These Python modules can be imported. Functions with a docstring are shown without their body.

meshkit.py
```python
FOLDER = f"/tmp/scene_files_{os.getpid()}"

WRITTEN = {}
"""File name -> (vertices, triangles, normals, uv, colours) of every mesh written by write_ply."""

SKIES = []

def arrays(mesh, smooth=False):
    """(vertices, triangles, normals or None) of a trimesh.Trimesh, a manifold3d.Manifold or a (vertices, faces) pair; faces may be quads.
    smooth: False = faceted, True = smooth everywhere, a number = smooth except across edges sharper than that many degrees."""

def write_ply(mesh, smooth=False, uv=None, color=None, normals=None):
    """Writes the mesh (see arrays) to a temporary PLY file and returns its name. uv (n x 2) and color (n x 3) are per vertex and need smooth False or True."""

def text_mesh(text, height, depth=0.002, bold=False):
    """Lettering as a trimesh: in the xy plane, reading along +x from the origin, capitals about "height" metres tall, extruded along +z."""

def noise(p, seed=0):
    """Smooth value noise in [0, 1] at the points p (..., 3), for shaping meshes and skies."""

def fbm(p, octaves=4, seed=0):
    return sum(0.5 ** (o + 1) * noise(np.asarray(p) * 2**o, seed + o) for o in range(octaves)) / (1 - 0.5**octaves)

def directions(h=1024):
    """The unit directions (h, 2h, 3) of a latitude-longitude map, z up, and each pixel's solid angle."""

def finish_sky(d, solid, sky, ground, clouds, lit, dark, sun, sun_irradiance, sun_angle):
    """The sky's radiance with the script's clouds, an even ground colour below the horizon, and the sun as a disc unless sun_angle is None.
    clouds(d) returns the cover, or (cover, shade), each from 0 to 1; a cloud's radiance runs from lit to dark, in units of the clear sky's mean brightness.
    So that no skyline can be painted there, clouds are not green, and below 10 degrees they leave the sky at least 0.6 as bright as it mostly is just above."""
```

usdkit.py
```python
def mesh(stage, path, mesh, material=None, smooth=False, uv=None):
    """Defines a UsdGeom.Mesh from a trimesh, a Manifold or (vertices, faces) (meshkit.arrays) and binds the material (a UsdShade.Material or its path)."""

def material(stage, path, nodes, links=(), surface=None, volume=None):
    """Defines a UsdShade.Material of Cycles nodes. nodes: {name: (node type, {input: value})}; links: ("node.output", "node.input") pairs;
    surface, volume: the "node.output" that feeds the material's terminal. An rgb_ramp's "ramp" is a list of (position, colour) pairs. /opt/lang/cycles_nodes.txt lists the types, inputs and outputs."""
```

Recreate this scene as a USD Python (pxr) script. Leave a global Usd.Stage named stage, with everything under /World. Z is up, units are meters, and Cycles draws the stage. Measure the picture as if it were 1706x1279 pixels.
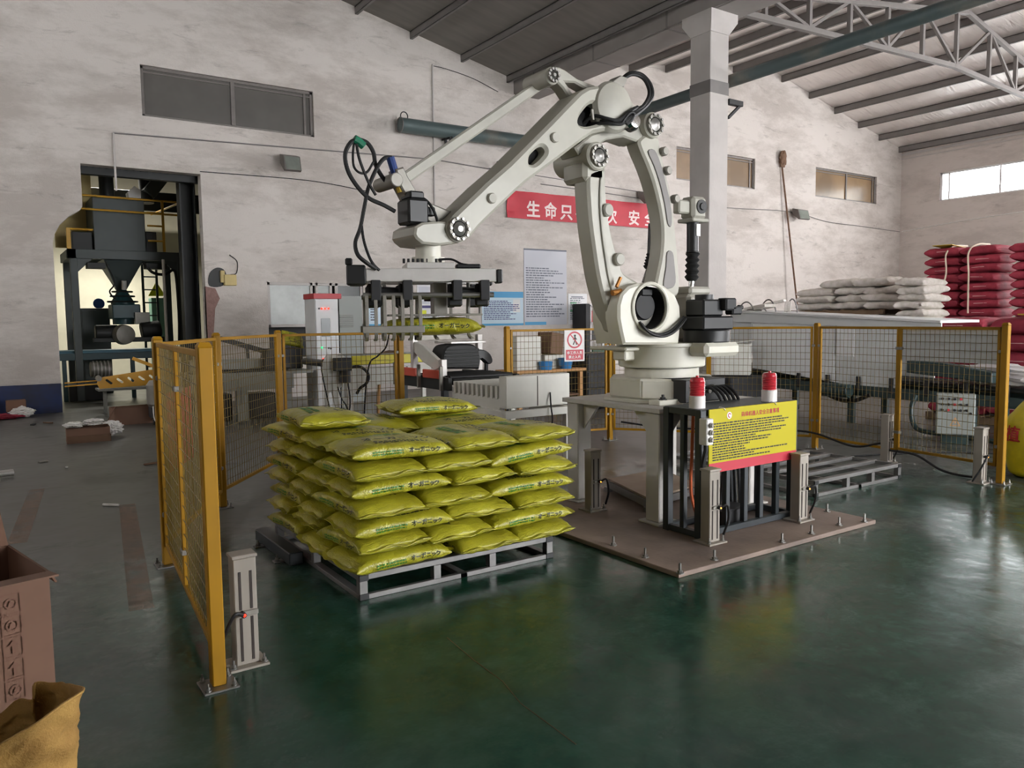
import math
import random
import numpy as np
import trimesh
import usdkit
import meshkit
from pxr import Gf, Sdf, Usd, UsdGeom, UsdLux, UsdShade
from scipy.spatial import ConvexHull
from shapely.geometry import Polygon

rng = np.random.default_rng(7)
stage = Usd.Stage.CreateInMemory()
UsdGeom.SetStageUpAxis(stage, 'Z')
UsdGeom.SetStageMetersPerUnit(stage, 1.0)
UsdGeom.Xform.Define(stage, '/World')

# ------------------------------------------------------------------ camera, sky, daylight, exposure
YAW, PITCH, ROLL = math.radians(34.25), math.radians(-4.70), math.radians(-0.672)
EYE = np.array([0.0, 0.0, 1.6])
fwd = np.array([math.sin(YAW) * math.cos(PITCH), math.cos(YAW) * math.cos(PITCH), math.sin(PITCH)])
rgt = np.array([math.cos(YAW), -math.sin(YAW), 0.0])
upv = np.cross(rgt, fwd)
rr = math.cos(ROLL) * rgt + math.sin(ROLL) * upv
uu = -math.sin(ROLL) * rgt + math.cos(ROLL) * upv
cam = UsdGeom.Camera.Define(stage, '/World/camera')
M = Gf.Matrix4d(1.0)
for i, row in enumerate((rr, uu, -fwd, EYE)):
    for j in range(3):
        M[i, j] = float(row[j])
cam.AddTransformOp().Set(M)
cam.CreateHorizontalApertureAttr(36.0)
cam.CreateVerticalApertureAttr(36.0 * 1279 / 1706)
cam.CreateFocalLengthAttr(36.0 * 1300 / 1706)
cam.CreateClippingRangeAttr(Gf.Vec2f(0.05, 500))
cam.CreateExposureAttr(-0.78)

dome = UsdLux.DomeLight.Define(stage, '/World/sky')
dome.CreateIntensityAttr(7.5)
dome.CreateColorAttr(Gf.Vec3f(0.97, 0.98, 1.0))


def rect_light(name, pos, direction, w, h, strength, color=(1, 1, 1)):
    l = UsdLux.RectLight.Define(stage, '/World/' + name)
    l.CreateWidthAttr(w)
    l.CreateHeightAttr(h)
    l.CreateIntensityAttr(strength)
    l.CreateColorAttr(Gf.Vec3f(*color))
    d = np.array(direction, float) / np.linalg.norm(direction)
    z = -d
    x = np.cross([0, 0, 1.0], z)
    x = np.array([1.0, 0, 0]) if np.linalg.norm(x) < 1e-6 else x / np.linalg.norm(x)
    y = np.cross(z, x)
    m = Gf.Matrix4d(1.0)
    for i, row in enumerate((x, y, z, pos)):
        for j in range(3):
            m[i, j] = float(row[j])
    l.AddTransformOp().Set(m)


# daylight through the hall's openings out of view: the yard gate and the windows of the front wall,
# the gate of the right wall and the rest of its window band
rect_light('gate_front', (10.5, -7.2, 2.5), (0, 1, 0), 11.0, 5.0, 1.0, (1.0, 0.98, 0.97))
rect_light('window_left', (-7.3, 11.0, 6.0), (1, 0, 0), 6.0, 1.2, 3.0, (1.0, 0.98, 0.96))
rect_light('gate_right', (29.35, 4.5, 2.4), (-1, 0, 0), 6.0, 4.8, 9.0, (1.0, 0.97, 0.98))
rect_light('window_band_right', (29.35, 3.6, 6.2), (-1, 0, 0), 14.0, 1.0, 40.0, (1.0, 0.97, 0.98))
# the packing bay behind the back wall has its own lamps
rect_light('bay_lamp', (2.2, 20.6, 5.2), (0, 0.25, -1), 2.4, 0.25, 190.0, (1.0, 0.96, 0.84))
rect_light('bay_lamp_low', (3.0, 22.4, 3.3), (-0.2, 0.3, -1), 1.6, 0.2, 260.0, (1.0, 0.98, 0.86))


# ------------------------------------------------------------------ helpers
def S(r, g, b):
    """an sRGB colour, 0-255, as linear light"""
    return tuple(((c / 255 + 0.055) / 1.055) ** 2.4 if c > 10 else c / 255 / 12.92 for c in (r, g, b))


def mul(c, k):
    return tuple(min(1.0, x * k) for x in c)


MATS = {}


def pm(name, col, rough=0.5, metal=0.0, var=0.0, scale=5.0, col2=None, bump=0.0, bscale=40.0, coat=0.0, spec=0.5, stretch=(1, 1, 1), rvar=0.0, det=6.0, obj=False, edge=(0.35, 0.65), **extra):
    """a procedural principled material: two tones mixed by noise, roughness that varies, fine relief"""
    nodes = {'p': ('principled_bsdf', dict(base_color=col, roughness=rough, metallic=metal, coat_weight=coat, specular_ior_level=spec, **extra))}
    links = []
    if obj:
        nodes['g'] = ('texture_coordinate', {})
    else:
        nodes['g'] = ('geometry', {})
    src = 'g.object' if obj else 'g.position'
    nodes['m'] = ('mapping', dict(scale=stretch))
    links.append((src, 'm.vector'))
    if var or col2 is not None:
        c2 = col2 if col2 is not None else mul(col, 1 - var)
        nodes['n'] = ('noise_texture', dict(scale=scale, detail=det, roughness=0.6))
        nodes['r'] = ('rgb_ramp', dict(ramp=[(0.0, c2), (edge[0], c2), (edge[1], col), (1.0, col)]))
        links += [('m.vector', 'n.vector'), ('n.fac', 'r.fac'), ('r.color', 'p.base_color')]
    if rvar:
        nodes['n2'] = ('noise_texture', dict(scale=scale * 1.7, detail=5.0))
        nodes['mr'] = ('map_range', dict(from_min=0.3, from_max=0.7, to_min=max(0.02, rough - rvar), to_max=min(1, rough + rvar), clamp=True))
        links += [('m.vector', 'n2.vector'), ('n2.fac', 'mr.value'), ('mr.result', 'p.roughness')]
    if bump:
        nodes['n3'] = ('noise_texture', dict(scale=bscale, detail=4.0))
        nodes['b'] = ('bump', dict(strength=bump, distance=0.02))
        links += [('m.vector', 'n3.vector'), ('n3.fac', 'b.height'), ('b.normal', 'p.normal')]
    MATS[name] = usdkit.material(stage, '/World/Looks/' + name, nodes, links, surface='p.BSDF')
    return MATS[name]


def emit(name, col, strength):
    MATS[name] = usdkit.material(stage, '/World/Looks/' + name, {'p': ('principled_bsdf', dict(base_color=col, roughness=0.3, emission_color=col, emission_strength=strength))}, [], surface='p.BSDF')


_used = {}


def numbered(path):
    n = _used.get(path, 0)
    _used[path] = n + 1
    return path if n == 0 else f'{path}_{n:03d}'


class Thing:
    """an Xform at the thing's base; parts are given in world coordinates and stored relative to it"""

    def __init__(self, name, label=None, category=None, loc=(0, 0, 0), group=None, kind=None, rotz=0.0, local=False):
        self.path = numbered('/World/' + name)
        self.loc = np.array(loc, float)
        self.local = local
        x = UsdGeom.Xform.Define(stage, self.path)
        x.AddTranslateOp().Set(Gf.Vec3d(*map(float, self.loc)))
        if rotz:
            x.AddRotateZOp().Set(float(rotz))
        self.prim = x.GetPrim()
        tag(self.prim, label, category, group, kind)

    def part(self, name, mesh, mat, smooth=30, label=None, under=None, kind=None):
        v, f = raw(mesh)
        if not self.local:
            v = v - self.loc
        path = numbered((under or self.path) + '/' + name)
        m = usdkit.mesh(stage, path, (v, f), MATS[mat], smooth=smooth)
        tag(m.GetPrim(), label, None, None, kind)
        return path


def tag(prim, label=None, category=None, group=None, kind=None):
    for k, v in (('label', label), ('category', category), ('group', group), ('kind', kind)):
        if v:
            prim.SetCustomDataByKey(k, v)


def single(name, mesh, mat, label=None, category=None, group=None, kind=None, smooth=30):
    v, f = raw(mesh)
    path = numbered('/World/' + name)
    m = usdkit.mesh(stage, path, (v, f), MATS[mat], smooth=smooth)
    tag(m.GetPrim(), label, category, group, kind)
    return path


def copy_of(src, name, label, category, loc, rot=(0, 0, 0), group=None, scale=None):
    """a copy of a finished thing: an instanceable reference to it under its own number and label"""
    path = numbered('/World/' + name)
    x = UsdGeom.Xform.Define(stage, path)
    p = x.GetPrim()
    p.GetReferences().AddInternalReference(src.path)
    x.ClearXformOpOrder()
    x.AddTranslateOp(opSuffix='at').Set(Gf.Vec3d(*map(float, loc)))
    x.AddRotateXYZOp(opSuffix='turn').Set(Gf.Vec3f(*map(float, rot)))
    if scale is not None:
        x.AddScaleOp(opSuffix='size').Set(Gf.Vec3f(*map(float, scale)))
    p.SetInstanceable(True)
    tag(p, label, category, group)
    return p


def raw(mesh):
    if isinstance(mesh, MB):
        return mesh.get()
    if isinstance(mesh, tuple):
        return np.asarray(mesh[0], float), tris(mesh[1])
    return np.asarray(mesh.vertices, float), np.asarray(mesh.faces, int)


def tris(f):
    f = np.asarray(f, int)
    return np.vstack([f[:, [0, 1, 2]], f[:, [0, 2, 3]]]) if f.shape[1] == 4 else f


_hulls = {}


def chamfer_box(sx, sy, sz, c):
    a = np.array([sx, sy, sz]) / 2
    c = min(c, 0.45 * min(sx, sy, sz))
    pts = []
    for s in np.ndindex(2, 2, 2):
        s = np.array(s) * 2 - 1
        for k in range(3):
            q = a - c
            q[k] = a[k]
            pts.append(s * q)
    pts = np.array(pts)
    key = 'k'
    if key not in _hulls:
        unit = []
        for s in np.ndindex(2, 2, 2):
            s = np.array(s) * 2 - 1
            for k in range(3):
                q = np.array([0.9, 0.9, 0.9])
                q[k] = 1
                unit.append(s * q)
        unit = np.array(unit, float)
        h = ConvexHull(unit)
        f = h.simplices.copy()
        n = np.cross(unit[f[:, 1]] - unit[f[:, 0]], unit[f[:, 2]] - unit[f[:, 0]])
        bad = np.einsum('ij,ij->i', n, h.equations[:, :3]) < 0
        f[bad] = f[bad][:, ::-1]
        _hulls[key] = f
    return pts, _hulls[key]


def frame(d, hint=None):
    d = np.asarray(d, float)
    d = d / np.linalg.norm(d)
    h = np.array([0, 0, 1.0]) if hint is None else np.asarray(hint, float)
    if abs(d @ h) > 0.98 * np.linalg.norm(h):
        h = np.array([1.0, 0, 0]) if abs(d[0]) < 0.9 else np.array([0, 1.0, 0])
    a = np.cross(h, d)
    a /= np.linalg.norm(a)
    return a, np.cross(d, a), d


def spline(pts, n=8, closed=False):
    """a Catmull-Rom curve through the points"""
    p = np.asarray(pts, float)
    if closed:
        q = np.vstack([p[-1], p, p[:2]])
    else:
        q = np.vstack([2 * p[0] - p[1], p, 2 * p[-1] - p[-2]])
    out = []
    t = np.linspace(0, 1, n, endpoint=False)[:, None]
    for i in range(1, len(q) - 2):
        a, b, c, d = q[i - 1], q[i], q[i + 1], q[i + 2]
        out.append(0.5 * (2 * b + (c - a) * t + (2 * a - 5 * b + 4 * c - d) * t**2 + (3 * b - a - 3 * c + d) * t**3))
    out = np.vstack(out)
    return out if closed else np.vstack([out, p[-1]])


class MB:
    """collects shapes that become one mesh"""

    def __init__(self):
        self.v, self.f, self.n = [], [], 0

    def add(self, v, f):
        v = np.asarray(v, float)
        self.v.append(v)
        self.f.append(tris(f) + self.n)
        self.n += len(v)
        return self

    def get(self):
        return np.vstack(self.v), np.vstack(self.f)

    def mesh(self, m):
        return self.add(*raw(m))

    def box(self, lo, hi, c=0.004):
        lo, hi = np.minimum(lo, hi).astype(float), np.maximum(lo, hi).astype(float)
        v, f = chamfer_box(*(hi - lo), c)
        return self.add(v + (lo + hi) / 2, f)

    def obox(self, center, size, yaw=0.0, pitch=0.0, c=0.004):
        v, f = chamfer_box(*size, c)
        cy, sy, cp, sp = math.cos(yaw), math.sin(yaw), math.cos(pitch), math.sin(pitch)
        R = np.array([[cy, -sy, 0], [sy, cy, 0], [0, 0, 1]]) @ np.array([[cp, 0, sp], [0, 1, 0], [-sp, 0, cp]])
        return self.add(v @ R.T + np.asarray(center, float), f)

    def bar(self, p0, p1, w, h, hint=None, c=0.003):
        p0, p1 = np.asarray(p0, float), np.asarray(p1, float)
        a, b, d = frame(p1 - p0, hint)
        v, f = chamfer_box(w, h, np.linalg.norm(p1 - p0), c)
        return self.add(v @ np.array([a, b, d]) + (p0 + p1) / 2, f)

    def cyl(self, p0, p1, r0, r1=None, n=16, bev=0.0):
        p0, p1 = np.asarray(p0, float), np.asarray(p1, float)
        r1 = r0 if r1 is None else r1
        L = np.linalg.norm(p1 - p0)
        prof = [(0, 0), (r0, 0), (r1, L), (0, L)] if not bev else [(0, 0), (r0 - bev, 0), (r0, bev), (r1, L - bev), (r1 - bev, L), (0, L)]
        return self.lathe(prof, p0, p1 - p0, n)

    def lathe(self, prof, at, axis=(0, 0, 1), n=24):
        a, b, d = frame(axis)
        prof = np.asarray(prof, float)
        ang = np.arange(n) * 2 * np.pi / n
        ring = np.cos(ang)[:, None] * a + np.sin(ang)[:, None] * b
        V = (prof[:, None, 0, None] * ring[None] + prof[:, None, 1, None] * d).reshape(-1, 3) + np.asarray(at, float)
        F = []
        for i in range(len(prof) - 1):
            for j in range(n):
                k = (j + 1) % n
                A, B, C, D = i * n + j, i * n + k, (i + 1) * n + k, (i + 1) * n + j
                if prof[i, 0] < 1e-9:
                    F.append((A, C, D))
                elif prof[i + 1, 0] < 1e-9:
                    F.append((A, B, D))
                else:
                    F += [(A, B, C), (A, C, D)]
        m = trimesh.Trimesh(V, F, process=True)
        return self.add(m.vertices, m.faces)

    def tube(self, path, r, n=8, closed=False):
        p = np.asarray(path, float)
        t = np.gradient(p, axis=0) if not closed else np.roll(p, -1, 0) - np.roll(p, 1, 0)
        t /= np.linalg.norm(t, axis=1, keepdims=True) + 1e-12
        a = frame(t[0])[0]
        A = []
        for k in range(len(p)):
            a = a - (a @ t[k]) * t[k]
            a = a / (np.linalg.norm(a) + 1e-12)
            A.append(a)
        A = np.array(A)
        B = np.cross(t, A)
        ang = np.arange(n) * 2 * np.pi / n
        r = np.broadcast_to(r, (len(p),))
        V = (p[:, None] + r[:, None, None] * (np.cos(ang)[None, :, None] * A[:, None] + np.sin(ang)[None, :, None] * B[:, None])).reshape(-1, 3)
        F = []
        m = len(p)
        for i in range(m if closed else m - 1):
            for j in range(n):
                k, i2 = (j + 1) % n, (i + 1) % m
                F += [(i * n + j, i * n + k, i2 * n + k), (i * n + j, i2 * n + k, i2 * n + j)]
        if not closed:
            V = np.vstack([V, p[0], p[-1]])
            F += [(m * n, (j + 1) % n, j) for j in range(n)] + [(m * n + 1, (m - 1) * n + j, (m - 1) * n + (j + 1) % n) for j in range(n)]
        return self.add(V, F)

    def prism(self, pts, y0, y1, plane='xz', bev=0.0, holes=()):
        """an outline with thickness; plane xz is extruded along y, yz along x, xy along z; the edges are bevelled"""
        P = np.asarray(pts, float)
        if Polygon(P).exterior.is_ccw is False:
            P = P[::-1]
        y0, y1 = min(y0, y1), max(y0, y1)
        n = len(P)

        def inset(Q, b, sign=1):
            e = np.roll(Q, -1, 0) - Q
            e /= np.linalg.norm(e, axis=1, keepdims=True) + 1e-12
            nr = np.stack([-e[:, 1], e[:, 0]], 1)
            m = nr + np.roll(nr, 1, 0)
            k = 2 / np.maximum((m * m).sum(1, keepdims=True), 0.5)
            return Q + sign * m * k * b / 1.0 * 1.0

        levels = [(y0, 0.0), (y1, 0.0)] if not bev else [(y0, bev), (y0 + bev, 0.0), (y1 - bev, 0.0), (y1, bev)]
        rings = [P] + [np.asarray(h, float) if not Polygon(h).exterior.is_ccw else np.asarray(h, float)[::-1] for h in holes]
        V3, F, base = [], [], 0
        caps = []
        for ri, Q in enumerate(rings):
            n = len(Q)
            for y, b in levels:
                q = inset(Q, b) if b else Q
                V3.append(np.column_stack([q, np.full(n, y)]))
            for i in range(len(levels) - 1):
                for j in range(n):
                    k = (j + 1) % n
                    a0, a1, b0, b1 = base + i * n + j, base + i * n + k, base + (i + 1) * n + j, base + (i + 1) * n + k
                    F += [(a0, a1, b1), (a0, b1, b0)]
            caps.append((base, base + (len(levels) - 1) * n, n))
            base += n * len(levels)
        V = np.vstack(V3)
        lo = [V[c[0]:c[0] + c[2], :2] for c in caps]
        poly = Polygon(lo[0], lo[1:])
        tv, tf = trimesh.creation.triangulate_polygon(poly, engine='earcut')
        allp = np.vstack(lo)
        from scipy.spatial import cKDTree
        idx = cKDTree(allp).query(tv)[1]
        lo_id = np.concatenate([np.arange(c[0], c[0] + c[2]) for c in caps])
        hi_id = np.concatenate([np.arange(c[1], c[1] + c[2]) for c in caps])
        for t in tf:
            a, b, c = idx[t]
            if np.cross(allp[b] - allp[a], allp[c] - allp[a]) < 0:
                b, c = c, b
            F.append((lo_id[a], lo_id[c], lo_id[b]))
            F.append((hi_id[a], hi_id[b], hi_id[c]))
        F = np.array(F)
        if plane == 'xz':
            V = V[:, [0, 2, 1]]
            F = F[:, ::-1]
        elif plane == 'yz':
            V = V[:, [2, 0, 1]]
        return self.add(V, F)

    def wires(self, segs, r):
        """thin straight wires as four-sided bars"""
        for p0, p1 in segs:
            a, b, d = frame(np.asarray(p1, float) - p0)
            q = [a * r, b * r, -a * r, -b * r]
            V = np.array([np.asarray(p0, float) + k for k in q] + [np.asarray(p1, float) + k for k in q])
            self.add(V, [(j, (j + 1) % 4, 4 + (j + 1) % 4, 4 + j) for j in range(4)])
        return self


def circle(cx, cy, r, n=24, a0=0.0):
    t = np.arange(n) * 2 * np.pi / n + a0
    return np.column_stack([cx + r * np.cos(t), cy + r * np.sin(t)])


def pill(x0, z0, x1, z1, r, n=8):
    a = math.atan2(z1 - z0, x1 - x0)
    t = np.linspace(-np.pi / 2, np.pi / 2, n)
    return np.vstack([np.column_stack([x1 + r * np.cos(a + t), z1 + r * np.sin(a + t)]), np.column_stack([x0 - r * np.cos(a + t), z0 - r * np.sin(a + t)])])


GLYPHS = {
    '生': '3,42 3,45 15,63 22,82 32,79 29,65 41,65 42,82 54,83 55,65 89,64 88,53 55,52 55,37 85,36 85,26 55,24 55,5 92,5 94,3 93,-7 4,-7 3,4 5,5 42,5 42,24 15,25 13,26 13,34 16,37 42,37 42,52 23,53 13,37',
    '命': '1,54 28,66 47,85 50,85 56,80 56,76 63,70 78,61 95,53 89,44 86,43 85,7 80,4 65,3 62,9 61,-9 50,-10 50,43 84,44 70,51 68,47 28,47 25,50 13,44 44,42 44,7 22,5 20,-2 11,-2 10,43 5,44/61,14 75,15 75,32 61,32/48,67 40,58 57,59/22,18 32,17 32,32 22,32',
    '只': '55,16 56,20 65,23 83,8 92,-1 93,-5 83,-10|14,28 14,76 82,76 83,29/25,40 70,40 71,64 26,64|2,-4 4,-1 17,9 30,23 33,23 42,19 40,14 29,2 13,-10 9,-10',
    '有': '1,29 16,43 26,58 5,59 5,71 31,71 35,83 39,83 47,81 46,71 92,70 91,59 40,59 37,54 81,52 82,1 80,-6 76,-9 56,-9 53,1 69,2 69,9 35,9 34,-9 23,-10 22,31 9,21/34,21 68,20 70,25 35,25/35,41 35,36 70,37 69,41',
    '一': '2,32 3,44 94,44 95,42 95,34 93,31',
    '次': '2,5 2,8 22,38 25,39 35,59 43,83 53,81 51,67 86,67 92,64 89,51 81,34 71,38 77,55 65,55 65,38 72,20 83,7 95,0 89,-9 86,-10 74,-2 60,18 53,7 33,-9 28,-11 21,-4 22,0 38,10 46,20 52,35 52,55 46,55 36,35 29,37 32,31 13,0 10,-1|3,70 8,77 11,77 26,67 31,61 25,53 23,53 4,67',
    '安': '4,35 5,46 31,46 38,60 19,61 19,49 8,48 8,72 40,72 37,80 45,83 49,83 55,72 89,72 88,48 77,49 77,61 50,61 50,56 46,46 92,45 92,35 73,34 62,15 88,2 90,1 90,-2 81,-10 51,5 34,-4 12,-10 5,-2 7,1 26,6 37,12 16,20 23,34/34,26 50,20 59,34 39,34',
    '全': '0,46 27,63 46,85 55,82 56,76 66,66 95,47 96,43 90,36 81,40 79,37 54,36 54,27 79,26 80,16 54,15 54,4 90,4 92,2 91,-7 5,-7 6,4 42,4 42,15 19,15 17,24 19,26 42,26 42,36 18,37 16,40 6,37/48,67 29,48 68,49',
    'オ': '6,12 8,16 33,33 47,48 11,48 10,49 11,61 52,61 52,77 64,78 66,76 66,61 88,61 88,49 65,48 66,2 62,-4 44,-5 37,-4 38,8 53,7 53,35 34,17 15,5 13,5',
    'ー': '7,32 7,43 9,44 87,44 89,42 89,32 87,30 9,30',
    'ガ': '6,2 26,21 31,31 34,47 10,47 8,49 8,59 36,60 35,76 38,77 49,77 49,59 71,59 65,74 71,78 75,77 78,80 85,82 91,71 93,65 87,62 83,63 79,59 83,55 82,35 79,13 75,0 67,-5 54,-5 46,-4 45,1 46,8 65,9 68,26 69,47 47,47 44,31 37,15 31,7 19,-5 13,-5',
    'ニ': '7,4 8,17 86,17 88,16 88,5 85,3|14,54 14,63 17,65 77,65 80,63 80,54 78,52 16,52',
    'ッ': '26,0 43,9 57,21 67,36 71,55 83,51 79,32 74,22 58,3 36,-10 34,-10|37,55 45,58 49,56 56,36 55,32 45,30|14,49 23,53 26,52 35,29 34,26 23,25',
    'ク': '7,39 28,57 42,80 54,76 50,66 79,67 86,62 79,40 64,17 44,1 28,-7 25,-7 17,0 17,3 36,11 50,21 62,37 70,54 42,54 29,40 17,30 8,35',
    '码': '1,30 9,48 13,64 13,67 3,67 4,78 84,77 81,41 92,41 92,31 88,0 82,-8 63,-10 60,-2 61,2 74,1 77,6 77,11 38,11 36,2 20,2 19,-5 10,-6 9,21 4,23/21,49 37,47 38,22 79,22 79,30 42,31 46,67 26,66/50,65 56,63 55,41 69,41 72,66/20,14 26,14 26,37 20,37',
    '垛': '1,14 14,19 14,48 4,49 2,58 4,60 14,60 15,82 25,82 26,60 35,60 37,51 44,62 46,80 78,79 78,54 90,53 92,46 90,43 72,43 68,45 68,37 92,35 91,25 74,25 84,14 95,7 95,4 89,-2 86,-3 83,-1 68,13 67,-10 56,-9 55,12 44,2 34,-4 28,5 42,15 49,23 49,25 37,25 37,14 7,2 3,5/26,24 33,26 34,37 56,37 56,49 67,50 66,68 57,68 53,51 41,38 34,44 33,48 26,48',
    '机': '4,9 1,19 11,36 16,50 4,51 2,61 5,63 18,63 20,83 30,83 31,63 45,62 47,78 82,77 82,3 86,4 86,20 90,20 95,17 96,1 92,-8 77,-9 71,-2 70,67 57,66 55,19 47,-1 40,-10 31,-5 29,-10 19,-9 18,23 7,8/31,45 42,33 45,31 45,52 31,51/31,-1 32,-1 38,6 43,24 40,20 37,20 31,27',
    '器': '1,17 1,21 20,31 4,32 2,41 4,43 34,43 37,47 10,49 10,79 43,79 44,53 49,52 50,53 51,79 86,78 86,49 77,47 80,43 93,43 94,34 92,32 74,31 95,22 95,19 91,13 86,11 85,-10 76,-10 74,-8 63,-8 61,-10 51,-9 51,23 61,25 55,32 39,32 33,26 44,23 43,-10 22,-8 20,-10 11,-10 10,11 5,11/62,4 74,4 74,13 63,13/62,60 74,59 74,68 63,68/52,48 50,43 58,44 56,48/22,68 22,59 33,60 32,68/22,4 32,4 32,13 22,13',
    '人': '2,-3 4,1 12,6 23,16 33,32 40,54 41,82 54,82 54,62 61,36 74,16 85,6 94,2 95,-2 89,-9 86,-9 73,-1 58,16 48,36 39,16 25,0 11,-10 9,-10',
    '注': '4,-2 23,31 27,31 33,26 34,36 55,37 55,53 30,54 29,62 26,62 7,73 7,77 12,82 33,72 32,65 56,65 50,80 60,84 71,65 92,64 91,53 67,53 67,36 88,36 89,26 67,24 67,6 92,5 95,3 94,-7 28,-7 26,2 29,5 55,5 55,25 33,25 14,-9 11,-9|2,47 5,55 9,56 26,47 28,43 25,37 21,35',
    '意': '4,-4 4,-1 16,18 16,49 6,50 5,59 25,61 23,65 10,66 10,76 41,76 41,82 51,84 56,76 87,75 86,66 73,65 71,61 92,59 91,50 80,49 80,17 92,1 91,-3 82,-6 73,7 70,-5 65,-9 35,-10 31,-8 27,-5 26,10 13,-8/56,16 61,11 70,9 69,17/28,27 68,26 69,28 28,29/28,40 68,38 69,39/38,2 59,1 61,7 53,3 38,13/38,65 39,61 57,61 59,65/22,16 25,14 26,14 26,17',
    '事': '2,19 2,27 4,28 41,29 11,31 11,39 13,40 41,41 14,43 15,64 4,66 5,76 41,76 42,83 52,83 55,76 92,75 92,65 81,64 82,43 54,41 83,40 84,28 94,26 93,17 84,17 83,1 73,1 71,5 55,5 53,-4 50,-8 30,-10 26,-2 26,0 41,1 41,5 11,5 11,14 41,15 41,17/55,30 71,28 72,29/55,17 55,15 72,16 71,17/54,52 70,52 70,53 55,54/26,52 41,52 41,53 26,54',
    '项': '1,19 14,24 14,59 3,61 2,71 34,72 35,79 94,78 93,68 70,68 67,64 86,62 88,60 88,14 87,13 78,12 95,-2 89,-10 86,-10 64,7 52,-3 35,-10 28,-3 29,0 45,6 54,15 57,24 57,51 49,50 49,13 38,13 37,19 4,8/68,50 68,14 71,16 76,14 76,51/37,62 53,62 55,67 38,68/26,28 38,30 37,61 26,59',
    '非': '53,82 65,82 66,69 91,69 93,67 93,59 91,57 65,57 66,47 91,46 90,35 66,35 66,26 93,25 94,14 66,13 64,-10 53,-9|3,24 31,26 31,35 8,35 7,37 7,46 9,47 31,48 31,57 7,57 5,68 31,69 32,82 43,83 43,-10 32,-9 31,13 4,13',
    '工': '4,-3 2,7 4,9 41,10 41,60 8,61 9,73 89,71 88,61 54,60 54,10 92,9 92,-3',
    '作': '1,43 15,60 26,83 37,80 27,58 28,45 38,59 48,81 55,82 60,79 57,67 95,66 95,57 92,55 65,54 65,46 92,45 91,35 65,35 65,25 93,25 94,14 65,13 65,-9 54,-10 53,55 50,55 37,36 34,35 27,40 27,-8 25,-10 16,-10 15,37 7,32',
    '员': '4,-4 5,0 24,5 36,12 41,18 42,34 53,33 53,14 72,9 72,35 25,35 25,8 13,7 14,47 85,46 85,8 77,6 92,-1 87,-11 48,6 33,-4 12,-11|16,77 17,79 80,79 81,53 80,51 17,51/29,68 29,62 68,62 67,68',
    '禁': '1,46 2,49 16,62 6,63 5,73 21,74 22,83 31,83 33,74 46,73 62,74 64,83 73,83 75,74 90,74 91,72 90,63 80,62 94,49 94,46 89,40 86,40 74,49 74,40 82,40 83,38 81,29 16,29 15,38 21,40 21,49 9,39/51,41 62,40 62,50 61,50/38,62 48,53 57,62 46,64/34,52 33,40 46,40 41,46|3,-4 3,-1 15,8 21,14 4,16 5,26 92,25 91,15 74,14 91,-1 89,-5 83,-9 61,9 63,15 55,15 54,-5 50,-9 31,-10 28,-3 29,1 42,1 42,15 32,15 33,11 31,7 12,-9',
    '止': '2,-4 4,7 16,7 17,62 28,61 28,7 45,7 46,82 57,83 58,51 88,51 89,49 88,39 58,39 58,7 92,7 94,5 93,-5',
    '入': '2,-3 3,1 15,9 26,20 38,44 41,57 26,71 32,81 37,79 49,67 76,20 84,10 95,3 90,-9 79,-3 68,8 50,39 36,12 22,-2 11,-10',
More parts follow.
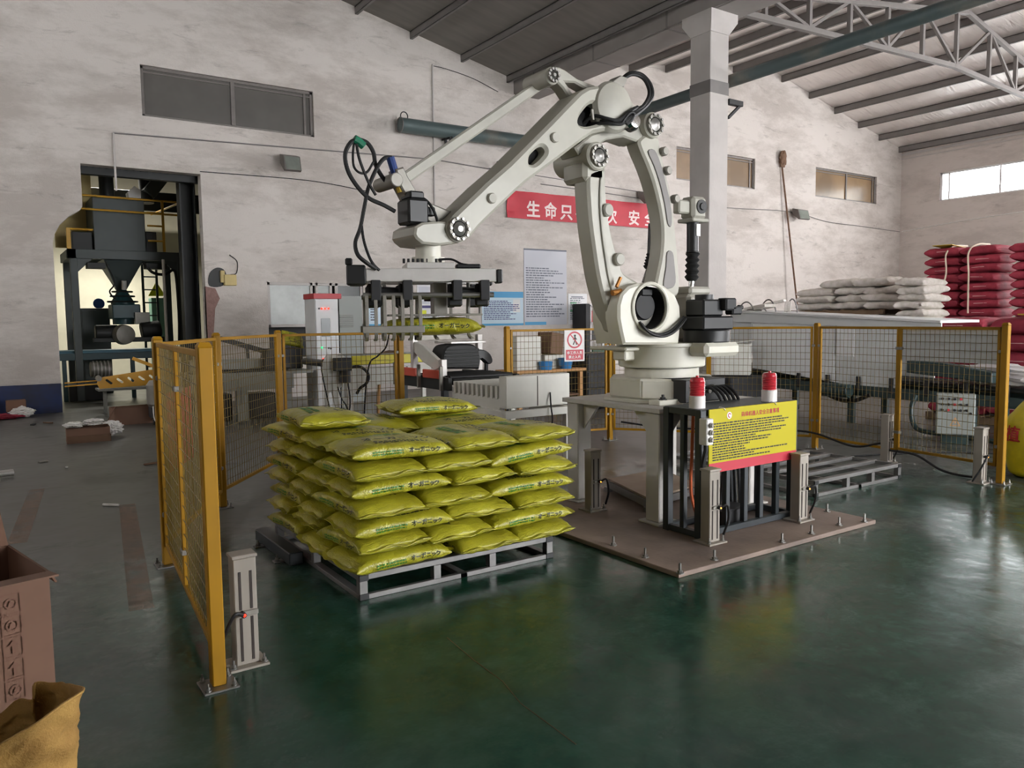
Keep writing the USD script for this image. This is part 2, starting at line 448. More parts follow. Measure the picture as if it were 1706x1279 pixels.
    '内': '7,66 42,67 43,83 54,82 54,67 88,67 88,-6 82,-10 62,-10 59,1 77,2 77,13 70,11 49,33 42,23 31,13 26,10 19,13 19,-8 18,-10 8,-10/53,46 76,23 77,23 77,55 54,55/19,22 29,27 36,36 40,45 41,55 19,55',
    '植': '0,17 13,51 13,53 2,54 2,64 14,65 16,83 26,83 27,65 33,65 35,73 54,73 55,83 57,84 67,82 66,73 91,71 91,62 64,62 63,59 86,57 86,4 94,2 94,-7 30,-7 29,3 38,4 37,33 31,26 26,28 26,-8 25,-10 16,-10 14,-8 14,19 7,10 4,11/49,4 73,4 74,7 50,7/49,18 73,17 74,20 50,21/49,32 73,31 74,34 50,34/49,45 73,44 74,47 50,48/27,53 37,36 38,58 51,58 52,61 37,62 36,55',
}



def glyph_flat(text, height, gap=1.06):
    """characters as flat triangles in the plane, reading along x from the origin; returns 2-D vertices and faces"""
    V, F, n, x = [], [], 0, 0.0
    s = height / 96.0
    for ch in text:
        if ch != ' ':
            for poly in GLYPHS[ch].split('|'):
                rings = [np.array([tuple(map(float, q.split(','))) for q in r.split(' ')]) for r in poly.split('/')]
                P = Polygon(rings[0], rings[1:]).buffer(0)
                for g in getattr(P, 'geoms', [P]):
                    if g.area < 2:
                        continue
                    tv, tf = trimesh.creation.triangulate_polygon(g, engine='earcut')
                    V.append(np.asarray(tv) * s + [x, 0.08 * height])
                    F.append(np.asarray(tf) + n)
                    n += len(tv)
        x += height * gap
    return np.vstack(V), np.vstack(F), x


def flat_on(v2, f, origin, ux, uy, lift=0.0015, thick=0.0):
    """flat print laid on a surface: v2 in the surface's own axes"""
    o, ux, uy = np.asarray(origin, float), np.asarray(ux, float), np.asarray(uy, float)
    n = np.cross(ux, uy)
    V = o + v2[:, :1] * ux + v2[:, 1:] * uy + lift * n
    a = V[f]
    bad = np.einsum('ij,j->i', np.cross(a[:, 1] - a[:, 0], a[:, 2] - a[:, 0]), n) < 0
    f = f.copy()
    f[bad] = f[bad][:, ::-1]
    return V, f


def dashes(w, rows, r, fill=(0.5, 1.0), h=0.5, word=(0.6, 2.2)):
    """lines of print too small to read: short strokes; returns 2-D quads. w: width, rows: list of y, line height from the first two"""
    V, F = [], []
    lh = abs(rows[1] - rows[0]) if len(rows) > 1 else 0.02
    for y in rows:
        x, end = 0.0, w * r.uniform(*fill)
        while x < end:
            l = lh * r.uniform(*word)
            k = len(V)
            V += [(x, y), (min(x + l, end), y), (min(x + l, end), y + lh * h), (x, y + lh * h)]
            F += [(k, k + 1, k + 2), (k, k + 2, k + 3)]
            x += l + lh * r.uniform(0.15, 0.4)
    return np.array(V), np.array(F)

# ------------------------------------------------------------------ materials of the setting
def wall_material(name, base, grime, dark):
    nodes = {
        'g': ('geometry', {}),
        'm1': ('mapping', dict(scale=(0.35, 0.35, 0.9))),
        'n1': ('noise_texture', dict(scale=1.3, detail=10.0, roughness=0.7, distortion=0.15)),
        'r1': ('rgb_ramp', dict(ramp=[(0.0, grime), (0.40, grime), (0.56, base), (1.0, base)])),
        'm2': ('mapping', dict(scale=(0.6, 0.6, 2.6))),
        'n2': ('noise_texture', dict(scale=1.6, detail=11.0, roughness=0.72, distortion=0.5)),
        'r2': ('rgb_ramp', dict(ramp=[(0.0, dark), (0.30, dark), (0.43, (1, 1, 1)), (1.0, (1, 1, 1))])),
        'x': ('mix_color', dict(blend_type='multiply', fac=0.42)),
        'n3': ('noise_texture', dict(scale=9.0, detail=8.0, roughness=0.7)),
        'b': ('bump', dict(strength=0.35, distance=0.03)),
        'p': ('principled_bsdf', dict(roughness=0.85, specular_ior_level=0.25)),
    }
    links = [('g.position', 'm1.vector'), ('m1.vector', 'n1.vector'), ('n1.fac', 'r1.fac'), ('g.position', 'm2.vector'), ('m2.vector', 'n2.vector'), ('n2.fac', 'r2.fac'),
             ('r1.color', 'x.a'), ('r2.color', 'x.b'), ('x.result', 'p.base_color'), ('g.position', 'n3.vector'), ('n3.fac', 'b.height'), ('b.normal', 'p.normal')]
    MATS[name] = usdkit.material(stage, '/World/Looks/' + name, nodes, links, surface='p.BSDF')


wall_material('plaster', S(206, 199, 193), S(182, 174, 167), S(112, 106, 100))
wall_material('plaster_right', S(205, 195, 188), S(188, 178, 171), S(170, 160, 154))
pm('column_paint', S(196, 190, 186), 0.75, var=0.12, scale=1.6, bump=0.15, bscale=12)
pm('blue_dado', S(34, 50, 96), 0.6, col2=S(40, 44, 66), scale=2.5)
pm('bay_wall', S(214, 208, 190), 0.8, var=0.15, scale=1.2)
pm('bay_roof', S(52, 52, 50), 0.8, var=0.3, scale=1.5)
pm('alu_frame', S(120, 114, 110), 0.5, 0.4, var=0.15, scale=4)
pm('gate_leaf', S(110, 120, 125), 0.6, 0.2)
pm('steel_grey', S(128, 124, 122), 0.55, 0.15, var=0.12, scale=3)
pm('steel_truss', S(124, 119, 116), 0.6, 0.1, var=0.12, scale=3)
pm('gutter_paint', S(150, 144, 140), 0.7, var=0.12, scale=2)
pm('duct_teal', S(86, 100, 100), 0.45, 0.2, col2=S(120, 118, 110), scale=1.2, edge=(0.3, 0.5))
pm('frosted_grey', S(96, 92, 88), 0.35, var=0.18, scale=1.4, spec=0.4)
pm('frosted_tan', S(176, 150, 118), 0.35, col2=S(132, 112, 92), scale=0.9, spec=0.4)
pm('dark_plate', S(40, 40, 42), 0.6, var=0.2)

MATS['pane'] = usdkit.material(stage, '/World/Looks/pane', {'t': ('transparent_bsdf', dict(color=(0.92, 0.95, 0.95))), 'g': ('glossy_bsdf', dict(roughness=0.05, color=(1, 1, 1))), 'f': ('fresnel', dict(IOR=1.45)), 'x': ('mix_closure', {})},
                               [('f.fac', 'x.fac'), ('t.BSDF', 'x.closure1'), ('g.BSDF', 'x.closure2')], surface='x.closure')
# tan obscured glass: lets some of the daylight behind it through
MATS['pane_tan'] = usdkit.material(stage, '/World/Looks/pane_tan', {
    'ge': ('geometry', {}), 'n': ('noise_texture', dict(scale=0.8, detail=4.0)), 'r': ('rgb_ramp', dict(ramp=[(0.0, S(140, 112, 88)), (0.4, S(140, 112, 88)), (0.62, S(208, 182, 146)), (1.0, S(208, 182, 146))])),
    't': ('translucent_bsdf', {}), 'd': ('diffuse_bsdf', dict(color=S(130, 112, 90))), 'x': ('mix_closure', dict(fac=0.82)), 'g': ('glossy_bsdf', dict(roughness=0.2, color=(0.9, 0.9, 0.9))), 'y': ('mix_closure', dict(fac=0.06))},
    [('ge.position', 'n.vector'), ('n.fac', 'r.fac'), ('r.color', 't.color'), ('t.BSDF', 'x.closure1'), ('d.BSDF', 'x.closure2'), ('x.closure', 'y.closure1'), ('g.BSDF', 'y.closure2')], surface='y.closure')

# floor: green epoxy, worn and dusty to grey-brown towards the back and the left, scuffed
FL = {
    'g': ('geometry', {}), 'sp': ('separate_xyz', {}),
    'n1': ('noise_texture', dict(scale=0.42, detail=9.0, roughness=0.66, distortion=0.15)),
    'n2': ('noise_texture', dict(scale=1.9, detail=10.0, roughness=0.74, distortion=0.2)),
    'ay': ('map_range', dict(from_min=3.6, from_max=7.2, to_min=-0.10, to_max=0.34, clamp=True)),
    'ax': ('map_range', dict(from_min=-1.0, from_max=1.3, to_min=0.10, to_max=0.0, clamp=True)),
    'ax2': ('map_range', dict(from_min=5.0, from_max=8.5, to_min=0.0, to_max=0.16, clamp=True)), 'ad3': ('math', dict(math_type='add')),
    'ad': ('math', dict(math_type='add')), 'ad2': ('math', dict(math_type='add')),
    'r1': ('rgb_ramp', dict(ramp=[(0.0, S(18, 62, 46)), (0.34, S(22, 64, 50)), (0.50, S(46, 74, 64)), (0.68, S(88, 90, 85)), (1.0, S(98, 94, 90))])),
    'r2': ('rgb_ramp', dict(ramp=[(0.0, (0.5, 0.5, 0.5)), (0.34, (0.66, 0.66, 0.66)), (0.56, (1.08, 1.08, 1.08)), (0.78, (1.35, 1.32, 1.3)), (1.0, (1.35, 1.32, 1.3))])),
    'x': ('mix', dict(mix_type='multiply', fac=0.8)),
    'rr': ('map_range', dict(from_min=0.35, from_max=0.7, to_min=0.13, to_max=0.31, clamp=True)),
    'rd': ('map_range', dict(from_min=0.5, from_max=0.85, to_min=0.0, to_max=0.2, clamp=True)), 'ra': ('math', dict(math_type='add')),
    'n3': ('noise_texture', dict(scale=5.0, detail=2.5)), 'b': ('bump', dict(strength=0.13, distance=0.02)),
    'p': ('principled_bsdf', dict(specular_ior_level=0.42)),
}
MATS['floor'] = usdkit.material(stage, '/World/Looks/floor', FL, [
    ('g.position', 'n1.vector'), ('g.position', 'n2.vector'), ('g.position', 'sp.vector'), ('sp.y', 'ay.value'), ('sp.x', 'ax.value'), ('n1.fac', 'ad.value1'), ('ay.result', 'ad.value2'),
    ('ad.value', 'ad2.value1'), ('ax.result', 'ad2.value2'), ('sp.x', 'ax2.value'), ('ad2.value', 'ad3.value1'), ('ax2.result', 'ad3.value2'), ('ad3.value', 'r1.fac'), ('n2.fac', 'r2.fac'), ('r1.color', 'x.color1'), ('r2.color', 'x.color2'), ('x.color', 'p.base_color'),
    ('n2.fac', 'rr.value'), ('ad3.value', 'rd.value'), ('rr.result', 'ra.value1'), ('rd.result', 'ra.value2'), ('ra.value', 'p.roughness'), ('g.position', 'n3.vector'), ('n3.fac', 'b.height'), ('b.normal', 'p.normal')], surface='p.BSDF')

# faded orange line paint, worn through in patches
MATS['floor_line'] = usdkit.material(stage, '/World/Looks/floor_line', {
    'g': ('geometry', {}), 'n': ('noise_texture', dict(scale=5.0, detail=7.0, roughness=0.7)), 'r': ('rgb_ramp', dict(ramp=[(0.0, (0, 0, 0)), (0.34, (0, 0, 0)), (0.62, (0.36, 0.36, 0.36)), (1.0, (0.36, 0.36, 0.36))])),
    't': ('transparent_bsdf', {}), 'p': ('principled_bsdf', dict(base_color=S(196, 158, 134), roughness=0.6)), 'x': ('mix_closure', {})},
    [('g.position', 'n.vector'), ('n.fac', 'r.fac'), ('r.color', 'x.fac'), ('t.BSDF', 'x.closure1'), ('p.BSDF', 'x.closure2')], surface='x.closure')

# insulation foil under the roof sheets: silvery, creased across
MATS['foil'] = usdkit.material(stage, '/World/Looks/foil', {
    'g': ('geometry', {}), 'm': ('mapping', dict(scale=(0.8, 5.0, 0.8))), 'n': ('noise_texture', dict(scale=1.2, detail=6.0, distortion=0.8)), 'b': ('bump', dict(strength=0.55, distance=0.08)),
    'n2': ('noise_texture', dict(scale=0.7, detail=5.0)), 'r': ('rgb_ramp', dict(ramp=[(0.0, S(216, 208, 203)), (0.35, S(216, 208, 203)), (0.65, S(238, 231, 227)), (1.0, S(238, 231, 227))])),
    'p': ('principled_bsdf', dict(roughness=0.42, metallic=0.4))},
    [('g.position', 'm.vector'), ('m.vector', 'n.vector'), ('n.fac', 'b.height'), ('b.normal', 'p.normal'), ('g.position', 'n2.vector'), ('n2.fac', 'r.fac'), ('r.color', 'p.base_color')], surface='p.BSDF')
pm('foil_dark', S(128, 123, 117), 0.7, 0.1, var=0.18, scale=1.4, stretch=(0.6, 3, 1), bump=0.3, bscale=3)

# ------------------------------------------------------------------ the setting
YB, XR, XL, YF = 16.49, 29.15, -7.0, -7.0
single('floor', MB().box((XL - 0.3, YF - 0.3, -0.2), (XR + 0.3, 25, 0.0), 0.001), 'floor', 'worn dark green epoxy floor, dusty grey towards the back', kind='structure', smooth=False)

RIDGE_L, RIDGE_R, VAL0, VAL1 = (2.0, 9.55), (21.2, 9.52), (11.4, 7.58), (11.95, 8.05)
door_hole = [(1.2, -0.3), (1.2, 3.1), (1.24, 3.25), (1.33, 3.42), (1.48, 3.58), (1.66, 3.7), (1.71, 3.78), (1.71, 4.55), (3.81, 4.55), (3.81, -0.3)]
win = {1: (2.8, 6.18, 5.55, 6.5), 2: (17.14, 20.67, 5.65, 6.6), 3: (23.84, 27.52, 5.68, 6.66)}
booth = (5.05, 7.2, 0.85, 2.45)


def rect(x0, x1, z0, z1):
    return [(x0, z0), (x1, z0), (x1, z1), (x0, z1)]


outline = [(XL - 0.3, 0), (1.2, 0)] + door_hole[1:-1] + [(3.81, 0), (XR + 0.3, 0), (XR + 0.3, 7.75), RIDGE_R, VAL1, VAL0, RIDGE_L, (XL - 0.3, 7.6)]
wb = MB().prism(outline, YB, YB + 0.25, holes=[rect(*win[1]), rect(*win[2]), rect(*win[3]), rect(*booth)])
single('wall_back', wb, 'plaster', 'white plastered back gable wall, grimy and streaked', kind='structure', smooth=False)
wr = MB().prism([(YF, 0), (1.5, 0), (1.5, 4.8), (7.5, 4.8), (7.5, 0), (YB, 0), (YB, 7.78), (YF, 7.78)], XR, XR + 0.25, plane='yz', holes=[rect(-3.8, 10.2, 5.7, 6.7), rect(11.0, 15.05, 5.72, 6.73)])
single('wall_right', wr, 'plaster_right', 'plain beige white side wall with a bright high window', kind='structure', smooth=False)
single('wall_left', MB().prism([(YF, 0), (YB, 0), (YB, 7.7), (YF, 7.7)], XL - 0.25, XL, plane='yz', holes=[rect(8.0, 14.0, 5.4, 6.6)]), 'plaster', kind='structure', smooth=False)
wf = MB().prism([(XL, 0), (5.0, 0), (5.0, 5.0), (16.0, 5.0), (16.0, 0), (XR, 0), (XR, 7.75), RIDGE_R, VAL1, VAL0, RIDGE_L, (XL, 7.6)], YF - 0.25, YF)
single('wall_front', wf, 'plaster', kind='structure', smooth=False)
for x0, x1 in ((XL, 1.2),):
    single('baseboard_back', MB().box((x0, YB - 0.006, 0), (x1, YB, 0.535), 0.001), 'blue_dado', 'dark blue painted dado along the foot of the back wall', kind='structure', smooth=False)

# ceilings: roof sheets lined with foil, and the purlins under them
cl = Thing('ceiling', 'sloping dim grey roof lining over the left bay', kind='structure', loc=(2, 0, 7.5))
cr = Thing('ceiling', 'sloping silver foil roof lining over the right bay', kind='structure', loc=(21.2, 0, 7.5))


def slope(th, a, b, mat):
    (x0, z0), (x1, z1) = a, b
    th.part('roof_lining', MB().prism([(x0, z0), (x1, z1), (x1, z1 + 0.12), (x0, z0 + 0.12)], YF - 0.25, YB + 0.3), mat, smooth=False)


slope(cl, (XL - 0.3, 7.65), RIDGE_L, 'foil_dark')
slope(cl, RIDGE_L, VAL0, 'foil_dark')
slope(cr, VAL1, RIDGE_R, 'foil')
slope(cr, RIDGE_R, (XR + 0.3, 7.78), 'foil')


def zroof(x):
    for (x0, z0), (x1, z1) in (((XL - 0.3, 7.65), RIDGE_L), (RIDGE_L, VAL0), (VAL1, RIDGE_R), (RIDGE_R, (XR + 0.3, 7.78))):
        if x0 <= x <= x1:
            return z0 + (z1 - z0) * (x - x0) / (x1 - x0)


def purlin(th, x, mat, h=0.16, w=0.07):
    z = zroof(x)
    b = MB().box((x - w / 2, YF, z - h), (x - w / 2 + 0.012, YB, z + 0.005), 0.002).box((x - w / 2, YF, z - h), (x + w / 2, YB, z - h + 0.012), 0.002)
    b.box((x - w / 2, YF, z - 0.016), (x + w / 2, YB, z + 0.005), 0.002)
    th.part('purlin', b, mat, smooth=False)


for x in (4.55, 5.88, 7.22, 8.55, 9.89, 11.2):
    purlin(cl, x, 'steel_grey')
for x in (12.6, 13.9, 15.3, 16.7, 18.1, 19.6, 21.0, 21.95, 23.42, 24.85, 26.28, 27.6, 28.95):
    purlin(cr, x, 'steel_truss', 0.2, 0.09)

# the valley gutter between the two roofs
gt = Thing('valley_gutter', 'long grey box gutter running between the two roofs', 'gutter', loc=(11.4, YF, 7.2), kind='structure')
gt.part('fascia', MB().box((11.38, YF, 7.22), (11.42, YB, 7.6), 0.004), 'gutter_paint', smooth=False)
gt.part('gutter_bottom', MB().box((11.42, YF, 7.2), (12.15, YB, 7.24), 0.004), 'gutter_paint', smooth=False)
gt.part('gutter_side', MB().box((11.93, YF, 7.24), (11.97, YB, 8.1), 0.004), 'gutter_paint', smooth=False)
for y in (3.0, 6.0, 9.0, 11.2, 13.4, 15.6):
    gt.part('joint_strap', MB().box((11.372, y, 7.2), (11.38, y + 0.05, 7.6), 0.001).box((11.4, y, 7.192), (12.15, y + 0.05, 7.2), 0.001), 'steel_grey', smooth=False)

# column with its flared head
co = Thing('column', 'square pale grey concrete column standing behind the robot arm', 'column', loc=(11.65, 10.38, 0))
co.part('shaft', MB().box((11.4, 10.13, 0), (11.9, 10.63, 6.85), 0.012), 'column_paint')
hd = MB()
a, b = 0.25, 0.36
V = [(sx * q + 11.65, sy * q + 10.38, z) for q, z in ((a, 6.85), (b, 7.05), (b, 7.2)) for sx, sy in ((-1, -1), (1, -1), (1, 1), (-1, 1))]
F = [(i * 4 + j, i * 4 + (j + 1) % 4, i * 4 + 4 + (j + 1) % 4, i * 4 + 4 + j) for i in range(2) for j in range(4)] + [(3, 2, 1, 0), (8, 9, 10, 11)]
co.part('column_head', hd.add(V, F), 'column_paint')
co.part('painted_band', MB().box((11.394, 10.124, 5.75), (11.906, 10.636, 5.98), 0.003), 'steel_grey', smooth=False)
co.part('cable_clamp', MB().box((11.9, 10.1, 5.6), (12.3, 10.2, 5.7), 0.01).bar((11.92, 10.15, 5.35), (12.25, 10.15, 5.62), 0.05, 0.05), 'dark_plate')

# roof truss over the right bay, on the column
tr = Thing('roof_truss', 'light grey steel lattice truss spanning the right bay', 'truss', loc=(12, 10.38, 7.4), kind='structure')
ZL = 7.52


def zlow(x):
    return 7.45 + 0.37 * (1 - abs(x - 20.6) / 8.6)


xs = [11.9, 13.24, 14.68, 16.12, 17.6, 19.1, 20.7, 22.4, 23.9, 25.4, 26.9, 28.4, 29.1]
for i in range(len(xs) - 1):
    x0, x1 = xs[i], xs[i + 1]
for x0, x1 in ((11.9, 20.6), (20.6, 29.1)):
    tr.part('bottom_chord', MB().bar((x0, 10.38, zlow(x0)), (x1, 10.38, zlow(x1)), 0.11, 0.11), 'steel_truss', smooth=False)
for x0, x1 in ((11.95, 21.2), (21.2, 29.1)):
    tr.part('top_chord', MB().bar((x0, 10.38, zroof(x0) - 0.28), (x1, 10.38, zroof(x1 - 0.01) - 0.28), 0.11, 0.11), 'steel_truss', smooth=False)
for i, x in enumerate(xs[1:-1]):
    tr.part('web_post', MB().bar((x, 10.38, zlow(x)), (x, 10.38, zroof(x) - 0.28), 0.09, 0.09), 'steel_truss', smooth=False)
for k in range(2, len(xs) - 1, 2):
    for j in (k - 1, k + 1):
        x0, x1 = xs[k], xs[j]
        tr.part('web_diagonal', MB().bar((x0, 10.38, zlow(x0) + 0.03), (x1 + (0.06 if j < k else -0.06), 10.38, zroof(min(x1, 29.0)) - 0.3), 0.07, 0.07), 'steel_truss', smooth=False)
tr2 = Thing('roof_truss', 'second grey truss nearer the entrance over the right bay', 'truss', loc=(12, 3, 7.4), kind='structure')
for x0, x1 in ((11.95, 21.2), (21.2, 29.1)):
    tr2.part('top_chord', MB().bar((x0, 3.0, zroof(x0) - 0.28), (x1, 3.0, zroof(x1 - 0.01) - 0.28), 0.11, 0.11), 'steel_truss', smooth=False)

# round duct: along the back wall, then out along the valley
du = Thing('duct', 'greenish grey round steel duct hung along the valley over the robot', 'duct', loc=(12.1, 10, 6.05))
du.part('straight_run', MB().tube([(12.12, YB - 0.48, 6.03), (12.12, 4.2, 6.15)], 0.118, 20), 'duct_teal')
du2 = Thing('duct', 'greenish grey duct on brackets along the back wall behind the robot arm', 'duct', loc=(10, YB - 0.25, 6.0))
du2.part('straight_run', MB().tube([(8.1, YB - 0.25, 6.0), (12.28, YB - 0.25, 6.03)], 0.165, 20), 'duct_teal')
du2.part('end_ring', MB().tube(np.column_stack([np.full(25, 8.09), YB - 0.25 + 0.165 * np.cos(np.linspace(0, 2 * np.pi, 25)), 6 + 0.165 * np.sin(np.linspace(0, 2 * np.pi, 25))]), 0.014, 6), 'steel_grey')
du2.part('lifting_eye', MB().tube([(8.2 + 0.09 * math.cos(t), YB - 0.25, 6.2 + 0.1 * math.sin(t)) for t in np.linspace(-0.5, 3.6, 12)], 0.012, 6), 'dark_plate')
du2.part('wall_bracket', MB().bar((9.35, YB - 0.03, 5.6), (9.35, YB - 0.4, 5.85), 0.04, 0.04).bar((9.3, YB - 0.03, 5.85), (9.3, YB - 0.42, 5.83), 0.04, 0.04).bar((9.38, YB - 0.05, 5.5), (9.38, YB - 0.05, 5.9), 0.05, 0.05), 'dark_plate')


# windows of the back wall
def window(n, x0, x1, z0, z1, pane_mat, fm, lab, deep=0.06):
    w = Thing(f'window_{n}', lab, kind='structure', loc=((x0 + x1) / 2, YB, z0))
    y = YB + deep
    f = MB().box((x0, y, z0), (x1, y + 0.06, z0 + 0.05)).box((x0, y, z1 - 0.06), (x1, y + 0.06, z1)).box((x0, y, z0), (x0 + 0.06, y + 0.06, z1)).box((x1 - 0.06, y, z0), (x1, y + 0.06, z1))
    w.part('window_frame', f, fm, smooth=False)
    xm = (x0 + x1) / 2 + 0.03
    s = MB().box((xm - 0.05, y - 0.012, z0 + 0.04), (xm + 0.03, y + 0.03, z1 - 0.05)).box((x0 + 0.05, y + 0.005, z1 - 0.13), (x1 - 0.05, y + 0.045, z1 - 0.1)).box((x1 - 0.2, y + 0.002, z0 + 0.04), (x1 - 0.15, y + 0.045, z1 - 0.05))
    w.part('sash', s, fm, smooth=False)
    w.part('pane', MB().box((x0 + 0.05, y + 0.02, z0 + 0.04), (xm - 0.01, y + 0.028, z1 - 0.05), 0), pane_mat, smooth=False)
    w.part('pane', MB().box((xm - 0.01, y + 0.032, z0 + 0.04), (x1 - 0.05, y + 0.04, z1 - 0.05), 0), pane_mat, smooth=False)
    return w


window(1, *win[1], 'frosted_grey', 'alu_frame', 'wide dark two-pane window high above the machine doorway')
window(2, *win[2], 'pane_tan', 'alu_frame', 'tan two-pane window half hidden by the column')
window(3, *win[3], 'pane_tan', 'alu_frame', 'tan two-pane window near the far right corner')
w4 = Thing('window_4', 'long bright window high in the right wall', kind='structure', loc=(XR, 13, 5.72))
pm('white_frame', S(225, 222, 222), 0.5)
w4.part('window_frame', MB().box((XR + 0.05, 11.0, 5.72), (XR + 0.11, 15.05, 5.77)).box((XR + 0.05, 11.0, 6.67), (XR + 0.11, 15.05, 6.73)).box((XR + 0.05, 14.98, 5.72), (XR + 0.11, 15.05, 6.73)).box((XR + 0.05, 11.0, 5.72), (XR + 0.11, 11.07, 6.73)).box((XR + 0.06, 13.0, 5.72), (XR + 0.1, 13.05, 6.73)).box((XR + 0.06, 14.72, 5.72), (XR + 0.1, 14.76, 6.73)), 'white_frame', smooth=False)
w4.part('pane', MB().box((XR + 0.07, 11.05, 5.75), (XR + 0.078, 15.0, 6.7), 0), 'pane', smooth=False)
single('trim_1', MB().box((XR - 0.03, YF, 7.58), (XR, YB, 7.66), 0.004).box((XR - 0.02, YF, 7.44), (XR, YB, 7.47), 0.004), 'column_paint', 'plaster moulding under the eaves of the right wall', kind='structure', smooth=False)

# the packing bay behind the doorway
for nm, lo, hi in (('wall_bay_left', (-2.2, YB + 0.25, 0), (-2.0, 24.7, 6.6)), ('wall_bay_right', (9.0, YB + 0.25, 0), (9.2, 24.7, 6.6)), ('wall_bay_back', (-2.2, 24.5, 0), (9.2, 24.7, 6.6))):
    single(nm, MB().box(lo, hi, 0), 'bay_wall', kind='structure', smooth=False)
single('ceiling_bay', MB().box((-2.2, YB + 0.25, 6.6), (9.2, 24.7, 6.75), 0), 'bay_roof', kind='structure', smooth=False)

# ------------------------------------------------------------------ robot cell
pm('robot_white', S(212, 209, 195), 0.45, var=0.1, scale=3.0, coat=0.15)
pm('robot_arm', S(180, 177, 165), 0.45, var=0.1, scale=3.0, coat=0.1)
pm('robot_cast', S(174, 171, 160), 0.5, var=0.12, scale=4.0)
pm('black_paint', S(26, 27, 28), 0.45, var=0.2, scale=8)
pm('rubber', S(20, 20, 21), 0.6)
pm('cavity', S(14, 14, 15), 0.8)
pm('chrome', S(205, 205, 205), 0.12, 1.0)
pm('bare_steel', S(150, 148, 144), 0.38, 0.8, var=0.2, scale=6)
pm('alu', S(208, 204, 200), 0.42, 0.3, var=0.1, scale=6)
pm('alu_dull', S(150, 146, 138), 0.5, 0.35, var=0.2, scale=5)
pm('hose_blue', S(34, 60, 120), 0.45)
pm('hose_yellow', S(190, 160, 60), 0.45)
pm('hose_green', S(20, 110, 80), 0.45)
pm('brass', S(176, 120, 60), 0.4, 0.6)
pm('label_white', S(225, 222, 218), 0.5)
pm('base_sheet', S(150, 130, 118), 0.6, col2=S(112, 98, 90), scale=1.6, bump=0.1)
pm('base_edge', S(96, 84, 76), 0.7, var=0.2)
pm('stand_paint', S(196, 192, 186), 0.55, var=0.16, scale=2.5)
pm('cage_paint', S(48, 54, 58), 0.45, var=0.2, scale=5)
pm('post_paint', S(162, 154, 143), 0.6, var=0.2, scale=4, stretch=(1, 1, 0.3))
pm('slot_dark', S(52, 44, 40), 0.7)
pm('plywood', S(168, 148, 128), 0.7, col2=S(146, 124, 106), scale=3)
pm('cable_orange', S(196, 92, 48), 0.5)
pm('sign_yellow', S(188, 176, 38), 0.65, spec=0.25)
pm('sign_red', S(190, 44, 62), 0.45)
pm('ink', S(40, 38, 34), 0.6)
pm('ink_red', S(170, 52, 40), 0.6)
pm('sign_white', S(226, 222, 220), 0.5)
MATS['beacon_red'] = usdkit.material(stage, '/World/Looks/beacon_red', {'p': ('principled_bsdf', dict(base_color=S(214, 52, 66), roughness=0.15, transmission_weight=0.25, coat_weight=0.6))}, [], surface='p.BSDF')
pm('beacon_white', S(226, 220, 216), 0.4)
emit('led_red', S(255, 40, 20), 6.0)
emit('led_orange', S(255, 150, 60), 6.0)
emit('led_green', S(40, 240, 130), 5.0)


def bolt(b, x, y, z, r=0.016, h=0.035):
    b.cyl((x, y, z), (x, y, z + 0.006), r * 1.5, n=10)
    b.cyl((x, y, z + 0.006), (x, y, z + 0.02), r, n=6)
    b.cyl((x, y, z + 0.02), (x, y, z + h + 0.02), r * 0.5, n=8)
    return b


# steel base sheet under the robot
bs = Thing('base_plate', 'large rusty pink steel base plate bolted to the floor under the robot', 'base plate', loc=(4.6, 4.5, 0))
bs.part('sheet', MB().prism([(3.48, 3.31), (5.63, 3.31), (5.63, 5.45), (3.48, 5.45)], 0.0, 0.032, plane='xy', bev=0.004), 'base_sheet', smooth=False)
for x, y in ((3.544, 3.67, 0.032)[:2], (3.56, 4, 0.032)[:2], (3.485, 3.304, 0.032)[:2], (3.867, 3.367, 0.032)[:2], (4.549, 3.356, 0.032)[:2], (4.897, 3.364, 0.032)[:2], (5.261, 3.381, 0.032)[:2], (5.506, 3.328, 0.032)[:2], (5.563, 3.683, 0.032)[:2], (3.6, 5.3), (4.5, 5.38), (5.5, 5.35)):
    bs.part('anchor_bolt', bolt(MB(), x, y, 0.032, 0.017, 0.045), 'bare_steel')

# robot stand: a welded table on four legs
st = Thing('robot_stand', 'grey welded steel table carrying the palletizing robot', 'stand', loc=(4.8, 4.73, 0.032))
st.part('table_top', MB().box((4.16, 4.16, 0.885), (5.42, 5.34, 0.922), 0.004), 'stand_paint', smooth=False)
for sx, x in ((1, 4.19), (-1, 5.24)):
    for sy, y in ((1, 4.19), (-1, 5.16)):
        st.part('leg', MB().box((x, y, 0.045), (x + 0.15, y + 0.15, 0.885), 0.008), 'stand_paint')
        st.part('foot_plate', MB().box((x - 0.04, y - 0.04, 0.032), (x + 0.19, y + 0.19, 0.046), 0.003), 'stand_paint', smooth=False)
for y in (4.26, 5.23):
    for x, s in ((4.34, 1), (5.24, -1)):
        st.part('gusset', MB().prism([(x, 0.885), (x + s * 0.2, 0.885), (x, 0.66)], y - 0.008, y + 0.008), 'stand_paint', smooth=False)
for x in (4.26, 5.32):
    for y, s in ((4.34, 1), (5.16, -1)):
        st.part('gusset', MB().prism([(y, 0.885), (y + s * 0.2, 0.885), (y, 0.66)], x - 0.008, x + 0.008, plane='yz'), 'stand_paint', smooth=False)

AX, AY = 4.76, 4.74
rb = Thing('palletizing_robot', 'large cream white four-axis palletizing robot arm with a bag gripper', 'robot', loc=(AX, AY, 0.922))
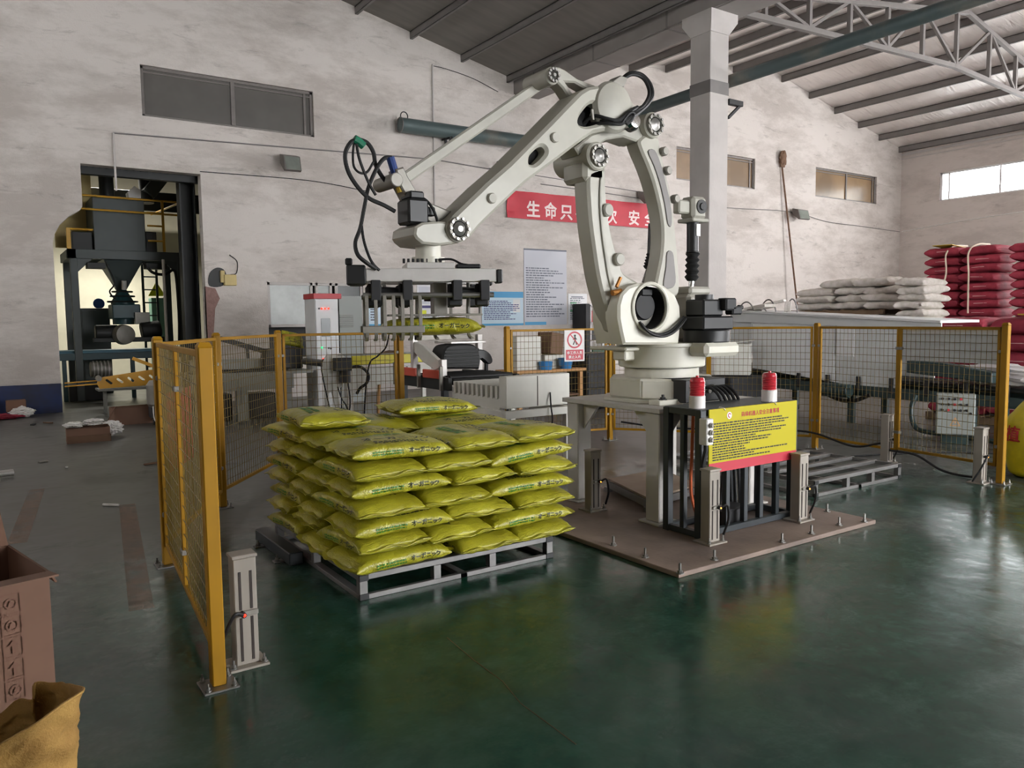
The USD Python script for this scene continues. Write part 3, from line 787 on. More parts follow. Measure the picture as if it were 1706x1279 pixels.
# base casting
oc = [(-0.42, -0.18), (-0.2, -0.4), (0.2, -0.4), (0.42, -0.18), (0.42, 0.18), (0.2, 0.4), (-0.2, 0.4), (-0.42, 0.18)]
bp = rb.part('base', MB().prism([(AX + x * 1.12, AY + y * 1.12) for x, y in oc], 0.922, 0.95, plane='xy', bev=0.004).prism([(AX + x, AY + y) for x, y in oc], 0.95, 1.115, plane='xy', bev=0.015)
             .box((AX - 0.44, AY - 0.42, 0.922), (AX - 0.2, AY - 0.3, 0.962)).box((AX - 0.12, AY - 0.47, 0.922), (AX + 0.2, AY - 0.38, 0.97)), 'robot_white')
rb.part('recess_panel', MB().box((AX - 0.14, AY - 0.408, 0.985), (AX + 0.16, AY - 0.398, 1.085), 0.004), 'robot_cast', under=bp, smooth=False)
rb.part('cover_panel', MB().obox((AX - 0.312, AY - 0.29, 1.03), (0.27, 0.016, 0.14), -math.pi / 4), 'robot_white', under=bp, smooth=False)
for x in (-0.07, 0.13, -0.36):
    rb.part('mounting_bolt', bolt(MB(), AX + x, AY - 0.435 + (0.06 if x < -0.3 else 0), 0.962, 0.022, 0.02), 'black_paint', under=bp)
cb = rb.part('connector_box', MB().box((AX - 0.24, AY - 0.5, 0.935), (AX + 0.22, AY - 0.2, 1.115), 0.006), 'black_paint', smooth=False)
for i in range(6):
    x = AX - 0.16 + 0.052 * i
    rb.part('connector', MB().cyl((x, AY - 0.49, 1.05 - 0.03 * (i % 2)), (x, AY - 0.54, 1.05 - 0.03 * (i % 2)), 0.018, n=12), 'alu_dull', under=cb)
for i in range(5):
    x = AX - 0.08 + 0.05 * i
    rb.part('base_cable', MB().tube(spline([(x, AY - 0.53, 1.05), (x + 0.02, AY - 0.6, 1.05), (x + 0.04, AY - 0.67, 0.98), (x + 0.05, AY - 0.70, 0.85), (x + 0.05, AY - 0.72, 0.5), (x + 0.06, AY - 0.74, 0.1)], 6), 0.013, 8), 'rubber')
# turning column
rb.part('swivel', MB().lathe([(0, 1.115), (0.31, 1.115), (0.31, 1.19), (0.0, 1.19)], (AX, AY, 0), n=48), 'robot_white')
tn = rb.part('turret', MB().lathe([(0, 1.196), (0.35, 1.196), (0.36, 1.206), (0.365, 1.36), (0.375, 1.37), (0.375, 1.395), (0, 1.395)], (AX, AY, 0), n=56).box((AX - 0.05, AY - 0.54, 1.29), (AX + 0.36, AY + 0.1, 1.40), 0.03).box((AX - 0.5, AY - 0.1, 1.34), (AX - 0.2, AY + 0.35, 1.37), 0.01), 'robot_white')
rb.part('shadow_gap', MB().lathe([(0, 1.19), (0.325, 1.19), (0.325, 1.196), (0, 1.196)], (AX, AY, 0), n=48), 'cavity', under=tn)
rb.part('stop_block', MB().box((AX - 0.46, AY - 0.05, 1.26), (AX - 0.34, AY + 0.1, 1.34), 0.01), 'robot_white', under=tn)

# shoulder housing, round opening and lip
YS = 4.44
hs = [(4.063, 1.401), (4.033, 1.502), (4.008, 1.602), (4.008, 1.702), (4.039, 1.783), (4.112, 1.843), (4.224, 1.872), (4.352, 1.879), (4.495, 1.853), (4.616, 1.788), (4.672, 1.693), (4.686, 1.572), (4.66, 1.385)]
oc_ = (4.333, 4.44, 1.684)
cx, cz = oc_[0], oc_[2]
hp = rb.part('shoulder_housing', MB().prism(hs, YS, YS + 0.17, bev=0.018, holes=[circle(cx, cz, 0.172, 36)[::-1]]), 'robot_white')
rb.part('housing_back', MB().prism((np.array(hs) - [cx, cz]) * [0.72, 0.9] + [cx + 0.06, cz - 0.03], YS + 0.165, YS + 0.5, bev=0.015), 'robot_white', under=hp)
t = np.linspace(0, 2 * np.pi, 49)[:-1]
rb.part('opening_lip', MB().tube(np.column_stack([cx + 0.185 * np.cos(t), np.full(48, YS - 0.004), cz + 0.185 * np.sin(t)]), 0.016, 8, closed=True), 'robot_white', under=hp)
rb.part('cavity_lining', MB().lathe([(0.1715, 0.015), (0.1715, 0.15), (0.166, 0.15), (0.166, 0.015), (0.1715, 0.015)], (cx, YS, cz), (0, 1, 0), 36), 'cavity', under=hp, smooth=False)
rb.part('motor_cavity', MB().lathe([(0, 0), (0.171, 0), (0.171, 0.02), (0, 0.02)], (cx, YS + 0.145, cz), (0, 1, 0), 36), 'cavity', under=hp)
rb.part('motor', MB().lathe([(0, 0), (0.10, 0), (0.11, 0.015), (0.11, 0.12), (0, 0.10)], (cx + 0.02, YS + 0.07, cz + 0.01), (0, 1, 0), 28).box((cx - 0.03, YS + 0.06, cz + 0.09), (cx + 0.09, YS + 0.14, cz + 0.15), 0.01), 'rubber', under=hp)
for k, off in enumerate((0.0, 0.022)):
    rb.part('motor_cable', MB().tube(spline([(p[0], p[1] - 0.02 - off, p[2] - off * 0.6) for p in [(4.2, 4.44, 1.573), (4.231, 4.42, 1.526), (4.298, 4.41, 1.488), (4.402, 4.41, 1.472), (4.5, 4.41, 1.494), (4.597, 4.42, 1.545), (4.686, 4.44, 1.606)]], 6), 0.012, 8), 'rubber')

# main lower arm (left, bowed) with its pivots
ma = [(3.838, 2.696), (3.814, 2.624), (3.819, 2.493), (3.836, 2.318), (3.871, 2.116), (3.906, 1.942), (3.953, 1.785), (4.007, 1.658), (4.074, 1.566), (4.118, 1.5), (4.276, 1.479), (4.425, 1.528), (4.511, 1.647), (4.47, 1.79), (4.326, 1.882), (4.186, 1.944), (4.136, 2.017), (4.075, 2.174), (4.038, 2.294), (4.014, 2.418), (3.997, 2.551), (3.991, 2.684), (3.979, 2.736)]
lp = rb.part('lower_arm', MB().prism(spline(ma, 4, closed=True), 4.56, 4.74, bev=0.02), 'robot_arm')
rb.part('arm_rib', MB().prism(spline([(3.922, 2.638), (3.915, 2.46), (3.932, 2.26), (3.968, 2.059), (4.01, 1.878), (4.077, 1.741), (4.114, 1.751), (4.046, 1.902), (3.992, 2.082), (3.956, 2.261), (3.939, 2.461), (3.945, 2.64)], 3, closed=True), 4.545, 4.57, bev=0.004), 'robot_cast', under=lp)
ke = (3.879, 4.5, 2.806)
rb.part('elbow_knuckle', MB().cyl((ke[0], 4.52, ke[2]), (ke[0], 4.95, ke[2]), 0.105, n=32, bev=0.012).box((ke[0] - 0.1, 4.56, ke[2] - 0.18), (ke[0] + 0.1, 4.84, ke[2] - 0.02), 0.03), 'robot_arm', under=lp)


def bearing_cap(th, x, y, z, r, under):
    th.part('bearing_cap', MB().lathe([(0, 0), (r * 0.72, 0), (r * 0.78, -0.006), (r * 0.98, -0.006), (r, 0.002), (r, 0.03), (0, 0.03)], (x, y - 0.012, z), (0, 1, 0), 28), 'alu_dull', under=under)
    b = MB()
    for k in range(10):
        a = k * 2 * np.pi / 10
        b.cyl((x + r * 0.87 * math.cos(a), y - 0.018, z + r * 0.87 * math.sin(a)), (x + r * 0.87 * math.cos(a), y - 0.028, z + r * 0.87 * math.sin(a)), 0.01, n=8)
    b.lathe([(0, -0.012), (r * 0.25, -0.012), (r * 0.6, 0.004), (r * 0.7, 0.004)], (x, y - 0.016, z), (0, 1, 0), 20)
    th.part('cap_bolts', b, 'bare_steel', under=under)


bearing_cap(rb, ke[0], 4.515, ke[2], 0.082, lp)
for p in ((3.987, 4.55, 2.42), (4.102, 4.55, 2.054)):
    rb.part('hose_boss', MB().lathe([(0, 0), (0.04, 0), (0.05, 0.012), (0.05, 0.05), (0, 0.05)], (p[0], p[1] - 0.03, p[2]), (0, 1, 0), 20), 'robot_cast', under=lp)

# rear link (right, bowed)
rl = [(4.352, 2.988), (4.365, 2.926), (4.436, 2.813), (4.502, 2.689), (4.563, 2.53), (4.604, 2.367), (4.611, 2.224), (4.592, 2.08), (4.552, 1.935), (4.526, 1.81), (4.58, 1.758), (4.731, 1.759), (4.807, 1.813), (4.806, 1.941), (4.791, 2.111), (4.769, 2.256), (4.739, 2.447), (4.697, 2.621), (4.641, 2.796), (4.587, 2.955), (4.56, 3.031), (4.442, 3.045)]
rp = rb.part('rear_link', MB().prism(spline(rl, 3, closed=True), 4.58, 4.74, bev=0.018), 'robot_arm')
rb.part('web_pocket', MB().prism(spline([(4.436, 2.909), (4.502, 2.805), (4.568, 2.67), (4.623, 2.513), (4.658, 2.363), (4.699, 2.346), (4.698, 2.471), (4.642, 2.657), (4.574, 2.831), (4.508, 2.927)], 3, closed=True), 4.57, 4.584, bev=0.003), 'steel_grey', under=rp, smooth=False)
rb.part('web_pocket', MB().prism(spline([(4.653, 2.132), (4.64, 2.011), (4.613, 1.86), (4.696, 1.842), (4.751, 1.892), (4.736, 2.038), (4.714, 2.134)], 3, closed=True), 4.57, 4.584, bev=0.003), 'steel_grey', under=rp, smooth=False)
kr = (4.47, 4.52, 3.111)
rb.part('rear_knuckle', MB().cyl((kr[0], 4.54, kr[2]), (kr[0], 4.92, kr[2]), 0.10, n=32, bev=0.012), 'robot_arm', under=rp)
bearing_cap(rb, kr[0], 4.535, kr[2], 0.085, rp)
for p in ((4.604, 4.56, 2.926), (4.645, 4.56, 2.779), (4.735, 4.56, 2.563)):
    rb.part('hose_boss', MB().lathe([(0, 0), (0.028, 0), (0.036, 0.01), (0.036, 0.05), (0, 0.05)], (p[0], p[1] - 0.02, p[2]), (0, 1, 0), 16), 'alu_dull', under=rp)

# upper arm: long tapered casting with two openings
ua = [(2.571, 2.217), (2.599, 2.269), (2.706, 2.362), (2.883, 2.518), (3.07, 2.667), (3.244, 2.824), (3.413, 2.976), (3.57, 3.122), (3.698, 3.238), (3.772, 3.283), (3.939, 3.33), (4.058, 3.335), (4.167, 3.299), (4.235, 3.224), (4.26, 3.116), (4.21, 3.052), (4.082, 3.013), (3.938, 2.996), (3.822, 2.964), (3.719, 2.9), (3.623, 2.834), (3.486, 2.739), (3.352, 2.65), (3.21, 2.554), (3.118, 2.481), (2.967, 2.353), (2.821, 2.227), (2.758, 2.161), (2.669, 2.113), (2.601, 2.125), (2.57, 2.163)]
h1 = [(3.686, 3.011), (3.686, 3.054), (3.731, 3.115), (3.788, 3.166), (3.84, 3.177), (3.88, 3.157), (3.857, 3.102), (3.88, 3.049), (3.822, 3.02), (3.742, 3.001)]
h2 = [(3.238, 2.701), (3.248, 2.743), (3.311, 2.799), (3.353, 2.812), (3.379, 2.794), (3.374, 2.764), (3.321, 2.709), (3.274, 2.68), (3.243, 2.681)]
ap = rb.part('upper_arm', MB().prism(ua, 4.50, 4.79, bev=0.022, holes=[spline(h1, 3, closed=True)[::-1], spline(h2, 3, closed=True)[::-1]]), 'robot_arm')
for h in (h1, h2):
    c = np.mean(h, 0)
    rb.part('opening_floor', MB().prism(spline((np.array(h) - c) * 1.02 + c, 3, closed=True), 4.60, 4.62), 'cavity', under=ap, smooth=False)
hd_ = (4.01, 4.5, 3.175)
rb.part('drive_dome', MB().lathe([(0, -0.06), (0.11, -0.05), (0.17, -0.02), (0.19, 0.02), (0, 0.02)], (hd_[0], 4.50, hd_[2]), (0, 1, 0), 36), 'robot_cast', under=ap)
rb.part('rear_bracket', MB().prism([(3.721, 2.863), (3.877, 2.977), (4.026, 3.031), (4.241, 3.067), (4.348, 3.144), (4.49, 3.2), (4.596, 3.205), (4.61, 3.075), (4.491, 3.033), (4.348, 2.979), (4.209, 2.999), (4.038, 2.961), (3.877, 2.863), (3.761, 2.815)], 4.60, 4.82, bev=0.012), 'robot_cast', under=ap)
ch = (4.173, 4.48, 3.083)
rb.part('chrome_cover', MB().lathe([(0, -0.05), (0.05, -0.045), (0.07, -0.02), (0.075, 0.02), (0, 0.02)], (ch[0], ch[1], ch[2]), (0, 1, 0), 28), 'chrome', under=ap)
for p in ((3.452, 4.49, 2.884), (2.913, 4.49, 2.419)):
    rb.part('lifting_boss', MB().lathe([(0, 0), (0.03, 0), (0.036, 0.01), (0.036, 0.04), (0, 0.04)], (p[0], p[1] - 0.012, p[2]), (0, 1, 0), 16), 'robot_cast', under=ap)
# cables out of the head
for k, pts in enumerate(([(4.203, 4.62, 3.432), (4.272, 4.6, 3.483), (4.366, 4.58, 3.484), (4.427, 4.55, 3.418), (4.424, 4.52, 3.329), (4.334, 4.48, 3.239), (4.218, 4.45, 3.158), (4.105, 4.42, 3.092), (4.045, 4.42, 3.053)], [(4.197, 4.6, 3.435), (4.278, 4.58, 3.475), (4.366, 4.56, 3.457), (4.395, 4.53, 3.386), (4.373, 4.5, 3.307), (4.278, 4.46, 3.213), (4.172, 4.44, 3.149), (4.081, 4.42, 3.071)])):
    rb.part('head_cable', MB().tube(spline(pts, 6), 0.02 if k == 0 else 0.014, 8), 'rubber')
for k, pts in enumerate(([(3.802, 4.6, 3.051), (3.839, 4.52, 3.091), (3.895, 4.45, 3.066), (3.985, 4.42, 3.059), (4.105, 4.42, 3.136), (4.206, 4.45, 3.191)], [(3.848, 4.6, 3.044), (3.88, 4.5, 3.04), (3.944, 4.44, 3.032), (4.021, 4.42, 3.037), (4.093, 4.42, 3.09), (4.184, 4.44, 3.133)], [(3.878, 4.6, 3.105), (3.892, 4.48, 3.055), (3.974, 4.44, 3.049), (4.045, 4.42, 3.075), (4.081, 4.42, 3.124), (4.191, 4.46, 3.183)], [(4.021, 4.42, 3.042), (4.048, 4.41, 3.082), (4.095, 4.41, 3.123), (4.132, 4.41, 3.12), (4.108, 4.41, 3.073), (4.069, 4.42, 3.039)])):
    rb.part('head_cable', MB().tube(spline(pts, 6), 0.013, 8), 'rubber')
rb.part('cable_entry', MB().prism([(4.027, 3.36), (4.148, 3.445), (4.222, 3.439), (4.185, 3.366), (4.099, 3.344)], 4.57, 4.69, bev=0.006), 'alu_dull', under=ap)
rb.part('cable_strut', MB().bar((3.795, 4.495, 3.127), (3.806, 4.495, 3.051), 0.018, 0.02), 'alu_dull', under=ap)
# triangular top link and the long levelling rod
tl = rb.part('top_link', MB().prism([(3.533, 3.356), (3.523, 3.397), (3.561, 3.429), (3.628, 3.444), (3.684, 3.432), (3.804, 3.386), (3.98, 3.364), (4.07, 3.292), (3.979, 3.185), (3.785, 3.158), (3.739, 3.213), (3.66, 3.298), (3.594, 3.34)], 4.66, 4.78, bev=0.012, holes=[np.array([(3.683, 3.345), (3.775, 3.355), (3.903, 3.317), (3.926, 3.258), (3.82, 3.234), (3.763, 3.269)])[::-1]]), 'robot_cast')
kn = (3.518, 4.62, 3.349)
rb.part('knuckle', MB().cyl((kn[0], 4.60, kn[2]), (kn[0], 4.90, kn[2]), 0.062, n=28, bev=0.008), 'robot_cast', under=tl)
bearing_cap(rb, kn[0], 4.60, kn[2], 0.05, tl)
rb.part('levelling_rod', MB().bar((3.621, 4.8, 3.39), (2.389, 4.8, 2.531), 0.05, 0.075, c=0.012), 'robot_cast')
# wrist
wl = rb.part('wrist_link', MB().prism([(2.266, 2.571), (2.322, 2.592), (2.355, 2.53), (2.414, 2.443), (2.523, 2.373), (2.66, 2.335), (2.786, 2.311), (2.833, 2.224), (2.745, 2.163), (2.611, 2.212), (2.454, 2.266), (2.351, 2.376), (2.285, 2.486)], 4.62, 4.74, bev=0.01), 'alu_dull')
wj = (2.638, 4.46, 2.197)
rb.part('wrist_knuckle', MB().cyl((wj[0], 4.48, wj[2]), (wj[0], 4.86, wj[2]), 0.085, n=30, bev=0.01), 'robot_cast', under=wl)
bearing_cap(rb, wj[0], 4.475, wj[2], 0.078, wl)
rj = (2.253, 4.56, 2.498)
rb.part('rod_knuckle', MB().cyl((rj[0], 4.58, rj[2]), (rj[0], 4.86, rj[2]), 0.045, n=20, bev=0.006), 'alu_dull', under=wl)
wh = rb.part('wrist_housing', MB().prism([(2.336, 2.198), (2.388, 2.228), (2.511, 2.243), (2.637, 2.239), (2.71, 2.188), (2.69, 2.135), (2.63, 2.109), (2.508, 2.088), (2.385, 2.094), (2.342, 2.123), (2.326, 2.148)], 4.50, 4.84, bev=0.014), 'robot_arm')
mo = (2.388, 4.62, 2.235)
rb.part('wrist_motor', MB().box((mo[0] - 0.075, 4.55, mo[2] - 0.01), (mo[0] + 0.075, 4.72, mo[2] + 0.15), 0.014).box((mo[0] - 0.055, 4.56, mo[2] + 0.15), (mo[0] + 0.05, 4.70, mo[2] + 0.20), 0.01).box((mo[0] + 0.07, 4.58, mo[2] + 0.05), (mo[0] + 0.14, 4.66, mo[2] + 0.11), 0.008), 'black_paint')
fl = (2.508, 4.66, 2.104)
rb.part('tool_flange', MB().cyl((fl[0], 4.66, fl[2] + 0.02), (fl[0], 4.66, 1.985), 0.085, n=32, bev=0.006).cyl((fl[0], 4.66, 2.02), (fl[0], 4.66, 1.975), 0.11, n=32), 'robot_white')
for pts, r in (([(2.031, 4.66, 2.737), (1.978, 4.66, 2.709), (1.94, 4.66, 2.632), (1.957, 4.66, 2.534), (2.014, 4.66, 2.447), (2.093, 4.66, 2.379), (2.196, 4.66, 2.342), (2.271, 4.66, 2.309)], 0.014), ([(2.009, 4.64, 2.701), (2.014, 4.62, 2.618), (2.044, 4.62, 2.536), (2.082, 4.62, 2.455), (2.121, 4.62, 2.395)], 0.009),
               ([(2.052, 4.7, 2.747), (2.109, 4.7, 2.731), (2.149, 4.7, 2.676), (2.163, 4.7, 2.598), (2.202, 4.68, 2.519), (2.26, 4.68, 2.464)], 0.014), ([(2.255, 4.66, 2.65), (2.204, 4.66, 2.637), (2.152, 4.66, 2.572), (2.091, 4.66, 2.447), (2.059, 4.66, 2.321), (2.027, 4.66, 2.188), (1.983, 4.64, 2.094), (1.98, 4.6, 2.016), (2.026, 4.58, 1.968), (2.09, 4.58, 1.929)], 0.013),
               ([(2.036, 4.66, 2.218), (2.04, 4.64, 2.112), (2.052, 4.6, 2.015), (2.074, 4.58, 1.959), (2.114, 4.58, 1.922)], 0.009), ([(2.382, 4.6, 2.416), (2.45, 4.58, 2.388), (2.491, 4.56, 2.335), (2.509, 4.54, 2.272), (2.511, 4.52, 2.223)], 0.009), ([(2.011, 4.68, 2.724), (2, 4.68, 2.642), (2.006, 4.68, 2.568), (2.046, 4.68, 2.535), (2.095, 4.68, 2.547), (2.138, 4.68, 2.611)], 0.008)):
    rb.part('hose', MB().tube(spline(pts, 6), r, 8), 'rubber')
rb.part('hose_sleeve', MB().tube([(2.003, 4.66, 2.737), (2.035, 4.66, 2.723), (2.066, 4.66, 2.7)], 0.026, 10), 'hose_green', label='green sleeve on the loop of hoses')
rb.part('hose_sleeve', MB().tube([(2.247, 4.66, 2.649), (2.266, 4.66, 2.591), (2.286, 4.66, 2.532)], 0.027, 10), 'hose_blue', label='blue sleeve on the wrist hose')
rb.part('hose_sleeve', MB().tube([(2.286, 4.66, 2.532), (2.302, 4.66, 2.487), (2.318, 4.66, 2.435)], 0.027, 10), 'hose_yellow', label='yellow sleeve on the wrist hose')

# balancing cylinders with bellows
for nm, top, mid, low, bot, yy in (('near', (5.04, 4.66, 2.495), (5.044, 4.66, 2.154), (5.032, 4.66, 1.911), (5.025, 4.66, 1.85), 4.66), ('far', (4.886, 4.98, 2.42), (4.873, 4.98, 2.151), (4.83, 4.98, 2.026), (4.781, 4.98, 1.911), 4.98)):
    top, mid, low, bot = map(np.array, (top, mid, low, bot))
    r = 0.05 if nm == 'near' else 0.036
    bc = rb.part('balance_cylinder', MB().cyl(top, mid, r, n=24, bev=0.006).cyl(mid, mid + (low - mid) * 0.02, r * 1.15, n=24), 'black_paint')
    d = low - mid
    L = np.linalg.norm(d)
    prof = [(r * 0.6, 0)]
    for k in range(5):
        prof += [(r * 1.22, L * (k + 0.3) / 5), (r * 0.85, L * (k + 0.85) / 5)]
    rb.part('bellows', MB().lathe([(0, 0)] + prof + [(r * 0.7, L), (0, L)], mid, d, 24), 'rubber', under=bc, smooth=20)
    rb.part('piston_rod', MB().cyl(low, bot, r * 0.45, n=14), 'chrome', under=bc)
cv = (5.047, 4.66, 2.525)
ck = rb.part('clevis', MB().box((cv[0] - 0.085, 4.58, cv[2] - 0.10), (cv[0] + 0.085, 4.74, cv[2] + 0.085), 0.025).box((cv[0] - 0.21, 4.62, cv[2] - 0.06), (cv[0] - 0.07, 4.70, cv[2] + 0.05), 0.012).box((cv[0] - 0.1, 4.57, cv[2] - 0.125), (cv[0] + 0.1, 4.75, cv[2] - 0.095), 0.008), 'robot_cast')
rb.part('clevis_pin', MB().cyl((cv[0] + 0.01, 4.57, cv[2]), (cv[0] + 0.01, 4.585, cv[2]), 0.058, n=24).cyl((cv[0] + 0.01, 4.56, cv[2]), (cv[0] + 0.01, 4.58, cv[2]), 0.032, n=20, bev=0.006), 'black_paint', under=ck)
rb.part('warning_label', MB().box((cv[0] - 0.018, 4.604, cv[2] - 0.24), (cv[0] + 0.03, 4.608, cv[2] - 0.14), 0.0005), 'label_white', under=ck, smooth=False)
rb.part('cylinder_seat', MB().box((AX + 0.14, 4.55, 1.79), (AX + 0.40, 4.85, 1.86), 0.02).box((AX + 0.12, 4.55, 1.40), (AX + 0.28, 4.9, 1.80), 0.03), 'robot_cast')
# swing motor on the turret
sm = rb.part('swing_motor', MB().cyl((AX + 0.15, 4.38, 1.40), (AX + 0.15, 4.38, 1.50), 0.185, n=32, bev=0.008).box((AX - 0.02, 4.26, 1.50), (AX + 0.34, 4.5, 1.61), 0.012).box((AX + 0.0, 4.28, 1.61), (AX + 0.24, 4.48, 1.745), 0.014).cyl((AX + 0.12, 4.38, 1.745), (AX + 0.12, 4.38, 1.785), 0.075, n=24), 'black_paint')
rb.part('motor_plug', MB().box((AX + 0.2, 4.22, 1.655), (AX + 0.33, 4.32, 1.755), 0.012).box((AX + 0.28, 4.22, 1.62), (AX + 0.4, 4.31, 1.69), 0.012).cyl((AX + 0.4, 4.265, 1.68), (AX + 0.44, 4.265, 1.68), 0.02, n=12), 'dark_plate', under=sm)
rb.part('pipe_fitting', MB().cyl((4.038, 4.5, 1.84), (4.081, 4.5, 1.913), 0.014, n=10).cyl((3.996, 4.5, 1.794), (4.081, 4.5, 1.809), 0.022, n=12), 'brass')

# gripper: aluminium frame with two rows of hooked fingers
GA = math.radians(-22)
ga, gb = np.array([math.cos(GA), math.sin(GA), 0]), np.array([-math.sin(GA), math.cos(GA), 0])
gc = np.array([fl[0], 4.66, 0.0])


def gp(a, b, z):
    return gc + a * ga + b * gb + np.array([0, 0, z])


def gbox(m, a0, a1, b0, b1, z0, z1, c=0.004):
    p = gp((a0 + a1) / 2, (b0 + b1) / 2, (z0 + z1) / 2)
    return m.obox(p, (abs(a1 - a0), abs(b1 - b0), abs(z1 - z0)), GA, 0, c)


m = MB()
gbox(m, -0.42, 0.42, -0.22, -0.14, 1.85, 1.935)
gbox(m, -0.42, 0.42, 0.14, 0.22, 1.85, 1.935)
gbox(m, -0.12, 0.12, -0.14, 0.14, 1.87, 1.93)
gbox(m, -0.16, 0.15, -0.2, 0.2, 1.935, 1.975)
gr = rb.part('gripper_frame', m, 'alu', label='aluminium cross frame of the bag gripper')
for q in ((-0.54, -0.42, -0.23, -0.12, 1.83, 1.955), (-0.545, -0.50, -0.2, -0.15, 1.955, 2.0), (-0.52, -0.42, 0.12, 0.22, 1.84, 1.95), (0.42, 0.46, -0.23, -0.13, 1.84, 1.93), (0.42, 0.46, 0.13, 0.23, 1.84, 1.93), (0.16, 0.32, -0.21, -0.13, 1.935, 1.965)):
    rb.part('pneumatic_block', gbox(MB(), *q, 0.008), 'black_paint', under=gr)
for k in range(9):
    p = gp(-0.17 + 0.03 * k, -0.10, 1.975)
    rb.part('air_fitting', MB().cyl(p, p + [0, 0, 0.03], 0.009, n=8), 'rubber', under=gr)
rb.part('hose', MB().tube(spline([gp(0.06, -0.1, 2.0), gp(0.14, -0.12, 2.0), gp(0.2, -0.14, 1.97), gp(0.25, -0.16, 1.96)], 5), 0.008, 6), 'rubber', under=gr)
for a0 in (-0.36, -0.16, 0.16, 0.34):
    for s in (-1, 1):
        m = MB()
        gbox(m, a0 - 0.03, a0 + 0.03, s * 0.20 - 0.04, s * 0.20 + 0.04, 1.73, 1.86)
        rb.part('pivot_lug', m, 'dark_plate', under=gr)
        rb.part('crank_plate', gbox(MB(), a0 - 0.055, a0 + 0.04, s * 0.155 - 0.02, s * 0.155 + 0.02, 1.69, 1.84, 0.012), 'black_paint', under=gr)
for s in (-1, 1):
    rb.part('pivot_shaft', MB().cyl(gp(-0.44, s * 0.21, 1.765), gp(0.40, s * 0.21, 1.765), 0.017, n=14), 'bare_steel', under=gr)
    for a0, a1 in ((-0.36, -0.12), (0.16, 0.34)):
        rb.part('air_cylinder', MB().cyl(gp(a0, s * 0.13, 1.79), gp(a1, s * 0.13, 1.78), 0.034, n=16), 'black_paint', under=gr)
for s in (-1, 1):
    for k in range(7):
        a0 = (-0.42 + 0.056 * k) if s < 0 else (-0.42 + 0.12 * k)
        path = spline([gp(a0, s * 0.215, 1.77), gp(a0, s * 0.245, 1.70), gp(a0, s * 0.25, 1.60), gp(a0, s * 0.235, 1.525), gp(a0, s * 0.18, 1.487), gp(a0, s * 0.06, 1.478)], 4)
        mm = MB()
        for i in range(len(path) - 1):
            mm.bar(path[i], path[i + 1] + (path[i + 1] - path[i]) * 0.15, 0.014, 0.022, hint=ga, c=0.002)
        rb.part('finger', mm, 'alu_dull', under=gr, smooth=False)
    m = MB()
    a1 = -0.06 if s < 0 else 0.34
    gbox(m, -0.45, a1, s * 0.262 - 0.012, s * 0.262 + 0.012, 1.525, 1.57)
    rb.part('finger_bar', m, 'alu_dull', under=gr, smooth=False)
m = MB()
gbox(m, 0.02, 0.11, -0.10, 0.10, 1.64, 1.85)
gbox(m, -0.28, 0.34, -0.13, 0.13, 1.632, 1.645, 0.002)
rb.part('presser_plate', m, 'alu_dull', under=gr, smooth=False)
for a0 in (-0.3, -0.2, 0.25, 0.33):
    rb.part('guide_rod', MB().cyl(gp(a0, -0.1, 1.64), gp(a0, -0.1, 1.85), 0.012, n=10), 'bare_steel', under=gr)

# ------------------------------------------------------------------ guard cage, safety sign, beacons
X0, X1, Y0, Y1, ZC = 4.16, 5.2, 3.76, 4.07, 0.93
cg = Thing('guard_cage', 'dark grey welded bar cage in front of the robot stand', 'cage', loc=((X0 + X1) / 2, (Y0 + Y1) / 2, 0.032))
tb = 0.045
for z in (0.06, ZC):
    for y in (Y0, Y1):
        cg.part('rail', MB().bar((X0, y, z), (X1, y, z), tb, tb), 'cage_paint', smooth=False)
    for x in (X0, X1):
        cg.part('rail', MB().bar((x, Y0, z), (x, Y1, z), tb, tb), 'cage_paint', smooth=False)

for x, y in ((X0, Y0), (X0, Y1), (X1, Y0), (X1, Y1)):
    cg.part('corner_post', MB().bar((x, y, 0.033), (x, y, ZC + 0.02), 0.055, 0.055, hint=(1, 0, 0)), 'cage_paint', smooth=False)
cg.part('upright_bar', MB().bar((X0, (Y0 + Y1) / 2, 0.06), (X0, (Y0 + Y1) / 2, ZC), 0.04, 0.04, hint=(1, 0, 0)), 'cage_paint', smooth=False)
for x in (4.46, 4.66, 4.84, 5.03):
    cg.part('upright_bar', MB().bar((x, Y0 + 0.02, 0.06), (x, Y0 + 0.02, ZC), 0.042, 0.042, hint=(1, 0, 0)), 'cage_paint', smooth=False)
for x in (4.5, 4.86):
    cg.part('upright_bar', MB().bar((x, Y1, 0.06), (x, Y1, ZC), 0.042, 0.042, hint=(1, 0, 0)), 'cage_paint', smooth=False)
cg.part('top_plate', MB().box((X0 - 0.02, Y0 - 0.02, ZC + 0.018), (X1 + 0.02, Y1 + 0.02, ZC + 0.024), 0.001), 'cage_paint', smooth=False)

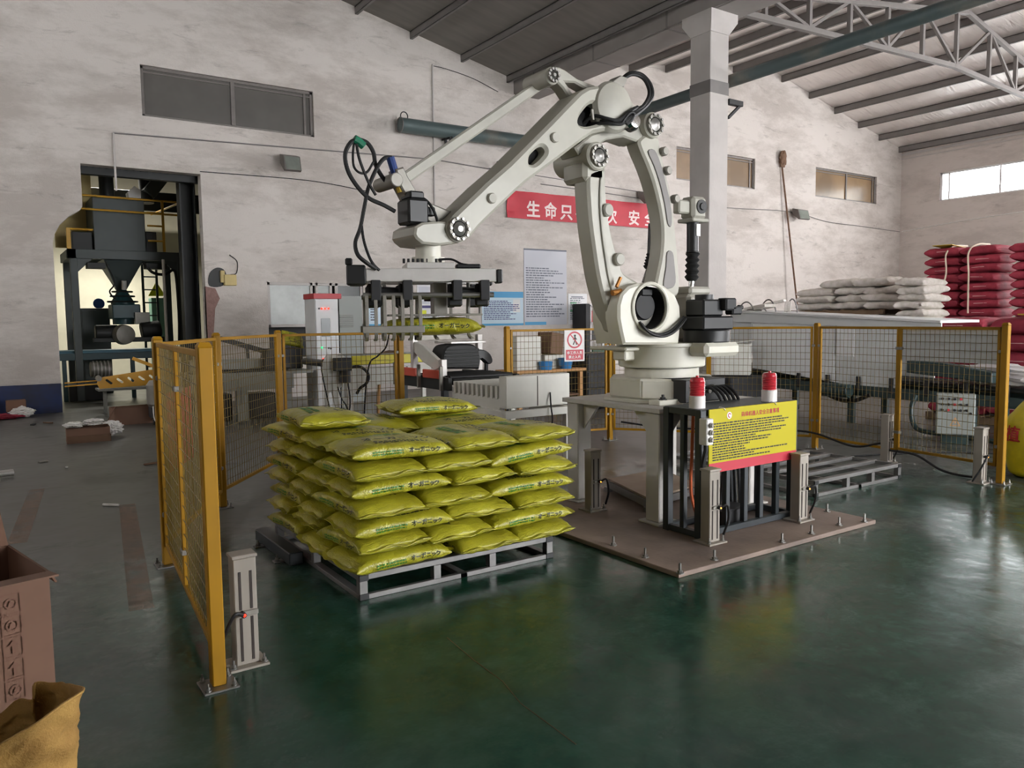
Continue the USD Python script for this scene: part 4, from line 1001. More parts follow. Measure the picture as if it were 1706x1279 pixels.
single('transformer_box', MB().box((4.5, 3.84, 0.034), (4.78, 4.0, 0.16), 0.008).box((4.48, 3.83, 0.155), (4.8, 4.01, 0.165), 0.003), 'dark_plate', 'low dark box on the floor inside the guard cage', 'box')
for k, pts in enumerate(([(4.24, 3.9, 0.9), (4.25, 3.92, 0.6), (4.28, 3.95, 0.3), (4.36, 3.92, 0.06), (4.44, 3.88, 0.05)], [(4.3, 3.85, 0.9), (4.32, 3.87, 0.5), (4.34, 3.9, 0.2), (4.42, 3.97, 0.05)])):
    single('cable', MB().tube(spline(pts, 8), 0.012, 8), 'cable_orange' if k == 0 else 'rubber', ('orange cable hanging inside the left end of the guard cage', 'black cable hanging inside the left end of the guard cage')[k], 'cable')
single('cable', MB().tube(spline([(4.62, 3.92, 0.9), (4.6, 3.92, 0.5), (4.58, 3.93, 0.25), (4.6, 4.02, 0.1)], 8), 0.016, 8), 'rubber', 'thick black cable hanging inside the cage behind the yellow sign', 'cable')

# the yellow safety board on the cage front
SX0, SX1, SZ0, SZ1, SY = 4.2, 5.19, 0.50, 0.955, 3.715
sg = Thing('safety_board', 'yellow safety notice board with a red foot hung on the cage', 'sign', loc=(SX0, SY, SZ0))
board = sg.part('board', MB().box((SX0, SY, SZ0), (SX1, SY + 0.012, SZ1), 0.002), 'sign_yellow', smooth=False)
EX, EZ = (1, 0, 0), (0, 0, 1)
sg.part('red_band', MB().box((SX0 + 0.001, SY - 0.001, SZ0 + 0.001), (SX1 - 0.001, SY + 0.001, SZ0 + 0.07), 0), 'sign_red', smooth=False)
v, f, w = glyph_flat('码垛机器人安全注意事项', 0.038, 1.04)
sg.part('title_lettering', flat_on(v, f, (SX0 + 0.34, SY, SZ1 - 0.075), EX, EZ, lift=0.0015), 'ink_red', smooth=False)
rl_ = np.random.default_rng(5)
v, f = dashes(0.9, [0.335 - 0.0185 * k for k in range(15)], rl_, (0.35, 0.98), 0.5)
sg.part('small_print', flat_on(v, f, (SX0 + 0.035, SY, SZ0 + 0.01), EX, EZ, lift=0.0015), 'ink', smooth=False)
v = np.vstack([circle(0, 0, 0.026, 28), circle(0, 0, 0.0, 1)])
sg.part('logo_disc', flat_on(v, np.array([(k, (k + 1) % 28, 28) for k in range(28)]), (SX0 + 0.21, SY, SZ1 - 0.055), EX, EZ, lift=0.0015), 'sign_white', smooth=False)
th = np.linspace(0.3, 5.2, 20)
q = np.vstack([np.column_stack([0.017 * np.cos(th), 0.017 * np.sin(th)]), np.column_stack([0.010 * np.cos(th), 0.010 * np.sin(th)])])
sg.part('logo_mark', flat_on(q, np.array([x for k in range(19) for x in ((k, k + 1, k + 21), (k, k + 21, k + 20))]), (SX0 + 0.21, SY, SZ1 - 0.055), EX, EZ, lift=0.0025), 'ink_red', smooth=False)
for x in (SX0 + 0.15, SX0 + 0.72):
    sg.part('wire_tie', MB().tube([(x + 0.02 * math.cos(t), SY + 0.02 + 0.03 * math.sin(t), SZ1 - 0.005 + 0.01 * math.sin(2 * t)) for t in np.linspace(0, 2 * math.pi, 14)], 0.003, 5), 'alu', smooth=30)

bx = Thing('button_box', 'white push-button box on the cage beside the yellow sign', 'button box', loc=(4.15, 3.69, 0.72))
bx.part('housing', MB().box((4.115, 3.66, 0.715), (4.185, 3.735, 0.9), 0.006), 'label_white', smooth=False)
for k in range(3):
    z = 0.855 - 0.05 * k
    bx.part('push_button', MB().cyl((4.15, 3.662, z), (4.15, 3.645, z), 0.019, n=18).cyl((4.15, 3.646, z), (4.15, 3.637, z), 0.013, n=16, bev=0.003), 'alu_dull')
bx.part('cable_gland', MB().cyl((4.15, 3.7, 0.715), (4.15, 3.7, 0.66), 0.016, n=12), 'rubber')
bx.part('drop_cable', MB().tube(spline([(4.15, 3.7, 0.67), (4.14, 3.72, 0.55), (4.17, 3.76, 0.35), (4.22, 3.83, 0.12), (4.26, 3.86, 0.05)], 8), 0.017, 8), 'rubber')


def beacon(x, y, z, label):
    b = Thing('warning_beacon', label, 'warning light', loc=(x, y, z), group='red beacons on the guard cage')
    b.part('base', MB().lathe([(0, 0), (0.058, 0), (0.058, 0.085), (0.05, 0.09), (0, 0.09)], (x, y, z), n=32), 'beacon_white')
    pr = [(0.052, 0.09)]
    for k in range(9):
        pr += [(0.056, 0.094 + 0.012 * k), (0.053, 0.1 + 0.012 * k)]
    b.part('red_lens', MB().lathe([(0, 0.09)] + pr + [(0.053, 0.205), (0.045, 0.218), (0.03, 0.222), (0, 0.222)], (x, y, z), n=32), 'beacon_red', smooth=40)
    b.part('top_knob', MB().lathe([(0, 0.22), (0.012, 0.22), (0.012, 0.232), (0, 0.234)], (x, y, z), n=14), 'beacon_red')


beacon(4.235, 3.86, ZC + 0.024, 'red and white beacon at the left end of the cage, beside the robot cables')
beacon(4.99, 3.82, ZC + 0.024, 'red and white beacon standing above the yellow sign')


# light-curtain and stop posts
def sensor_post(x, y, label, lean=0.0, z0=0.0, side=1, led='led_red', h=0.52, cable=True):
    p = Thing('sensor_post', label, 'sensor post', loc=(x, y, z0), group='grey sensor posts around the cell')
    w, d = 0.105, 0.085
    p.part('foot_plate', MB().box((x - 0.09, y - 0.08, z0), (x + 0.09, y + 0.08, z0 + 0.012), 0.002), 'post_paint', smooth=False)
    p.part('channel_body', MB().prism([(x - w / 2, z0 + 0.012), (x + w / 2, z0 + 0.012), (x + w / 2 + lean, z0 + h - 0.012), (x - w / 2 + lean, z0 + h - 0.012)], y - d / 2, y + d / 2, bev=0.004), 'post_paint', smooth=False)
    p.part('top_cap', MB().box((x - w / 2 + lean - 0.006, y - d / 2 - 0.006, z0 + h - 0.012), (x + w / 2 + lean + 0.006, y + d / 2 + 0.006, z0 + h + 0.004), 0.003), 'post_paint', smooth=False)
    for s in (-1, 1):
        for a, b in ((0.06, 0.45), (0.52, 0.86)):
            k = lambda t: lean * t
            p.part('slot', MB().prism([(x + s * 0.025 - 0.006 + k(a), z0 + h * a), (x + s * 0.025 + 0.006 + k(a), z0 + h * a), (x + s * 0.025 + 0.006 + k(b), z0 + h * b), (x + s * 0.025 - 0.006 + k(b), z0 + h * b)], y - d / 2 - 0.002, y - d / 2 + 0.004), 'slot_dark', smooth=False)
    for sx in (-0.07, 0.07):
        p.part('anchor_bolt', bolt(MB(), x + sx, y - 0.055, z0 + 0.012, 0.011, 0.02), 'bare_steel')
    zs = z0 + h * 0.49
    p.part('cross_clip', MB().box((x - 0.03 + lean / 2, y - d / 2 - 0.014, zs - 0.012), (x + w / 2 + lean / 2, y - d / 2, zs + 0.012), 0.003), 'alu_dull', smooth=False)
    sx = x + (-side) * 0.02 + lean / 2
    sn = p.part('sensor', MB().cyl((sx, y - d / 2 - 0.035, zs), (sx, y - d / 2, zs), 0.013, n=12), 'rubber')
    p.part('indicator', MB().lathe([(0, -0.006), (0.006, -0.004), (0.008, 0), (0, 0)], (sx + 0.002, y - d / 2 - 0.035, zs), (0, 1, 0), 12), led, under=sn)
    if cable:
        e = -side * 0.12
        p.part('sensor_cable', MB().tube(spline([(sx, y - d / 2 - 0.03, zs), (sx + e * 0.4, y - d / 2 - 0.05, zs + 0.015), (sx + e * 0.8, y - d / 2 - 0.02, zs - 0.1), (sx + e, y, z0 + 0.03)], 8), 0.0085, 8), 'rubber')
    return p


sensor_post(0.955, 3.66, 'leaning grey sensor post with a red light beside the near yellow fence post', 0.0, led='led_red', h=0.53)
sensor_post(4.10, 4.86, 'plain grey sensor post beside the robot stand leg, behind the bag pallet', z0=0.032, led='led_orange', h=0.5, side=-1)
sensor_post(4.15, 3.655, 'grey slotted sensor post at the cage corner below the button box', z0=0.032, led='led_orange', side=-1)
sensor_post(5.16, 3.66, 'grey slotted sensor post below the right end of the yellow sign', z0=0.032, led='led_orange', side=-1)
sensor_post(8.1, 4.66, 'grey sensor post at the far corner of the empty pallet', led='led_orange', side=-1, h=0.53)
sensor_post(7.80, 3.56, 'grey sensor post beside the right end post of the yellow fence', led='led_orange', side=1, h=0.53)


# ------------------------------------------------------------------ steel pallets
pm('pallet_steel', S(132, 130, 128), 0.42, 0.5, var=0.25, scale=5)


def pallet(x0, y0, lx, ly, label, h=0.15, n=9):
    p = Thing('steel_pallet', label, 'pallet', loc=(x0, y0, 0), group='welded steel pallets')
    t = 0.05
    for x in (x0, x0 + lx / 2 - t / 2, x0 + lx - t):
        p.part('floor_runner', MB().box((x, y0, 0.0), (x + t, y0 + ly, 0.03), 0.002), 'pallet_steel', smooth=False)
    for y in (y0, y0 + ly - t):
        p.part('floor_runner', MB().box((x0, y, 0.0), (x0 + lx, y + t * 0.6, 0.03), 0.002), 'pallet_steel', smooth=False)
    for y in (y0, y0 + ly / 2 - t / 2, y0 + ly - t):
        for fx in (0, 0.36, 0.66, 1):
            x = x0 + (lx - t) * fx
            p.part('leg_block', MB().box((x, y, 0.03), (x + t, y + t, h - 0.035), 0.002), 'pallet_steel', smooth=False)
    for k in range(n):
        y = y0 + (ly - 0.055) * k / (n - 1)
        p.part('deck_slat', MB().box((x0, y, h - 0.035), (x0 + lx, y + 0.055, h), 0.003), 'pallet_steel', smooth=False)
    for x in (x0, x0 + lx - 0.04):
        p.part('end_channel', MB().box((x + 0.001, y0 + 0.005, h - 0.04), (x + 0.039, y0 + ly - 0.005, h - 0.005), 0.002), 'pallet_steel', smooth=False)
    for x in (x0, x0 + lx - t - 0.004):
        for z in (0.0, h - 0.04):
            p.part('end_cap', MB().box((x - 0.002, y0 - 0.004, z), (x + t + 0.006, y0 + 0.01, z + 0.036), 0.002), 'black_paint', smooth=False)
    return p


pallet(1.725, 4.11, 1.39, 1.55, 'grey steel pallet under the yellow bag stack')
pallet(6.03, 4.12, 1.4, 1.8, 'empty grey steel pallet with open slats, right of the yellow sign', n=8)

# dark stop rail on the floor beside the loaded pallet
sr = Thing('stop_rail', 'short dark steel stop block bolted to the floor left of the loaded pallet', 'stop', loc=(1.66, 5.25, 0))
sr.part('rail', MB().box((1.605, 4.98, 0.0), (1.70, 5.75, 0.085), 0.006), 'cage_paint', smooth=False)
for y in (5.12, 5.55):
    sr.part('lug', MB().box((1.54, y - 0.03, 0), (1.606, y + 0.03, 0.012), 0.002), 'bare_steel', smooth=False)
    sr.part('anchor_bolt', bolt(MB(), 1.565, y, 0.012, 0.013, 0.02), 'bare_steel')

# plywood sheet on a low frame behind the stand
pw = Thing('plywood_sheet', 'pale plywood sheet on a low frame behind the robot stand leg', 'plywood sheet', loc=(5.2, 5.8, 0))
c4 = [(4.663, 5.304, 0.15)[:2], (4.409, 4.532, 0.15)[:2], (5.126, 4.654, 0.15)[:2], (5.379, 5.367, 0.15)[:2]]
pw.part('sheet', MB().prism(c4, 0.132, 0.15, plane='xy', bev=0.002), 'plywood', smooth=False)
m = MB()
for i in range(4):
    a, b = np.array(c4[i]), np.array(c4[(i + 1) % 4])
    m.bar((*a, 0.10), (*b, 0.10), 0.04, 0.06)
pw.part('low_frame', m, 'steel_grey', smooth=False)
for c in c4:
    pw.part('foot', MB().box((c[0] - 0.03, c[1] - 0.03, 0), (c[0] + 0.03, c[1] + 0.03, 0.075), 0.003), 'steel_grey', smooth=False)

# ------------------------------------------------------------------ filled yellow bags
MATS['bag_yellow'] = usdkit.material(stage, '/World/Looks/bag_yellow', {
    't': ('texture_coordinate', {}), 'o': ('object_info', {}), 'n': ('noise_texture', dict(scale=5.0, detail=5.0)), 'r': ('rgb_ramp', dict(ramp=[(0.0, S(156, 150, 36)), (0.35, S(156, 150, 36)), (0.65, S(184, 179, 50)), (1.0, S(184, 179, 50))])),
    'm': ('mapping', dict(scale=(1.6, 0.8, 1.0))), 'n2': ('noise_texture', dict(scale=20.0, detail=5.0, roughness=0.6, distortion=0.8)), 'b': ('bump', dict(strength=0.55, distance=0.02)),
    'p': ('principled_bsdf', dict(roughness=0.3, specular_ior_level=0.5, coat_weight=0.15, coat_roughness=0.25))},
    [('t.object', 'n.vector'), ('n.fac', 'r.fac'), ('r.color', 'p.base_color'), ('t.object', 'm.vector'), ('m.vector', 'n2.vector'), ('n2.fac', 'b.height'), ('b.normal', 'p.normal')], surface='p.BSDF')
pm('bag_ink', S(44, 52, 24), 0.5)
pm('bag_green', S(70, 128, 40), 0.5)
BL, BW, BT = 0.655, 0.468, 0.115


def sgn_pow(x, p):
    return np.sign(x) * np.abs(x) ** p


def bag_surface(u, th, seed, L=BL, W=BW, T=BT, flat=0.55, endp=4.5, lumpy=0.022):
    """the skin of a filled bag: u in [-1, 1] along it, th around it; thin sealed ends, bulging middle, creases"""
    c, s = np.cos(th), np.sin(th)
    e = np.clip(1 - np.abs(u) ** endp, 0, 1) ** 0.62
    wid = W / 2 * (0.965 + 0.035 * np.abs(u) ** 3 - 0.02 * (1 - u * u))
    y = wid * sgn_pow(c, 0.72) * (1 - 0.02 * e * np.abs(s))
    z = T / 2 * (0.05 + 0.95 * e) * sgn_pow(s, flat)
    x = u * L / 2 * (1 - 0.035 * np.abs(c) ** 2 * (np.abs(u) > 0.6) * (np.abs(u) - 0.6) / 0.4)
    P = np.stack([x, y, z], -1)
    q = np.stack([x * 9, y * 7, z * 14 + seed * 3.7], -1)
    lump = (meshkit.fbm(q * 0.7, 3, seed) - 0.5) * lumpy
    crease = (np.abs(meshkit.noise(np.stack([x * 34 + 4 * z, y * 9, z * 22 + seed], -1), seed + 5) - 0.5) - 0.25) * 0.016 * (0.35 + np.abs(c) ** 2)
    fan = np.sin(y * 95 + 3 * meshkit.noise(q, seed + 9)) * 0.006 * np.clip((np.abs(u) - 0.62) / 0.3, 0, 1) * e
    nrm = np.stack([0 * x, c * T / W * 2.0, s], -1)
    nrm /= np.linalg.norm(nrm, axis=-1, keepdims=True) + 1e-9
    P = P + nrm * ((lump + crease) * (0.25 + 0.75 * e) + fan)[..., None]
    # slump: corners droop a little
    P[..., 2] -= 0.010 * np.abs(u) ** 3 * (0.5 + np.abs(c))
    return P, nrm


def bag_mesh(seed, nu=46, nt=40, **k):
    u = np.sin(np.linspace(-np.pi / 2, np.pi / 2, nu) * 0.97) / math.sin(np.pi / 2 * 0.97)
    t = np.arange(nt) * 2 * np.pi / nt
    U, T = np.meshgrid(u, t, indexing='ij')
    P, _ = bag_surface(U, T, seed, **k)
    V = P.reshape(-1, 3)
    F = [(i * nt + j, (i + 1) * nt + j, (i + 1) * nt + (j + 1) % nt, i * nt + (j + 1) % nt) for i in range(nu - 1) for j in range(nt)]
    F = tris(np.array(F))
    n = len(V)
    V = np.vstack([V, P[0].mean(0), P[-1].mean(0)])
    caps = [(n, j, (j + 1) % nt) for j in range(nt)] + [(n + 1, (nu - 1) * nt + (j + 1) % nt, (nu - 1) * nt + j) for j in range(nt)]
    F = np.vstack([F, caps])
    return V, F[:, ::-1] if trimesh.Trimesh(V, F, process=False).volume < 0 else F


def refine(v2, f, size):
    v3 = np.column_stack([v2, np.zeros(len(v2))])
    v, f = trimesh.remesh.subdivide_to_size(v3, f, size, max_iter=8)
    return v[:, :2], f


def print_on_side(v2, f, u0, seed, side, zc, lift=0.003, **k):
    """lettering on the long side of a bag: x metres along it, y metres up it"""
    x = u0 + v2[:, 0]
    s = side
    u = (x if s < 0 else -x) / (BL / 2)
    zz = np.clip((zc + v2[:, 1]) / (BT / 2), -0.95, 0.95)
    th = np.arcsin(sgn_pow(zz, 1 / 0.55))
    th = th if s > 0 else np.pi - th
    P, n = bag_surface(u, th, seed, **k)
    V = P + n * lift
    a = V[f]
    bad = np.einsum('ij,ij->i', np.cross(a[:, 1] - a[:, 0], a[:, 2] - a[:, 0]), n[f].mean(1)) < 0
    f = f.copy()
    f[bad] = f[bad][:, ::-1]
    return V, f


def print_on_top(v2, f, x0, y0, seed, lift=0.003):
    x, y = x0 + v2[:, 0], y0 + v2[:, 1]
    u = np.clip(x / (BL / 2), -0.97, 0.97)
    c = np.clip(y / (BW / 2 * 0.97), -0.93, 0.93)
    th = np.arccos(sgn_pow(c, 1 / 0.72))
    P, n = bag_surface(u, th, seed)
    V = P + n * lift
    a = V[f]
    bad = np.cross(a[:, 1] - a[:, 0], a[:, 2] - a[:, 0])[:, 2] < 0
    f = f.copy()
    f[bad] = f[bad][:, ::-1]
    return V, f


def bag_parts(b, seed, top=True):
    b.part('sack', bag_mesh(seed), 'bag_yellow', smooth=True)
    for e in (-1, 1):
        m = MB()
        yy = np.linspace(-BW / 2 * 0.97, BW / 2 * 0.97, 22)
        base, _ = bag_surface(np.full(22, e * 0.995), np.arccos(sgn_pow(np.clip(yy / (BW / 2 * 1.0), -1, 1), 1 / 0.72)), seed)
        w = 0.022 + 0.006 * np.sin(yy * 40 + seed)
        zz = base[:, 2].mean() + 0.006 * np.sin(yy * 30 + seed * 2)
        A = np.column_stack([base[:, 0] - e * 0.012, yy, zz])
        B = np.column_stack([base[:, 0] + e * w, yy, zz - 0.004 + 0.006 * np.sin(yy * 22 + 2 * seed)])
        t_ = np.array([0, 0, 0.0018])
        V = np.vstack([A - t_, B - t_, B + t_, A + t_])
        F = []
        for r in range(4):
            for i in range(21):
                F.append((r * 22 + i, r * 22 + i + 1, ((r + 1) % 4) * 22 + i + 1, ((r + 1) % 4) * 22 + i))
        F = tris(np.array(F))
        b.part('sealed_end', (V, F if e < 0 else F[:, ::-1]), 'bag_yellow', smooth=40)
    v, f, w = glyph_flat('オーガニック', 0.036, 0.95)
    v, f = refine(v, f, 0.014)
    for s in (-1, 1):
        b.part('side_lettering', print_on_side(v, f, 0.035, seed, s, -0.012), 'bag_ink', smooth=False)
        g = np.random.default_rng(seed + 3)
        dv, df = dashes(0.2, [0.0, 0.016], g, (0.95, 1.0), 0.62, (0.6, 1.0))
        dv, df = refine(dv, df, 0.014)
        b.part('green_lettering', print_on_side(dv, df, -0.19, seed, s, -0.016), 'bag_green', smooth=False)
    if top:
        v, f, w = glyph_flat('オーガニック', 0.075, 1.0)
        v, f = refine(v, f, 0.02)
        b.part('top_lettering', print_on_top(v, f, -0.20, -0.10, seed), 'bag_ink', smooth=False)
        g = np.random.default_rng(seed + 8)
        dv, df = dashes(0.34, [0.0, 0.024], g, (0.9, 1.0), 0.6, (0.6, 1.2))
        dv, df = refine(dv, df, 0.02)
        b.part('top_small_print', print_on_top(dv, df, -0.15, -0.165, seed), 'bag_ink', smooth=False)
        dv, df = dashes(0.30, [0.0, 0.045], g, (0.9, 1.0), 0.7, (0.8, 1.2))
        dv, df = refine(dv, df, 0.02)
        b.part('green_lettering', print_on_top(dv, df, -0.17, 0.06, seed), 'bag_green', smooth=False)


PX, PY, PZ = 1.66, 4.04, 0.15     # near left corner of the stack, top of the pallet
LA, LB = 0.66, 0.47
SIDE = 2 * LB + LA
# one layer: (x, y, turned along y?, words for its place); the next layer is the mirror image
LAY = [(LA / 2, LB / 2, 0, 'front row', 0), (LA + LB / 2, LA / 2, 1, 'front row', 1), (LA + LB * 1.5, LA / 2, 1, 'front row', 2),
       (LA / 2, LB * 1.5, 0, 'middle row', 0), (SIDE - LA / 2, LA + LB / 2, 0, 'middle row', 2),
       (LB / 2, SIDE - LA / 2, 1, 'back row', 0), (LB * 1.5, SIDE - LA / 2, 1, 'back row', 1), (SIDE - LA / 2, SIDE - LB / 2, 0, 'back row', 2)]
ORD = ['bottom', 'second', 'third', 'fourth', 'fifth', 'sixth', 'seventh', 'top']
WHERE = ['left', 'middle', 'right']
STEP = 0.107
protos = []
rb_ = np.random.default_rng(11)
GROUP = 'filled yellow bags stacked on the steel pallet'


def place_bag(x, y, z, yaw, label, group=GROUP, tilt=(0, 0), name='fertilizer_bag'):
    k = int(rb_.integers(0, 5))
    if len(protos) < 5:
        k = len(protos)
        b = Thing(name, label, 'bag', loc=(x, y, z), group=group, local=True)
        xf = UsdGeom.Xform(b.prim)
        xf.ClearXformOpOrder()
        xf.AddTranslateOp(opSuffix='at').Set(Gf.Vec3d(x, y, z))
        xf.AddRotateXYZOp(opSuffix='turn').Set(Gf.Vec3f(tilt[0], tilt[1], yaw))
        bag_parts(b, 20 + k)
        protos.append(b)
    else:
        copy_of(protos[k], name, label, 'bag', (x, y, z), (tilt[0], tilt[1], yaw), group)


for lay in range(7):
    for (x, y, turned, row, col) in LAY:
        mir = lay % 2 == 1
        xx = SIDE - x if mir else x
        cc = 2 - col if mir else col
        if row == 'middle row' and lay < 6 and False:
            continue
        jx, jy = rb_.normal(0, 0.012, 2)
        yaw = (90 if turned else 0) + rb_.normal(0, 1.8) + (180 if rb_.random() < 0.25 else 0)
        lab = f'yellow bag, {ORD[lay]} layer of the pallet stack, {row}, {WHERE[cc]}'
        place_bag(PX + xx + jx, PY + y + jy, PZ + STEP * (lay + 0.5) + rb_.normal(0, 0.003), yaw, lab, tilt=(rb_.normal(0, 1.0), rb_.normal(0, 1.2)))
ZT = PZ + STEP * 7.5
place_bag(PX + 0.24, PY + 1.06, ZT + 0.005, 86, 'topmost yellow bag lying at the left rear of the stack', tilt=(1, 0))
place_bag(PX + 1.15, PY + 1.25, ZT, -4, 'topmost yellow bag lying at the right rear of the stack', tilt=(0, 1))
bc_ = gp(0.0, 0.0, 1.565)
place_bag(*bc_, math.degrees(GA), 'yellow bag held in the fingers of the robot gripper', group='yellow bag in the gripper')

# ------------------------------------------------------------------ yellow mesh fence
pm('fence_yellow', S(168, 122, 14), 0.55, col2=S(148, 108, 16), scale=2.0, spec=0.3)
pm('fence_wire', S(112, 94, 44), 0.5)
FH = 1.5


def fence_post(x, y, label, h=FH, cap=True):
    p = Thing('fence_post', label, 'fence post', loc=(x, y, 0), group='yellow fence posts')
    p.part('tube', MB().box((x - 0.03, y - 0.03, 0.01), (x + 0.03, y + 0.03, h), 0.005), 'fence_yellow')
    V = [(x + sx * 0.031, y + sy * 0.031, h) for sx, sy in ((-1, -1), (1, -1), (1, 1), (-1, 1))] + [(x + sx * 0.02, y + sy * 0.02, h + 0.02) for sx, sy in ((-1, -1), (1, -1), (1, 1), (-1, 1))]
    p.part('cap', MB().add(V, [(j, (j + 1) % 4, 4 + (j + 1) % 4, 4 + j) for j in range(4)] + [(3, 2, 1, 0), (4, 5, 6, 7)]), 'fence_yellow', smooth=False)
    p.part('foot_plate', MB().box((x - 0.075, y - 0.075, 0), (x + 0.075, y + 0.075, 0.01), 0.002), 'bare_steel', smooth=False)
    for sx in (-1, 1):
        for sy in (-1, 1):
            p.part('anchor_bolt', bolt(MB(), x + sx * 0.055, y + sy * 0.055, 0.01, 0.009, 0.015), 'bare_steel')


def fence_panel(a, b, label, z0=0.14, z1=FH - 0.02, mids=()):
    a, b = np.array([*a, 0.0]), np.array([*b, 0.0])
    d = (b - a) / np.linalg.norm(b - a)
    L = np.linalg.norm(b - a)
    p = Thing('mesh_fence', label, 'fence', loc=((a + b) / 2), group='yellow mesh fence sections')
    n = np.array([-d[1], d[0], 0])
    T = 0.028
    at = lambda s, z: a + d * s + [0, 0, z]
    for z in (z0, z1 - T):
        p.part('rail', MB().bar(at(0, z + T / 2), at(L, z + T / 2), T, T), 'fence_yellow', smooth=False)
    for s in (T / 2, *[q * L for q in mids], L - T / 2):
        p.part('stile', MB().bar(at(s, z0), at(s, z1), T, T, hint=n), 'fence_yellow', smooth=False)
    segs = []
    k = max(2, round((L - 2 * T) / 0.056))
    for i in range(1, k):
        s = T + (L - 2 * T) * i / k
        segs.append((at(s, z0 + T * 0.5), at(s, z1 - T * 0.5)))
    kz = max(2, round((z1 - z0) / 0.078))
    for i in range(1, kz):
        z = z0 + (z1 - z0) * i / kz
        segs.append((at(T * 0.5, z) + n * 0.004, at(L - T * 0.5, z) + n * 0.004))
    p.part('wire_mesh', MB().wires(segs, 0.0024), 'fence_wire', smooth=False, kind='stuff')
    for s in (-0.012, L + 0.012):
        for z in (0.35, 1.25):
            p.part('clamp', MB().obox(at(s, z), (0.05, 0.045, 0.03), math.atan2(d[1], d[0]), 0, 0.004), 'alu_dull', smooth=False)
    return p


A_, B_, C_, D_, E_, F_, G_, H_, I_ = (0.79, 3.5), (0.955, 5.5), (1.675, 6.96), (2.6, 8.2), (3.95, 8.05), (5.38, 8.0), (6.82, 7.73), (8.3, 5.68), (7.9, 3.42)


def along(a, b, s0, s1):
    a, b = np.array(a), np.array(b)
    d = (b - a) / np.linalg.norm(b - a)
    return a + d * s0, b - d * s1


fence_post(*A_, 'nearest yellow fence post at the front left of the cell')
fence_post(*B_, 'yellow fence post at the far end of the left-hand mesh fence sections')
fence_post(*C_, 'yellow fence post left of the bag stack where two panels meet')
fence_post(*D_, 'yellow fence post in front of the white switch cabinet')
fence_post(*E_, 'yellow fence post behind the gripper, left of the conveyor gap')
fence_post(*F_, 'yellow fence post right of the conveyor gap, left of the pedestrian sign')
fence_post(*G_, 'yellow fence post behind the robot base')
fence_post(*H_, 'yellow fence post behind the empty pallet')
fence_post(*I_, 'yellow fence post at the right end of the fence')
mid_ab = tuple((np.array(A_) + np.array(B_)) / 2)
fence_panel(*along(A_, mid_ab, 0.045, 0.0), 'nearer mesh fence section of the left side, seen edge-on')
fence_panel(*along(mid_ab, B_, 0.002, 0.045), 'farther mesh fence section of the left side, seen edge-on')
fence_panel(*along(B_, C_, 0.045, 0.045), 'slanting mesh fence section behind the edge-on left panels')
fence_panel(*along(C_, D_, 0.045, 0.045), 'mesh fence section left of the bag stack, before the packing table')
fence_panel(*along(D_, E_, 0.045, 0.045), 'mesh fence section before the white switch cabinet and yellow conveyor')
fence_panel(*along(F_, G_, 0.045, 0.045), 'mesh fence section carrying the pedestrian prohibition sign')
mgh = tuple((np.array(G_) + np.array(H_)) / 2)
fence_panel(*along(G_, mgh, 0.045, 0.0), 'mesh fence section behind the turning column of the robot')
fence_panel(*along(mgh, H_, 0.002, 0.045), 'mesh fence section behind the red beacon, before the white covers')
mhi = tuple(np.array(H_) * 0.5 + np.array(I_) * 0.5)
fence_panel(*along(H_, mhi, 0.045, 0.0), 'mesh fence section before the white machine cover at the right')
fence_panel(*along(mhi, I_, 0.002, 0.045), 'last mesh fence section at the right, before the control box', z0=0.16)

# sign on the fence: white plate with a crossed-out walker and a red foot
fd = (np.array(G_) - np.array(F_)) / np.linalg.norm(np.array(G_) - np.array(F_))
fn = np.array([fd[1], -fd[0]])
so = np.array([*(np.array(F_) + fd * 0.785 + fn * 0.022), 1.06])
ux = np.array([*fd, 0.0])
ps = Thing('prohibition_sign', 'white and red no-entry sign with a crossed-out walker on the fence', 'sign', loc=so)
ps.part('plate', MB().obox(so + ux * 0.145 + [0, 0, 0.20], (0.29, 0.004, 0.40), math.atan2(fd[1], fd[0]), 0, 0.001), 'sign_white', smooth=False)
o = so + np.array([*fn, 0]) * 0.003
ps.part('red_field', flat_on(np.array([(0.02, 0.02), (0.27, 0.02), (0.27, 0.15), (0.02, 0.15)]), np.array([(0, 1, 2), (0, 2, 3)]), o, ux, EZ, 0.001), 'sign_red', smooth=False)
t = np.linspace(0, 2 * np.pi, 41)
q = np.vstack([np.column_stack([0.145 + 0.108 * np.cos(t), 0.275 + 0.108 * np.sin(t)]), np.column_stack([0.145 + 0.088 * np.cos(t), 0.275 + 0.088 * np.sin(t)])])
ring_f = np.array([x for k in range(40) for x in ((k, k + 1, k + 42), (k, k + 42, k + 41))])
ps.part('prohibition_ring', flat_on(q, ring_f, o, ux, EZ, 0.001), 'sign_red', smooth=False)
w = MB()
walker = [circle(0.15, 0.328, 0.015, 12), [(0.14, 0.312), (0.162, 0.312), (0.165, 0.262), (0.14, 0.262)], [(0.14, 0.305), (0.118, 0.28), (0.124, 0.274), (0.146, 0.294)], [(0.16, 0.305), (0.182, 0.283), (0.176, 0.277), (0.158, 0.292)],
          [(0.142, 0.266), (0.156, 0.266), (0.132, 0.212), (0.118, 0.216)], [(0.15, 0.266), (0.165, 0.266), (0.182, 0.214), (0.168, 0.21)]]
V, F, n = [], [], 0
for pg in walker:
    pg = np.array(pg)
    V.append(pg)
    F += [(n, n + i, n + i + 1) for i in range(1, len(pg) - 1)]
    n += len(pg)
ps.part('walker', flat_on(np.vstack(V), np.array(F), o, ux, EZ, 0.0012), 'ink', smooth=False)
